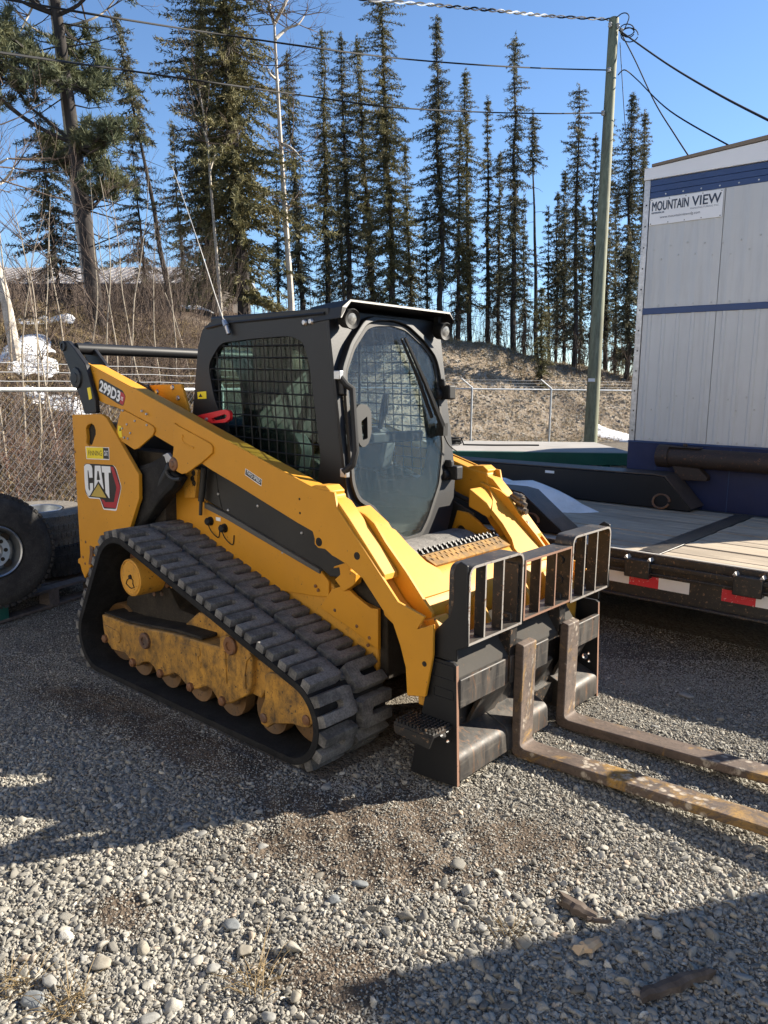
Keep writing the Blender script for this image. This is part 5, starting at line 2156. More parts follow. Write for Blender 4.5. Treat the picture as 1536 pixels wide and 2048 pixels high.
b = MB()
n0 = len(b.v)
FO = [(-.45, 2.07), (.45, 2.07), (.452, 1.80), (.455, 1.20), (.40, 1.02), (.30, .86), (.22, .80), (-.24, .80), (-.40, .98), (-.455, 1.10), (-.452, 1.80)]
HOLE = grow(GL, .012)
HOLE = [(min(max(p[0], -.435), .435), max(p[1], .82)) for p in HOLE]
b.prism(FO, 'x', 1.565, 1.585, holes=[HOLE])
slope_x(b, n0)
ff = b.build('front_frame', M_black_cab, LOADER, .004)
# deep hood over the top of the door
b = MB()
n0 = len(b.v)
top_ = [p for p in grow(GL, .045) if p[1] > 1.62]
ring = sorted(top_, key=lambda p: math.atan2(p[1] - 1.55, p[0] - cx_))
inn = [((p[0] - cx_) * .93 + cx_, (p[1] - 1.5) * .955 + 1.5) for p in ring]
k = len(ring)
vs = [(1.585, y, z) for y, z in ring] + [(1.620, y, z) for y, z in ring] + [(1.620, y, z) for y, z in inn] + [(1.585, y, z) for y, z in inn]
fs = []
for i in range(k - 1):
    for q in range(3):
        fs.append((q * k + i, q * k + i + 1, (q + 1) * k + i + 1, (q + 1) * k + i))
fs.append((0, k, 2 * k, 3 * k)); fs.append((k - 1, 4 * k - 1, 3 * k - 1, 2 * k - 1))
b.add([(x, min(max(y, -.44), .44), min(z, 2.055)) for x, y, z in vs], fs)
slope_x(b, n0)
b.build('door_hood', M_black, ff, .004)
b = MB()
n0 = len(b.v)
b.prism(grow(GL, .012), 'x', 1.586, 1.604, holes=[grow(GL, -.008)])
slope_x(b, n0)
door = b.build('door', paint('grey door frame seal', (.022, .022, .022), .6, dust=.35), LOADER, .004)
b = MB()
n0 = len(b.v)
b.prism(GL, 'x', 1.594, 1.599)
slope_x(b, n0)
b.build('door_glass', M_glass, door)


def F3(p, lift=.03):
    return Vector((1.60 + FSLOPE * (2.03 - p[1]) + lift, p[0], p[1]))


b = MB()
h = [F3(p, l) for p, l in zip([(-0.433, 1.749), (-0.423, 1.706), (-0.405, 1.687), (-0.428, 1.391), (-0.449, 1.325), (-0.483, 1.286)], (.0, .03, .05, .05, .04, .0))]
b.tube(h, .017, 10)
b.build('grab_handle', M_plastic, door)
for p in [(-0.439, 1.754), (-0.470, 1.283)]:
    b = MB()
    c = F3(p, -.01)
    b.box(c.x - .012, c.x + .03, c.y - .014, c.y + .014, c.z - .022, c.z + .022)
    b.build('door_hinge', M_steel, door, .004)
b = MB()
n0 = len(b.v)
LH = rounded([(-0.376, 1.597), (-0.348, 1.614), (-0.301, 1.613), (-0.268, 1.583), (-0.283, 1.471), (-0.318, 1.415), (-0.361, 1.400), (-0.386, 1.426), (-0.387, 1.512)], .02, 4)
LS = rounded([(-0.351, 1.530), (-0.303, 1.554), (-0.317, 1.445), (-0.355, 1.437)], .008, 3)
b.prism(LH, 'x', 1.606, 1.636, holes=[LS])
slope_x(b, n0)
b.build('latch_handle', M_plastic, door, .006)
b = MB()
w = [F3(p, l) for p, l in zip([(0.313, 1.457), (0.284, 1.505), (0.196, 1.724), (0.068, 1.957)], (.035, .05, .035, .03))]
b.tube(w, [.022, .020, .015, .009], 6)
w2 = [F3(p, .02) for p in [(0.244, 1.533), (0.163, 1.737), (0.050, 1.951)]]
b.tube(w2, [.010, .011, .007], 6)
c = F3([(0.306, 1.468)][0], .03)
b.box(c.x - .02, c.x + .03, c.y - .02, c.y + .02, c.z - .035, c.z + .035)
b.build('wiper', M_plastic, door)
for p in [(0.407, 1.670), (0.395, 1.219)]:
    b = MB()
    c = F3(p, .01)
    b.box(c.x - .05, c.x + .05, c.y - .03, c.y + .035, c.z - .038, c.z + .042)
    b.box(c.x - .03, c.x + .02, c.y - .045, c.y - .02, c.z + .03, c.z + .075)
    b.tube([c + Vector((-.02, -.035, -.01)), c + Vector((-.02, -.075, -.01))], .032, 14)
    b.build('hinge_housing', M_plastic, door, .010, 3)
b = MB()
b.tube(smooth_path([F3(p, .04) for p in [(0.310, 1.440), (0.339, 1.391), (0.377, 1.361), (0.417, 1.342)]], 4), .004, 6)
b.build('wiper_hose', M_plastic, door)
# lamps under the visor
for p, sd_ in (([(-0.349, 2.030)][0], -1), ([(0.405, 2.014)][0], 1)):
    c = F3(p, .0)
    c.y = sd_ * .375 if sd_ < 0 else .385
    b = MB()
    b.lathe([(0, 0), (.040, 0), (.046, .012), (.047, .060), (.050, .066), (.046, .072), (.041, .068), (0, .060)], (c.x + .015, c.y, c.z), (1, -.12, -.12), 24)
    lm = b.build('work_lamp', M_plastic, cab)
    b = MB()
    b.lathe([(0, .066), (.038, .064), (.041, .062)], (c.x + .016, c.y, c.z), (1, -.12, -.12), 24)
    ln = b.build('lamp_lens', M_lens, cab)
    b = MB()
    b.box(c.x, c.x + .03, c.y - .015, c.y + .015, c.z + .03, 2.09)
    b.build('lamp_bracket', M_plastic, cab)
# aerial on the rear roof corner
A = [Vector((x, -.47, z)) for x, z in [(0.839, 1.974), (0.818, 2.017), (0.793, 2.050), (0.723, 2.188), (0.576, 2.494), (0.358, 2.912)]]
b = MB()
b.tube([A[0], A[1]], .013, 10)
b.tube([A[1], A[2]], [.018, .010], 10)
an = b.build('aerial_mount', M_steel, cab)
b = MB()
b.tube(smooth_path(A[2:], 4), [.0028] * 8 + [.0018] * 5, 6)
b.build('aerial_whip', paint('white aerial', (.42, .41, .39), .4, dust=.1), cab)
# interior
b = MB()
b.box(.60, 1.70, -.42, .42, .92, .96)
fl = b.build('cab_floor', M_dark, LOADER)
b = MB()
b.prism(rounded([(.72, 1.16), (.72, 1.28), (1.12, 1.30), (1.18, 1.22), (1.12, 1.15)], .04, 4), 'y', -.23, .23)
b.prism(rounded([(.66, 1.24), (.60, 1.78), (.72, 1.80), (.80, 1.28)], .04, 4), 'y', -.23, .23)
b.prism(rounded([(.62, 1.80), (.61, 1.95), (.71, 1.95), (.72, 1.80)], .03, 4), 'y', -.12, .12)
seat = b.build('operator_seat', M_seat, LOADER, .03, 3)
b = MB()
b.prism([(.74, .96), (.76, 1.16), (1.05, 1.16), (1.10, .96)], 'y', -.2, .2)
b.build('seat_base', M_khaki, seat, .02)
for s in (-1, 1):
    b = MB()
    b.prism(rounded([(.80, 1.20), (.80, 1.46), (1.25, 1.46), (1.32, 1.38), (1.28, 1.20)], .04, 3), 'y', s * .40, s * .29)
    cs_ = b.build('control_console', M_headliner, LOADER, .02)
    b = MB()
    b.tube([(1.24, s * .33, 1.44), (1.26, s * .33, 1.52), (1.28, s * .32, 1.55), (1.30, s * .32, 1.66)], [.015, .018, .026, .020], 12)
    b.build('joystick', M_plastic, cs_)
b = MB()
b.box(1.48, 1.52, -.40, .40, 1.39, 1.45)
b.build('lap_bar', M_plastic, LOADER, .01)

# ---- tracks
T1 = (.16, .207, .212)      # rear idler: x, z, belt radius
T2 = (.43, .60, .252)      # drive sprocket
T3 = (1.83, .205, .207)    # front idler


def tangent(c1, c2, side):
    x1, z1, r1 = c1; x2, z2, r2 = c2
    d = math.hypot(x2 - x1, z2 - z1)
    a = math.atan2(z2 - z1, x2 - x1)
    be = a + side * math.acos((r1 - r2) / d)
    return (x1 + r1 * math.cos(be), z1 + r1 * math.sin(be)), (x2 + r2 * math.cos(be), z2 + r2 * math.sin(be)), be


p12a, p12b, an12 = tangent(T1, T2, 1)
p23a, p23b, an23 = tangent(T2, T3, 1)
p31a, p31b, an31 = tangent(T3, T1, 1)


def arc(c, a0, a1, n):
    while a1 > a0:
        a1 -= 2 * math.pi
    return [(c[0] + c[2] * math.cos(a0 + (a1 - a0) * i / n), c[1] + c[2] * math.sin(a0 + (a1 - a0) * i / n)) for i in range(n + 1)]


PATH = arc(T1, an31, an12, 20) + arc(T2, an12, an23, 16) + arc(T3, an23, an31, 22)
cum = [0.0]
for i in range(1, len(PATH) + 1):
    a = PATH[i - 1]; c = PATH[i % len(PATH)]
    cum.append(cum[-1] + math.hypot(c[0] - a[0], c[1] - a[1]))
LEN = cum[-1]


def at_s(s):
    s %= LEN
    for i in range(len(PATH)):
        if cum[i + 1] >= s:
            a = Vector(PATH[i]); c = Vector(PATH[(i + 1) % len(PATH)])
            t = (s - cum[i]) / max(cum[i + 1] - cum[i], 1e-6)
            return a + (c - a) * t
    return Vector(PATH[0])


def tang(s):
    d = at_s(s + .03) - at_s(s - .03)
    return d.normalized()


NL = 31
PITCH = LEN / NL


def lug_mesh(poly, h, name, mat_):
    import bmesh
    b = MB()
    b.prism(poly, 'z', -.014, h)
    me = b.mesh(name, mat_, sharp=0)
    bm = bmesh.new(); bm.from_mesh(me)
    bmesh.ops.recalc_face_normals(bm, faces=bm.faces)
    ed = [e for e in bm.edges if all(v.co.z > 0 for v in e.verts)]
    bmesh.ops.bevel(bm, geom=ed, offset=.007, segments=2, affect='EDGES', profile=.6)
    bm.to_mesh(me); bm.free()
    me.polygons.foreach_set('use_smooth', [True] * len(me.polygons))
    me.set_sharp_from_angle(angle=R(40))
    return me


hp = PITCH * .5
U = [(-hp * .76, 0), (hp * .76, 0), (hp * .88, .03), (hp * .88, .208), (hp * .24, .208), (hp * .22, .080), (hp * .10, .072), (-hp * .10, .072), (-hp * .22, .080), (-hp * .24, .208), (-hp * .88, .208), (-hp * .88, .03)]
# local: x along travel, y across the belt (0 = middle line), z outward
ME_OUT = lug_mesh([(x, -.012 - y) for x, y in reversed(U)], .040, 'tread_lug', M_lug)
ME_IN = lug_mesh([(x, .020 + y) for x, y in U], .040, 'tread_lug', M_lug)
ME_MID = lug_mesh([(-.030, -.010), (.030, -.010), (.030, .018), (-.030, .018)], .016, 'tread_block', M_lug)
for s in (-1, 1):
    yc = s * .74
    b = MB()
    k = len(PATH)
    inner = []
    for i in range(k):
        a = Vector(PATH[i - 1]); c = Vector(PATH[(i + 1) % k])
        t = (c - a).normalized()
        n = Vector((t.y, -t.x))
        inner.append((PATH[i][0] + n.x * .032, PATH[i][1] + n.y * .032))
    vs = [(x, yc - .225, z) for x, z in PATH] + [(x, yc + .225, z) for x, z in PATH] + [(x, yc + .225, z) for x, z in inner] + [(x, yc - .225, z) for x, z in inner]
    fs = []
    for i in range(k):
        j = (i + 1) % k
        for q in range(4):
            w_ = (q + 1) % 4
            fs.append((q * k + i, q * k + j, w_ * k + j, w_ * k + i))
    b.add(vs, fs)
    track = b.build('rubber_track', M_belt, LOADER)
    for i in range(NL):
        for (me, off, nm) in ((ME_OUT if s < 0 else ME_OUT, 0.0, 'tread_lug'), (ME_IN, .5, 'tread_lug'), (ME_MID, .25, 'tread_block')):
            sa = (i + off) * PITCH
            p = at_s(sa); t = tang(sa)
            ang = math.atan2(t.y, t.x)
            o = put(nm, me, track, (p.x, yc, p.y), (0, 0, 0))
            X = Vector((t.x, 0, t.y)); Z = Vector((-t.y, 0, t.x)); Y = Z.cross(X)
            if s > 0:
                Y = -Y; X = -X
            m = Matrix((X, Y, Z)).transposed()
            o.rotation_euler = m.to_euler()

# ---- track frames, rollers, idlers, drives
FR = [(0.144, 0.340), (0.414, 0.340), (0.652, 0.360), (0.901, 0.387), (1.113, 0.395), (1.280, 0.405), (1.282, 0.458), (1.331, 0.476), (1.386, 0.486), (1.514, 0.446), (1.528, 0.404), (1.521, 0.271), (1.501, 0.217), (1.359, 0.129), (1.314, 0.113), (1.265, 0.115), (1.201, 0.164), (1.159, 0.164), (1.062, 0.120), (1.017, 0.108), (0.973, 0.132), (0.916, 0.162), (0.879, 0.163), (0.807, 0.130), (0.757, 0.106), (0.719, 0.110), (0.677, 0.148), (0.638, 0.162), (0.613, 0.159), (0.566, 0.144), (0.518, 0.111), (0.475, 0.097), (0.440, 0.121), (0.415, 0.145), (0.384, 0.156), (0.240, 0.145), (0.171, 0.191), (0.153, 0.246)]
BOLTS = [(0.477, 0.124), (0.754, 0.131), (1.031, 0.129), (1.302, 0.129)]
for s in (-1, 1):
    b = MB()
    b.prism(FR, 'y', s * .915, s * .80)
    tf = b.build('track_frame', M_yellow_worn, LOADER, .008)
    b = MB()
    b.prism([(.20, .42), (.36, .60), (.60, .62), (.74, .46), (1.30, .44), (1.70, .40), (1.62, .28), (.16, .26)], 'y', s * .78, s * .62)
    b.build('inner_frame', M_dark, tf, .008)  # coloured near-black so the space under the belt looks like a shaded gap
    b = MB()
    b.prism([(0.751, 0.344), (0.943, 0.490), (1.138, 0.490), (1.456, 0.377), (1.377, 0.318), (1.132, 0.325)], 'y', s * .80, s * .66)
    b.build('frame_web', M_yellow_worn, tf, .01)
    b = MB()
    TP = [(x, z) for x, z in FR[:5]]
    b.prism([(x, z + .004) for x, z in TP] + [(x, z + .016 + .006 * math.sin(x * 30)) for x, z in reversed(TP)], 'y', s * .900, s * .70)
    b.build('packed_dirt', M_dark, tf, .004)
    b = MB()
    b.prism(rounded([(.17, .285), (.33, .275), (.36, .24), (.33, .20), (.21, .20)], .02, 3), 'y', s * .921, s * .91)
    b.build('end_plate', M_yellow_worn, tf, .003)
    b = MB()
    RK = [(1.636, 0.356), (1.662, 0.373), (1.718, 0.385), (1.853, 0.354), (1.935, 0.297), (1.954, 0.260), (1.960, 0.212), (1.934, 0.185), (1.888, 0.173), (1.825, 0.170), (1.696, 0.130), (1.649, 0.095), (1.606, 0.102), (1.595, 0.132), (1.603, 0.172), (1.634, 0.241)]
    b.prism(RK, 'y', s * .925, s * .90)
    rk = b.build('rocker_plate', M_yellow_worn, LOADER, .006)
    b = MB()
    b.prism([(1.452, 0.397), (1.644, 0.384), (1.657, 0.338), (1.553, 0.201), (1.447, 0.210)], 'y', s * .88, s * .76)
    b.build('rocker_arm', M_yellow_worn, rk, .008)
    wheels = [(x, z - .03, .112) for x, z in BOLTS] + [([(1.610, 0.129)][0][0], .135, .110)]
    for (x, z, r) in wheels:
        z = .034 + r
        b = MB()
        b.lathe([(0, -.03), (r * .45, -.03), (r * .55, -.012), (r * .90, -.002), (r, .0), (r, -.06), (r * .7, -.07), (r * .7, -.16), (r, -.17), (r, -.23), (0, -.23)], (x, s * .86, z), (0, s, 0), 30)
        b.build('track_roller', M_roller, LOADER)
    for (x, z, r) in ((T1[0], T1[1], T1[2] - .034), (T3[0], T3[1], T3[2] - .034)):
        b = MB()
        b.lathe([(0, -.02), (r * .3, -.02), (r * .5, -.045), (r * .86, -.02), (r * .97, .0), (r, -.008), (r, -.075), (r * .7, -.08), (r * .7, -.14), (r, -.145), (r, -.22), (0, -.22)], (x, s * .80, z), (0, s, 0), 40)
        b.build('idler_wheel', M_roller, LOADER)
    for (x, z) in BOLTS + [(1.628, 0.139), (1.921, 0.219)] + [(0.180, 0.198)]:
        b = MB()
        b.lathe([(0, .022), (.014, .022), (.018, .018), (.024, .016), (.026, 0)], (x, s * .915, z), (0, s, 0), 6 if x < 1.5 else 12)
        b.build('axle_bolt', M_rust, tf)
    for (x, z) in [(0.615, 0.286), (1.379, 0.438)]:
        b = MB()
        b.lathe([(0, .012), (.020, .012), (.022, .020), (.040, .020), (.046, .014), (.046, 0)], (x, s * .915, z), (0, s, 0), 26)
        b.build('pivot_cap', M_rust, tf)
    b = MB()
    b.prism(rounded([(0.942, 0.352), (1.119, 0.361), (1.125, 0.322), (1.104, 0.314), (1.102, 0.289), (1.128, 0.290), (1.122, 0.254), (0.955, 0.244)], .006, 2), 'y', s * .920, s * .91)
    b.build('access_cover', M_yellow_worn, tf, .002)
    b = MB()
    for P in ([(1.314, 0.394), (1.323, 0.311), (1.329, 0.231), (1.341, 0.234), (1.336, 0.322), (1.334, 0.397)], [(1.462, 0.390), (1.468, 0.310), (1.470, 0.239), (1.489, 0.244), (1.487, 0.328), (1.500, 0.389), (1.535, 0.423), (1.524, 0.435)]):
        b.prism(P, 'y', s * .922, s * .91)
    b.build('weld_rib', M_yellow_worn, tf, .002)
    # final drive: cap, barrel, bolt ring, sprocket
    (hx, hz) = [(0.517, 0.633)][0]
    b = MB()
    b.lathe([(0, .006), (.085, .006), (.088, .002), (.094, .002), (.098, .008), (.104, .006), (.106, -.004), (.106, -.16), (.15, -.165), (.15, -.20), (0, -.20)], (hx, s * .93, hz), (0, s, 0), 40)
    fd = b.build('final_drive', M_yellow_dirty, LOADER)
    b = MB()
    b.tube([(hx + math.cos(a_) * .024 * (1 + .5 * (q % 3)), s * .938, hz + math.sin(a_) * .03 - .03) for q, a_ in enumerate([i * .7 for i in range(10)])], .003, 5)
    b.lathe([(0, .008), (.012, .008), (.014, 0)], (hx, s * .936, hz + .005), (0, s, 0), 8)
    b.build('drain_plug', M_dark, fd)
    for q in range(10):
        a_ = 2 * math.pi * q / 10 + .2
        b = MB()
        b.lathe([(0, .02), (.014, .02), (.016, 0)], (hx + .128 * math.cos(a_), s * .765, hz + .128 * math.sin(a_)), (0, s, 0), 6)
        b.build('bolt', M_rust, fd)
    b = MB()
    teeth = []
    for q in range(48):
        a_ = 2 * math.pi * q / 48
        r = .212 if (q % 4) in (0, 1) else .180
        teeth.append((T2[0] + r * math.cos(a_), T2[1] + r * math.sin(a_)))
    b.prism(teeth, 'y', s * .77, s * .69)
    b.build('drive_sprocket', M_rust, fd, .004)

# ================================================================== PALLET FORK ATTACHMENT
FORK = thing('pallet_fork', 'black pallet fork frame with two rusty tines hung on the front of the loader', 'pallet fork', (2.5, 0, 0))
M_edge = paint('worn bare steel edge', (.26, .24, .22), .5, dust=.35, chips=.9, chip_col=(.10, .055, .035))
M_edge_rust = paint('rust brown edge', (.22, .12, .08), .6, dust=.3, chips=.7, chip_col=(.08, .05, .04))


def edge_faces(ob, axis, mi=1):
    for p in ob.data.polygons:
        if p.normal[axis] > .85:
            p.material_index = mi


SP = [(2.405, 0.559), (2.423, 0.571), (2.536, 0.572), (2.554, 0.562), (2.576, 0.032), (2.444, 0.022), (2.323, 0.017), (2.350, 0.175), (2.391, 0.371), (2.407, 0.481)]
holes = [circle(x, z, r, 14) for (x, z), r in zip([(2.494, 0.244), (2.517, 0.265), (2.521, 0.221)], (.017, .008, .008))]
for y0, y1 in ((-.672, -.656), (.640, .656)):
    b = MB()
    b.prism(SP, 'y', y0, y1, holes=holes)
    sp = b.build('side_plate', [M_black, M_edge_rust], FORK, .003)
    edge_faces(sp, 0)
UP = [(2.524, 0.960), (2.533, 0.989), (2.557, 1.007), (2.592, 0.994), (2.604, 0.657), (2.550, 0.629), (2.552, 0.578), (2.427, 0.575), (2.416, 0.599), (2.425, 0.663), (2.442, 0.698), (2.510, 0.769), (2.526, 0.829)]
for y0, y1 in ((-.668, -.656), (.640, .654)):
    b = MB()
    b.prism(UP, 'y', y0, y1)
    b.build('upright_plate', M_black, FORK, .004)
for y in (-.235, .225):
    b = MB()
    b.box(2.50, 2.56, y - .03, y + .03, .50, .70)
    b.build('upright_post', M_black_worn, FORK, .004)
# embossed panels on the near plate (flat recess frames)
b = MB()
for P in ([(2.433, 0.556), (2.540, 0.555), (2.544, 0.493), (2.435, 0.494)], [(2.441, 0.449), (2.541, 0.448), (2.542, 0.409), (2.442, 0.407)]):
    x0, z0 = P[0]
    ring = rounded(P, .008, 2)
    b.tube([(x, -.673, z) for x, z in ring] + [(ring[0][0], -.673, ring[0][1])], .0035, 5)
b.build('embossed_frame', M_black, FORK)
YS1 = [(-0.281, 0.433)][0][0]
YS2 = [(-0.007, 0.426)][0][0]
YS3 = [(0.145, 0.425)][0][0]
YS4 = [(0.443, 0.429)][0][0]
YS5 = [(0.633, 0.405)][0][0]
b = MB()
b.box(2.40, 2.43, -.655, .64, .20, .60)
b.build('back_plate', M_black_worn, FORK, .004)
b = MB()
b.prism([(2.44, .60), (2.485, .595), (2.55, .505), (2.55, .48), (2.44, .48)], 'y', -.655, .40)
tr_ = b.build('top_rail', M_dull, FORK, .004)
b = MB()
for i in range(34):
    y = -.22 + i * .018
    b.box(2.47, 2.49, y, y + .009, .59, .612)
b.build('grip_teeth', M_scraped, tr_)['kind'] = 'stuff'
for (y0, y1) in ((-.655, YS1), (YS1 + .02, YS3 - .06), (YS3, YS3 + .01), (YS4 - .10, .638)):
    if y1 - y0 < .05:
        continue
    b = MB()
    b.box(2.538, 2.566, y0, y1, .372, .500)
    hb = b.build('hook_bar', M_scraped, FORK, .005)
    b = MB()
    x = y0 + .06
    while x < y1 - .02:
        b.cyl((2.566, x, .488), (2.5675, x, .488), .007, 10)
        x += .17
    b.build('bolt_hole', M_dark, hb)
BP = rounded([(2.43, .045), (2.43, .215), (2.572, .158), (2.578, .050), (2.56, .045)], [.01, .01, .030, .006, .006], 6)
for (y0, y1) in ((-.655, YS1), (YS1 + .005, YS3 - .05), (YS4 - .11, .638)):
    b = MB()
    b.prism(BP, 'y', y0, y1)
    b.build('bottom_rail', M_scraped, FORK, .003)
b = MB()
b.prism([(2.42, .07), (2.47, .07), (2.47, .18), (2.42, .18)], 'y', -.65, .63)
b.build('bottom_tube', M_black_worn, FORK)
for y0 in (-.43, -.02, .36):
    b = MB()
    b.prism([(2.435, .20), (2.455, .20), (2.535, .36), (2.515, .37)], 'y', y0, y0 + .22)
    b.build('gusset', M_scraped, FORK, .003)
# grip step on the near plate
b = MB()
b.box(2.33, 2.54, -.80, -.672, .285, .297)
b.prism([(2.33, .285), (2.34, .25), (2.52, .235), (2.54, .285)], 'y', -.805, -.795)
for i in range(11):
    for j in range(6):
        b.box(2.335 + i * .019, 2.344 + i * .019, -.795 + j * .021, -.782 + j * .021, .297, .309)
b.build('grip_step', M_black_worn, FORK, sharp=20)


def guard(y0, y1, z0, z1, bars, rad, edge, name='back_guard'):
    def X(q, a, c_):
        return [(y, z) for y, z in q]
    t = .011
    outer = rounded([(y0, z0), (y1, z0), (y1, z1), (y0, z1)], rad, 6)
    inner = rounded([(y0 + t, z0 + t), (y1 - t, z0 + t), (y1 - t, z1 - t), (y0 + t, z1 - t)], [max(r - t, .001) for r in rad], 6)
    b = MB()
    b.prism(outer, 'x', 2.50, 2.60, holes=[inner])
    g = b.build(name, [M_black_worn, edge], FORK, 0)
    edge_faces(g, 0)
    for y in bars:
        b = MB()
        b.box(2.548, 2.598, y - .005, y + .005, z0 + t, z1 - t)
        o = b.build('guard_bar', [M_black_worn, edge], g)
        edge_faces(o, 0)
    return g


yb = lambda *a: [p[0] for p in a]
g1 = guard(-.662, -.238, .655, .99, [p[0] for p in [(-0.537, 0.828), (-0.401, 0.822)]], [.004, .004, .05, .05], M_edge)
g2 = guard(-.225, .215, .665, .945, [p[0] for p in [(-0.083, 0.806), (0.063, 0.815)]], [.004, .004, .004, .004], M_edge_rust)
g3 = guard(.222, .648, .655, .99, [p[0] for p in [(0.361, 0.825), (0.495, 0.828)]], [.004, .004, .05, .05], M_edge)
for g, y, zs in ((g1, -.252, (.87, .76)), (g2, .198, (.87, .77))):
    for z in zs:
        b = MB()
        b.lathe([(0, .004), (.012, .004), (.014, .007), (.020, .007), (.022, 0)], (2.545, y, z), (0, -1, 0), 18)
        b.build('guard_bolt', M_black_worn, g)
for y0 in (-.30, .17):
    b = MB()
    b.box(2.505, 2.585, y0 + .04, y0 + .052, .666, .93)
    b.build('mount_strap', M_black_worn, FORK)

for (y0, y1, lab) in ((-.235, -.115, 'near'), (.190, .310, 'far')):
    b = MB()
    P = [(2.568, .535), (2.573, .560), (2.613, .552), (2.613, .080), (2.618, .068), (2.635, .0605), (2.72, .0620), (3.72, .099), (3.86, .098), (3.865, .086), (3.72, .064), (2.68, .012), (2.60, .012), (2.578, .020), (2.568, .045)]
    b.prism(P, 'y', y0, y1)
    o = b.build('fork_tine', M_fork, FORK, .006, 3)
    b = MB()
    b.box(2.50, 2.575, y0 + .02, y1 - .02, .48, .545)
    b.cyl((2.53, (y0 + y1) / 2, .54), (2.53, (y0 + y1) / 2, .625), .009, 10)
    b.cyl((2.53, (y0 + y1) / 2 - .03, .625), (2.53, (y0 + y1) / 2 + .03, .625), .006, 8)
    b.build('locking_pin', M_black_worn, o, .003)

# ================================================================== TREES AND BRUSH
class Leaf:
    """Fast collector of small triangles with a tint value, for foliage."""

    def __init__(s):
        s.v = []; s.t = []

    def tri(s, A_, B_, C_, tint):
        s.v.append(np.stack([A_, B_, C_], 1).reshape(-1, 3)); s.t.append(np.repeat(tint, 3))

    def mesh(s, name, mat_, origin):
        V = np.concatenate(s.v) - np.array(origin)[None, :]
        T = np.concatenate(s.t)
        n = len(V)
        me = bpy.data.meshes.new(name)
        me.vertices.add(n); me.vertices.foreach_set('co', V.ravel().astype('f'))
        me.loops.add(n); me.loops.foreach_set('vertex_index', np.arange(n))
        k = n // 3
        me.polygons.add(k); me.polygons.foreach_set('loop_start', np.arange(0, n, 3)); me.polygons.foreach_set('loop_total', np.full(k, 3))
        me.update(calc_edges=True)
        a = me.attributes.new('tint', 'FLOAT', 'POINT'); a.data.foreach_set('value', np.clip(T, 0, 1).astype('f'))
        me.materials.append(mat_)
        return me


def nrm(a):
    return a / np.maximum(np.linalg.norm(a, axis=1, keepdims=True), 1e-9)


def sprays(leaf, C, D, size, rng, per=6, hang=.45, spread=.9, wide=.27):
    """Tufts of narrow pointed triangles around centres C, leaning along directions D."""
    n = len(C)
    C = np.repeat(C, per, 0); D = np.repeat(D, per, 0)
    sz = np.repeat(size if hasattr(size, '__len__') else np.full(n, size), per) * rng.uniform(.6, 1.35, n * per)
    tint = np.repeat(rng.normal(.45, .22, n), per) + rng.normal(0, .10, n * per)
    d = nrm(D + rng.normal(0, spread, (n * per, 3)) + np.array([0, 0, -hang]))
    w = nrm(np.cross(d, rng.normal(0, 1, (n * per, 3))))
    o = C + rng.normal(0, .25, (n * per, 3)) * sz[:, None]
    leaf.tri(o - w * (sz * wide * .5)[:, None], o + w * (sz * wide * .5)[:, None], o + d * sz[:, None], tint)


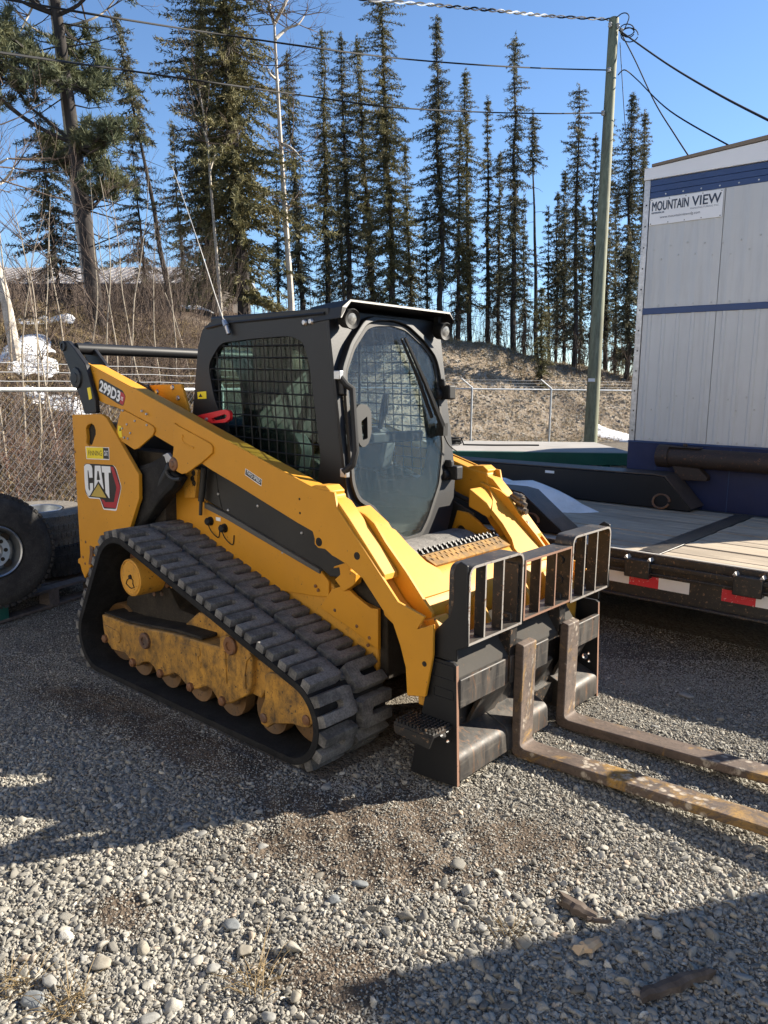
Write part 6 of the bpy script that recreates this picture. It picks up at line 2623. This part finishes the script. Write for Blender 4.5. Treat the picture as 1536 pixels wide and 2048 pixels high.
def conifer(name, label, base, top, width, crown0, dens, mat_, seed, cat='tree', group='spruce trees on the bank', sz=.17, ragged=.35, lean_top=0.0, wr=None, shape=.75, per=5, dead=True):
    rng = np.random.default_rng(seed)
    base = np.array(base, float); top = np.array(top, float)
    H = np.linalg.norm(top - base)
    t = thing(name, label, cat, tuple(base), group)

    def axis(u):
        p = base + (top - base) * u[:, None] if hasattr(u, '__len__') else base + (top - base) * u
        return p
    b = MB()
    r0 = wr if wr else max(.05, H * .0105)
    k = 9
    wob = rng.normal(0, H * .0035, (k, 2)); wob[0] = 0
    pts = []
    for i in range(k):
        u = i / (k - 1)
        p = axis(u)
        pts.append((p[0] + wob[i, 0], p[1] + wob[i, 1], p[2]))
    b.tube(pts, [r0 * (1 - .93 * i / (k - 1)) for i in range(k)], 8)
    # dead lower twigs
    nb = 0
    if dead:
        nb = int(26 * min(1.0, dens + .3))
        for i in range(nb):
            u = rng.uniform(.06, max(.12, crown0 + .12))
            a = rng.uniform(0, 6.28)
            p = Vector(axis(u)); L = width * rng.uniform(.2, .55)
            d = Vector((math.cos(a), math.sin(a), rng.uniform(-.45, .15)))
            m = p + d * L * .55
            b.tube([p, m, p + d * L + Vector((0, 0, -.18 * L))], [.014, .009, .004], 3, caps=False)
    trunk = b.build('trunk', M_bark, t, recalc=False)
    leaf = Leaf()
    # branches
    step = .13 / max(.55, dens)
    us = np.arange(crown0, .992, step / H)
    bs = MB()
    Cs = []; Ds = []; Sz = []
    side_ph = rng.uniform(0, 6.28)
    gaps = vnoise(us * H * 1.1, us * 0 + seed, seed)
    for i, u in enumerate(us):
        f = (u - crown0) / (1 - crown0)
        prof = ((1 - f) ** shape * .9 + .10) * min(1.0, .62 + f * 1.5)
        prof *= (.50 + .95 * gaps[i])
        nbr = rng.integers(3, 7)
        a0 = rng.uniform(0, 6.28)
        p = axis(u)
        for j in range(nbr):
            if rng.random() < ragged * .38 + max(0, .30 - f) * 1.1:
                continue
            a = a0 + j * 6.283 / nbr + rng.normal(0, .5)
            L = max(.10, width * .5 * prof * rng.uniform(1 - ragged * 1.5, 1 + ragged * .8) * (1 + .35 * math.sin(a * 2 + side_ph + u * 9)))
            up = .35 * f - .22 + rng.normal(0, .12)
            d0 = np.array([math.cos(a), math.sin(a), up])
            nn = max(2, int(L / (sz * .62)))
            for q in range(nn + 1):
                s = (q + .35) / (nn + .6)
                c = p + d0 * L * s + np.array([0, 0, -.30 * L * s * s + .16 * L * s ** 4])
                Cs.append(c); Ds.append(np.array([d0[0], d0[1], up * .5])); Sz.append(sz * (1.05 - .35 * s) * (1.0 - .35 * f))
            if L > .35 and (i % 2 == 0):
                e = p + d0 * L + np.array([0, 0, -.16 * L])
                bs.tube([Vector(p), Vector(p + d0 * L * .5 + np.array([0, 0, -.075 * L])), Vector(e)], [.016, .010, .004], 3, caps=False)
    # pointed leader
    for u in np.linspace(.94, 1.0, 7):
        Cs.append(axis(u)); Ds.append(np.array([0, 0, 1.0])); Sz.append(sz * .6)
    sprays(leaf, np.array(Cs), np.array(Ds), np.array(Sz), rng, per=per)
    me = leaf.mesh('crown', mat_, tuple(base))
    put('crown', me, t, tuple(base))
    if bs.v:
        bs.build('branches', M_bark, t, recalc=False)['kind'] = 'stuff'
    return t


def on_hill(px_base, depth):
    """Foot of a tree: under its trunk on the bank surface."""
    s = (px_base - 768) / 1545.0 * depth
    return yard(depth, s, float(hill_h(depth, s)) - .05)


# name, foot x / tip position in the photograph, metres away, crown width, crown start, density, olive?
SPRUCES = [
    ('small', 135, (92, 225), 22, 2.1, .12, .75, 0, 'pale sparse spruce just left of the big pine trunk'),
    ('lean', 352, (254, 100), 24, 1.05, .55, .95, 0, 'leaning spruce with a long bare trunk right of the big pine'),
    ('thin', 305, (272, 285), 26, 1.9, .10, .55, 0, 'open dark spruce standing in front of the leaning bare trunk'),
    ('thin', 382, (352, 288), 26, 1.35, .10, .60, 0, 'short narrow spruce alone in the gap left of the dense tall spruce'),
    ('thin', 415, (402, 455), 28, .9, .15, .50, 0, 'smallest spruce at the left foot of the dense tall spruce'),
    ('big', 492, (452, -70), 22, 3.2, .02, 1.25, 1, 'widest dense spruce rising out of the picture behind the cab'),
    ('big', 432, (412, 60), 23.5, 2.2, .05, .85, 0, 'dark companion spruce at the left shoulder of the widest spruce'),
    ('mid', 606, (574, 170), 27, 1.55, .06, .85, 0, 'dark spruce directly right of the white forked birch'),
    ('mid', 655, (640, 130), 29, 1.6, .05, .85, 1, 'spruce with a brown tinged tip, second right of the birch'),
    ('mid', 700, (676, 138), 28, 1.65, .05, .85, 0, 'spruce with a club shaped top, third right of the birch'),
    ('mid', 745, (706, 143), 28.5, 1.9, .03, .90, 1, 'olive spruce with a bent thin tip left of the tallest middle spruce'),
    ('mid', 783, (750, 58), 26, 2.2, .03, 1.0, 1, 'tallest middle spruce whose tip stands free above its neighbours'),
    ('thin', 690, (664, 300), 31, 1.0, .10, .5, 0, 'thin grey spruce crowded between the middle spruces'),
    ('mid', 876, (856, 108), 27, 1.75, .12, .95, 0, 'tall spire spruce standing alone right of the bright sky gap'),
    ('mid', 932, (912, 200), 29, 1.35, .08, .80, 1, 'spruce close on the right of the lone spire spruce'),
    ('mid', 908, (906, 285), 28, 1.35, .05, .80, 1, 'shorter spruce tucked between the spire spruce and its neighbour'),
    ('thin', 967, (956, 245), 30, 1.1, .10, .60, 0, 'slim spruce with a sparse whip like top'),
    ('mid', 988, (983, 345), 30, 1.2, .06, .80, 0, 'short dark spruce left of the ragged tall one'),
    ('mid', 1018, (1005, 140), 28, 1.45, .10, .80, 0, 'ragged tall spruce with a thin dead stick beside its top'),
    ('lean', 1064, (1043, 272), 28, .75, .72, .8, 0, 'bare slanted trunk with only a tuft of needles on top'),
    ('thin', 1088, (1080, 440), 29, 1.4, .12, .50, 0, 'low open spruce right of the bare slanted trunk'),
    ('thin', 1102, (1098, 415), 30, .75, .10, .8, 0, 'very narrow short spruce left of the tufted one'),
    ('mid', 1118, (1110, 378), 29, .95, .06, .9, 0, 'narrow dark column spruce near the pole'),
    ('mid', 1138, (1128, 226), 28, 1.35, .06, .75, 0, 'tufted spruce, tallest of those left of the utility pole'),
    ('thin', 1172, (1165, 312), 30, 1.05, .06, .60, 0, 'pale sparse spruce second from the utility pole'),
    ('mid', 1200, (1190, 258), 30, 1.05, .06, .75, 0, 'slim spruce touching the left edge of the utility pole'),
    ('mid', 1242, (1232, 240), 28, 1.45, .03, 1.05, 0, 'dense dark spruce directly right of the utility pole'),
    ('thin', 1268, (1257, 270), 28.5, 1.25, .03, .85, 1, 'spruce beside the trailer corner with a thin bare tip'),
    ('thin', 848, (842, 430), 27, 1.0, .05, .42, 0, 'wispy young spruce low in the bright sky gap'),
    ('mid', 1076, (1074, 590), 25, 1.0, .0, .9, 1, 'small bushy olive spruce low on the bank'),
    ('mid', 820, (800, 330), 30, 1.3, .03, .8, 1, 'short spruce filling the right flank of the tallest middle spruce'),
    ('thin', 1040, (1032, 420), 32, 1.0, .05, .6, 0, 'thin spruce behind the bare slanted trunk'),
    ('thin', 1220, (1212, 420), 32, 1.1, .0, .8, 0, 'short dark spruce hidden mostly behind the utility pole'),
    ('thin', 1150, (1149, 440), 33, 1.1, .0, .7, 0, 'short spruce between the tufted spruce and the pale one'),
    ('thin', 560, (552, 330), 30, 1.4, .0, .7, 0, 'dark spruce behind the white trunk of the birch'),
]
for i, (kind, pxb, (tx, ty), dep, wdt, c0, den, ol, lab) in enumerate(SPRUCES):
    if pxb > 590:
        dep += 2.5
    wdt *= 1.18
    c0 = min(.8, c0 + .06)
    base = on_hill(pxb, dep)
    sT = (tx - 768) / 1545.0 * dep
    # height of the tip from its elevation above the horizon
    hz = 772 + (tx - 768) * .0117
    zt = CAM_POS.z + (hz - ty) / 1545.0 * dep * 1.012
    top = yard(dep + .2, sT * .985, zt)
    big = kind == 'big'
    conifer('spruce_tree', lab, base, top, wdt, c0, den, M_spruce_olive if ol else M_spruce, 100 + i, sz=.19 if big else .16, ragged=.42 if kind in ('thin', 'lean') else .34, shape=.36 if big else (.46 if kind == 'mid' else .62), wr=None if not big else .19, per=13 if big else 12)


def px3(px, py, d):
    """Position d metres away seen at a place in the photograph (used for trees with traced limbs)."""
    s = (px - 768) / 1545.0 * d
    hz = 772 + (px - 768) * .0117
    return yard(d, s, CAM_POS.z + (hz - py) / 1545.0 * d * 1.01)


# big pine with separate needle clumps
PD = 17.0
rng = np.random.default_rng(77)
pbase = on_hill(205, PD)
PINE = thing('pine_tree', 'big dark pine with a thick bare trunk and separate needle clumps', 'tree', tuple(pbase))
b = MB()
tr = [pbase] + [px3(x, y, PD) for x, y in ((203, 640), (197, 560), (188, 440), (178, 330), (167, 210), (158, 110), (148, 20), (140, -80), (132, -190))]
b.tube(smooth_path(tr, 3), [max(.05, .185 - .0048 * i) for i in range(28)], 14)
b.build('trunk', M_bark, PINE)
CL = [(60, 25, 30), (45, 55, 20), (100, 45, 24), (215, 15, 30), (245, 40, 24), (190, 55, 22), (90, 0, 26), (230, -25, 30), (120, -60, 36), (180, -70, 36), (70, -50, 30), (56, 130, 22), (20, 150, 17), (84, 162, 22), (62, 190, 24), (6, 212, 20), (97, 212, 24), (30, 240, 18), (75, 232, 18), (120, 195, 16), (205, 205, 24), (232, 212, 24), (165, 215, 22), (195, 150, 18), (215, 235, 16), (238, 300, 20), (215, 318, 18), (240, 325, 18), (195, 328, 15), (150, 325, 16), (132, 335, 14), (236, 372, 18), (213, 340, 14), (243, 392, 15), (225, 412, 18), (150, 362, 12), (-25, 195, 26), (-20, 120, 22)]
bb = MB()
leaf = Leaf()
for (x, y, r) in CL:
    dd = PD + rng.uniform(-1.3, 1.1)
    c = px3(x, y, dd)
    # limb from the trunk, rising outwards
    ty = y + abs(x - 165) * rng.uniform(.25, .75) - 10
    tt = min(range(len(tr)), key=lambda k: abs((772 - (tr[k].z - CAM_POS.z) / PD * 1545) - ty))
    p0 = tr[tt]
    m1 = p0.lerp(c, .45) + Vector((0, 0, -.12 + rng.uniform(-.1, .1)))
    m2 = p0.lerp(c, .8) + Vector((rng.uniform(-.06, .06), 0, -.10))
    bb.tube(smooth_path([p0, m1, m2, c], 3), [.045 - .0034 * i for i in range(10)], 5, caps=False)
    rr = r * 1.35 / 1545 * dd
    for q in range(int(9 + r * .55)):
        e = np.array(c) + rng.normal(0, .68, 3) * rr * np.array([1.2, 1.2, .75])
        bb.tube([c, Vector(e) + Vector((0, 0, -.05)), Vector(e)], [.012, .008, .004], 3, caps=False)
        n = int(rng.integers(7, 18))
        dirs = nrm(rng.normal(0, 1, (n, 3)) + np.array([0, 0, .25]))
        C = e[None, :] + dirs * (rr * .22 * rng.uniform(.2, 1.0, (n, 1))) * np.array([[1, 1, .8]])
        sprays(leaf, C, dirs + np.array([0, 0, .35]), .13, rng, per=8, hang=-.15, spread=.6, wide=.15)
for k in range(34):
    u = rng.uniform(.08, .72)
    i0 = int(u * (len(tr) - 1)); p0 = tr[i0].lerp(tr[i0 + 1], u * (len(tr) - 1) - i0)
    sgn = 1 if rng.random() > .45 else -1
    L = rng.uniform(.5, 1.7)
    d = (S_DIR * sgn + F_DIR * rng.uniform(-.7, .7) + Vector((0, 0, rng.uniform(-.35, .35))))
    bb.tube([p0, p0 + d * L * .5 + Vector((0, 0, -.06)), p0 + d * L], [.018, .012, .004], 4, caps=False)
bb.build('branches', M_bark, PINE, recalc=False)['kind'] = 'stuff'
put('crown', leaf.mesh('crown', M_pine, tuple(pbase)), PINE, tuple(pbase))


def twiggy(b, p, d, L, r, depth, rng, spread=.6, kids=3, seg=4, gnarl=.18):
    """Recursive bare branching."""
    q = p; pts = [p]
    dd = d.normalized()
    for i in range(3):
        dd = (dd + Vector((rng.uniform(-1, 1), rng.uniform(-1, 1), rng.uniform(-.6, 1))) * gnarl).normalized()
        q = q + dd * L / 3
        pts.append(q)
    b.tube(pts, [r, r * .82, r * .65, r * .48], seg, caps=False)
    if depth <= 0:
        return
    for k in range(kids):
        t = rng.uniform(.35, 1.0)
        i = min(2, int(t * 3))
        o = pts[i].lerp(pts[i + 1], t * 3 - i)
        e = (dd + Vector((rng.uniform(-1, 1), rng.uniform(-1, 1), rng.uniform(-.5, .9))) * spread).normalized()
        twiggy(b, o, e, L * rng.uniform(.45, .75), r * .50, depth - 1, rng, spread, kids, 3, gnarl)


def birch(label, pts_px, dep, r0, limbs, seed, mat_=None, foot=None, kids=3):
    rng = random.Random(seed)
    P = [px3(x, y, dep) for x, y in pts_px]
    base = on_hill(foot if foot else pts_px[0][0], dep)
    P = [Vector((base.x, base.y, base.z))] + P
    t = thing('birch_tree', label, 'tree', tuple(base), 'pale barked bare trees')
    b = MB()
    W = smooth_path(P, 3)
    n = len(W)
    b.tube(W, [r0 * (1 - .72 * i / (n - 1)) for i in range(n)], 10)
    for L in limbs:
        Q = [px3(x, y, dep + rng.uniform(-.3, .3)) for x, y in L]
        r = r0 * .48
        b.tube(smooth_path(Q, 3), [r * (1 - .75 * i / (3 * (len(Q) - 1))) for i in range(3 * (len(Q) - 1) + 1)], 7)
    b.build('trunk', mat_ or M_birch, t, recalc=False)
    b = MB()
    for L in limbs + [pts_px[len(pts_px) // 2:]]:
        for (x, y) in L[1:]:
            for k in range(kids):
                o = px3(x, y, dep)
                a = rng.uniform(0, 6.28)
                twiggy(b, o, Vector((math.cos(a), math.sin(a), rng.uniform(-.2, .7))), rng.uniform(.5, 1.15), .014, 2, rng, .8, 3, 4)
    b.build('twigs', M_twig, t, recalc=False)['kind'] = 'stuff'
    return t


birch('tall white birch with a forked bare crown behind the cab', [(583, 615), (577, 520), (571, 420), (564, 300), (559, 200), (556, 125)], 22, .10, [[(556, 125), (549, 105), (545, 88), (520, 70), (490, 62)], [(556, 125), (575, 92), (592, 62), (603, 30), (618, -10), (630, -60)], [(558, 150), (580, 132), (600, 125), (612, 110)], [(565, 330), (582, 335), (595, 345), (610, 360)], [(574, 450), (583, 440), (590, 428)], [(562, 220), (548, 210), (540, 195)]], 5)
birch('thin pale aspen left of the widest spruce', [(446, 620), (440, 520), (432, 400), (428, 320), (414, 230)], 21, .055, [[(430, 340), (420, 300), (405, 275), (395, 215)], [(431, 380), (445, 340), (460, 330)]], 6, M_bark_pale)
birch('white birch trunk at the left edge above the snow', [(30, 620), (14, 540), (3, 470), (-8, 400), (-20, 250)], 14, .105, [[(0, 440), (20, 405), (40, 395), (60, 372)], [(-6, 380), (20, 370), (50, 355)], [(-10, 330), (10, 300)]], 7, foot=42)
birch('white stem showing beside the top of the big pine', [(172, 420), (160, 250), (150, 120), (140, 40), (134, -30)], 17.9, .07, [[(135, 60), (105, 110), (80, 150)], [(150, 150), (110, 130), (60, 80)], [(160, 130), (210, 120), (250, 100), (280, 60)]], 8, foot=190)

# saplings behind the fence on the left
SAP = [(12, 10.2, 2.4, 'slanting cream sapling nearest the left edge behind the fence'), (48, 11.0, 3.4, 'straight cream sapling second from the left edge'), (62, 9.8, 3.2, 'crooked sapling beside the straight one at the left'), (98, 12.0, 3.0, 'pale sapling rising through the snow patch'), (118, 11.2, 3.8, 'tall thin sapling just left of the black link'), (150, 13.0, 3.4, 'forked sapling crossing the snow behind the black link'), (222, 12.6, 3.9, 'bent sapling above the cross tube'), (240, 13.8, 3.2, 'upright sapling behind the model number'), (268, 14.4, 4.0, 'curved sapling under the leaning spruce'), (300, 13.6, 3.6, 'pale sapling in the middle of the brown brush'), (326, 15.0, 3.2, 'thin sapling close to the aerial'), (355, 15.8, 3.0, 'low forked sapling left of the cab roof'), (30, 13.2, 4.2, 'tall sapling between the white trunk and the snow'), (185, 14.6, 3.4, 'sapling leaning against the big pine trunk'), (385, 16.5, 2.6, 'short sapling by the rear corner of the cab')]
for i, (px, dep, h, lab) in enumerate(SAP):
    rng_ = random.Random(300 + i)
    base = on_hill(px, dep)
    t = thing('sapling', lab, 'sapling', tuple(base), 'bare saplings behind the fence')
    b = MB()
    p = base; pts = [p]
    d = (Vector((0, 0, 1)) + S_DIR * rng_.uniform(-.16, .16)).normalized()
    for k in range(7):
        d = (d + S_DIR * rng_.uniform(-.13, .13) + F_DIR * rng_.uniform(-.1, .1)).normalized()
        p = p + d * h / 7
        pts.append(p)
    b.tube(smooth_path(pts, 2), [.019 * (1 - .8 * k / 14) for k in range(15)], 6)
    b.build('stem', M_sapling, t, recalc=False)
    b = MB()
    for k in range(13):
        j = rng_.randint(2, 6)
        a = rng_.uniform(0, 6.28)
        twiggy(b, pts[j], Vector((math.cos(a), math.sin(a), .9)), h * rng_.uniform(.12, .26), .006, 1, rng_, .6, 3, 3)
    b.build('twigs', M_twig, t, recalc=False)['kind'] = 'stuff'


def brush(name, label, spots, mat_, seed, hgt, nst, group, kind=None, thick=.006, dpt=2):
    for i, (px, dep, sc) in enumerate(spots):
        rng_ = random.Random(seed + i)
        base = on_hill(px, dep)
        b = MB()
        for k in range(nst):
            a = rng_.uniform(0, 6.28)
            q = base + Vector((math.cos(a), math.sin(a), 0)) * rng_.uniform(0, .45) * sc
            twiggy(b, q, Vector((math.cos(a) * .45, math.sin(a) * .45, 1)), hgt * sc * rng_.uniform(.5, .8), thick, dpt, rng_, .55, 3, 3, .12)
        o = b.build(name, mat_, None, recalc=False)
        tag(o, label if isinstance(label, str) else label[i], 'shrub', group)


brush('bare_shrub', ['round grey bare shrub behind the cab roof corner', 'dense grey shrub left of the round one', 'brown shrub at the foot of the big pine', 'grey shrub beneath the leaning spruce', 'shrub below the shed roof near the white trunk', 'low shrub behind the cross tube', 'tangled shrub on the bank left of the snow', 'shrub in front of the small spruces'],
      [(385, 18, 1.5), (335, 17.5, 1.45), (215, 16.5, .75), (290, 17.5, .9), (70, 19, .8), (255, 14.5, .6), (20, 16, .7), (360, 16, .7)], M_twig, 500, 1.45, 46, 'bare shrubs on the left bank', thick=.0048)
brush('willow_shrub', ['reddish willow twigs at the left edge behind the tyres', 'reddish twigs beside the white trunk low behind the fence', 'red brown twigs between the tyres and the rear panel'],
      [(15, 9.2, .8), (60, 10.4, .9), (105, 10.8, .7)], M_twig_red, 560, .9, 14, 'red twigged willows at the fence', thick=.005)
brush('bare_shrub', ['brown twig shrub right of the cab at the wood edge', 'tall brown twig shrub under the ragged spruce', 'reddish twig shrub left of the utility pole', 'reddish twig shrub right of the utility pole', 'twig shrub below the bare slanted trunk', 'twig shrub under the lone spire spruce', 'twig shrub by the trailer corner', 'brown twigs over the cab roof'],
      [(905, 30, 1.0), (1010, 30, 1.1), (1145, 29.5, 1.2), (1225, 29.5, 1.3), (1065, 29.5, 1.0), (945, 31, 1.1), (1262, 30, 1.2), (735, 29, 1.4)], M_twig, 600, 1.5, 22, 'bare shrubs along the wood edge', thick=.009)

# far brush and slim dead stems filling the wood floor: one mass
rng_ = random.Random(9)
b = MB()
for i in range(520):
    px = rng_.uniform(-60, 1300)
    dep = rng_.uniform(30, 38) if px > 560 else rng_.uniform(17, 32)
    p = on_hill(px, dep)
    h = rng_.uniform(.8, 3.6) if px > 560 else rng_.uniform(.3, .9)
    d = Vector((rng_.uniform(-.2, .2), rng_.uniform(-.2, .2), 1))
    b.tube([p, p + d * h * .5 + Vector((rng_.uniform(-.1, .1), 0, 0)), p + d * h], [.017, .012, .005], 3, caps=False)
    for k in range(4):
        t = rng_.uniform(.3, .95)
        a = rng_.uniform(0, 6.28)
        q = p + d * h * t
        b.tube([q, q + Vector((math.cos(a), math.sin(a), rng_.uniform(-.1, .8))) * h * rng_.uniform(.12, .3)], [.008, .003], 3, caps=False)
for i in range(900):
    px = rng_.uniform(-60, 440)
    dep = rng_.uniform(8.2, 18)
    s_ = (px - 768) / 1545 * dep
    if dep < fence_d(s_) + .3 or math.hypot(dep - 14.2, (s_ + 6.4) * 1.3) < 1.5:
        continue
    p = on_hill(px, dep)
    h = rng_.uniform(.35, 1.15)
    d = Vector((rng_.uniform(-.5, .5), rng_.uniform(-.5, .5), 1))
    b.tube([p, p + d * h * .5 + Vector((rng_.uniform(-.1, .1), 0, 0)), p + d * h], [.008, .006, .003], 3, caps=False)
    for k in range(5):
        t = rng_.uniform(.25, .95)
        a = rng_.uniform(0, 6.28)
        q = p + d * h * t
        b.tube([q, q + Vector((math.cos(a), math.sin(a), rng_.uniform(-.3, .8))) * h * rng_.uniform(.15, .4)], [.005, .002], 3, caps=False)
o = b.build('wood_undergrowth', M_twig, None, recalc=False)
o['kind'] = 'stuff'
# dead grass and litter on the bank behind the fence
rng = np.random.default_rng(31)
leaf = Leaf()
n = 22000
px = np.concatenate([rng.uniform(-40, 430, n // 2), rng.uniform(860, 1290, n // 2)])
dep = np.concatenate([rng.uniform(8.0, 19, n // 2), rng.uniform(23.5, 33, n // 2)])
s = (px - 768) / 1545 * dep
keep = dep > fence_d(s) + .25
px, dep, s = px[keep], dep[keep], s[keep]
x = CAM_POS.x + F_DIR.x * dep + S_DIR.x * s
y = CAM_POS.y + F_DIR.y * dep + S_DIR.y * s
C = np.stack([x, y, hill_h(dep, s)], -1)
sprays(leaf, C, np.tile(np.array([[0, 0, .9]]), (len(C), 1)), .11, rng, per=4, hang=0, spread=.75, wide=.10)
o = put('dead_grass', leaf.mesh('dead_grass', M_dry_grass, (0, 0, 0)))
o['kind'] = 'stuff'

# ---- dry grass tufts in the gravel
for i, ((x, y), sc, lab) in enumerate(zip([(2.755, -1.919), (2.257, -2.362), (2.444, -2.316), (3.197, -1.247)], (1.0, .8, 1.0, .6), ('straw coloured grass tuft in the middle of the near gravel', 'dry grass tuft at the left edge of the gravel', 'dry grass tuft at the bottom left corner', 'faint dry grass sprig left of the wood scraps'))):
    rng = np.random.default_rng(40 + i)
    b = MB()
    for k in range(int(46 * sc)):
        a = rng.uniform(0, 6.28); L = rng.uniform(.05, .13) * (.6 + .4 * sc)
        q = Vector((x + rng.normal(0, .03 * sc), y + rng.normal(0, .03 * sc), .0))
        d = Vector((math.cos(a), math.sin(a), rng.uniform(.25, 1.1)))
        b.tube([q, q + d * L * .5, q + d * L * .8 + Vector((math.cos(a), math.sin(a), -.6)) * L * .25], [.0013, .0011, .0004], 3, caps=False)
    tag(b.build('grass_tuft', M_dry_grass, None, recalc=False), lab, 'grass tuft', 'dry grass tufts in the gravel')

# ---- larger stones lying on the gravel
STONES = [((462, 1855), 40, 0.55, M_rock_blue, 'flat blue grey stone left of the middle of the near gravel'), ((490, 1905), 34, .8, M_rock_tan, 'squarish pale tan stone above the straw tuft'), ((285, 1900), 30, .8, M_rock_tan, 'rounded tan stone in the lower left gravel'), ((197, 1932), 42, .6, M_rock_tan, 'long pale stone near the left edge'), ((67, 2010), 46, .7, M_rock_blue, 'big dark blue grey stone in the bottom left corner'), ((100, 1966), 34, .75, M_rock_grey, 'grey stone above the bottom left corner stone'), ((300, 2042), 34, .7, M_rock_grey, 'grey stone cut by the bottom edge'), ((427, 1942), 26, .9, M_rock_grey, 'upright oval grey stone below the flat blue one'), ((590, 1998), 26, .8, M_rock_tan, 'brownish tan stone right of the straw tuft'), ((670, 1804), 34, .75, M_rock_blue, 'bluish angular stone at the edge of the brown soil'), ((720, 1770), 32, .7, M_rock_blue, 'dark bluish stone just below the churned soil'), ((535, 2036), 32, .7, M_rock_grey, 'grey round stone at the bottom middle'), ((400, 1672), 26, .7, M_rock_grey, 'grey stone on the shadow edge left of the track'), ((372, 1655), 30, .6, M_rock_blue, 'flat dark stone inside the machine shadow edge'), ((525, 1695), 24, .7, M_rock_grey, 'pale stone just outside the machine shadow'), ((1050, 1892), 36, .9, M_rock_tan, 'pointed tan stone left of the fresh wood chip'), ((958, 1936), 30, .9, M_rock_tan, 'tall pale stone at the edge of the lower shadow'), ((1183, 1985), 28, .8, M_rock_grey, 'grey round stone in the lower shadow left of its twin'), ((1212, 1978), 26, .8, M_rock_grey, 'grey round stone touching the rotten stick end'), ((1233, 2026), 26, .9, M_rock_blue, 'oval stone at the bottom right below the rotten stick'), ((903, 1914), 26, .7, M_rock_tan, 'tan stone where sun meets the lower shadow'), ((1372, 1393), 28, .5, M_rock_grey, 'flat pale stone in the shade behind the tines'), ((1440, 1440), 20, .8, M_rock_tan, 'tan stone beyond the far tine'), ((1308, 1455), 18, .7, M_rock_grey, 'small pale stone just past the far tine heel')]
SPOS = [(2.515, -1.817), (2.635, -1.858), (2.394, -2.059), (2.355, -2.181), (2.356, -2.376), (2.312, -2.308), (2.644, -2.192), (2.625, -1.967), (2.881, -1.879), (2.675, -1.509), (2.677, -1.388), (2.874, -1.974), (2.023, -1.580), (1.935, -1.582), (2.258, -1.470), (3.258, -1.264), (3.203, -1.436), (3.497, -1.300), (3.522, -1.260), (3.582, -1.322), (3.115, -1.454), (2.917, 1.055), (3.163, 0.862), (2.941, 0.538)]
import bmesh
for i, ((pp, wpx, fl, mt, lab), (x, y)) in enumerate(zip(STONES, SPOS)):
    rg = random.Random(800 + i)
    dist = (Vector((x, y, 0)) - CAM_POS).length
    r = wpx / 1545 * dist * .45
    bm = bmesh.new()
    bmesh.ops.create_icosphere(bm, subdivisions=3, radius=1)
    pl = [Vector((rg.uniform(-1, 1), rg.uniform(-1, 1), rg.uniform(-.6, 1))).normalized() for _ in range(6)]
    off = rg.uniform(0, 50)
    for v in bm.verts:
        n = v.co.copy()
        for q in pl:
            e = n.dot(q) - .62
            if e > 0:
                n -= q * e * .85
        k = 1 + .16 * (float(vnoise(n.x * 1.6 + off, n.y * 1.6 + n.z * 1.3, i)) - .5)
        v.co = Vector((n.x * k * 1.15, n.y * k * .82, n.z * k * fl * .62)) * r
    me = bpy.data.meshes.new('stone')
    bm.to_mesh(me); bm.free()
    me.polygons.foreach_set('use_smooth', [True] * len(me.polygons))
    me.materials.append(mt)
    o = put('stone', me, None, (x, y, r * fl * .38), (rg.uniform(-.2, .2), rg.uniform(-.2, .2), rg.uniform(0, 3.1)))
    tag(o, lab, 'stone', 'larger stones lying on the gravel')

# ---- wood scraps
def scrap(name, label, p0, p1, w, h, mat_, seed, z=.012):
    rg = random.Random(seed)
    a = Vector((p0[0], p0[1], z)); c = Vector((p1[0], p1[1], z + rg.uniform(-.004, .012)))
    d = c - a; L = d.length; d.normalize(); n = Vector((-d.y, d.x, 0))
    b = MB()
    k = 9
    rings = []
    for i in range(k):
        t = i / (k - 1)
        ww = w * (.55 + .45 * math.sin(math.pi * min(1, .15 + t * .85))) * rg.uniform(.85, 1.1)
        hh = h * rg.uniform(.8, 1.1)
        p = a + d * L * t + n * rg.uniform(-.004, .004)
        rings.append([p - n * ww * .5, p + n * ww * .5 * rg.uniform(.8, 1), p + n * ww * .38 + Vector((0, 0, hh)), p - n * ww * .1 + Vector((0, 0, hh * 1.15)), p - n * ww * .42 + Vector((0, 0, hh * .8))])
    for i in (0, k - 1):
        for j in range(5):
            rings[i][j] += d * rg.uniform(-.02, .02)
    V = [v for r_ in rings for v in r_]
    F = [(0, 1, 2, 3, 4), tuple((k - 1) * 5 + q for q in (4, 3, 2, 1, 0))]
    for i in range(k - 1):
        for j in range(5):
            F.append((i * 5 + j, i * 5 + (j + 1) % 5, (i + 1) * 5 + (j + 1) % 5, (i + 1) * 5 + j))
    b.add(V, F)
    o = b.build(name, mat_, None, sharp=25)
    tag(o, label, 'wood scrap')
    return o


Q = [(3.243, -1.014), (3.368, -1.018)]
scrap('wood_scrap', 'dark brown split wood lying on the lit gravel', Q[0], Q[1], .055, .022, M_scrap_dark, 1)
Q = [(3.346, -1.044), (3.410, -1.027)]
scrap('wood_scrap', 'thin reddish sliver at the end of the dark split wood', Q[0], Q[1], .022, .010, M_scrap_dark, 2)
Q = [(3.400, -1.186), (3.433, -1.111)]
scrap('wood_scrap', 'small fresh yellow wood chip with splintered end', Q[0], Q[1], .045, .016, M_scrap_pale, 3)
Q = [(3.613, -1.252), (3.732, -1.014)]
scrap('rotten_stick', 'long rotten dark stick lying in the lower right shade', Q[0], Q[1], .042, .022, M_scrap_dark, 4)
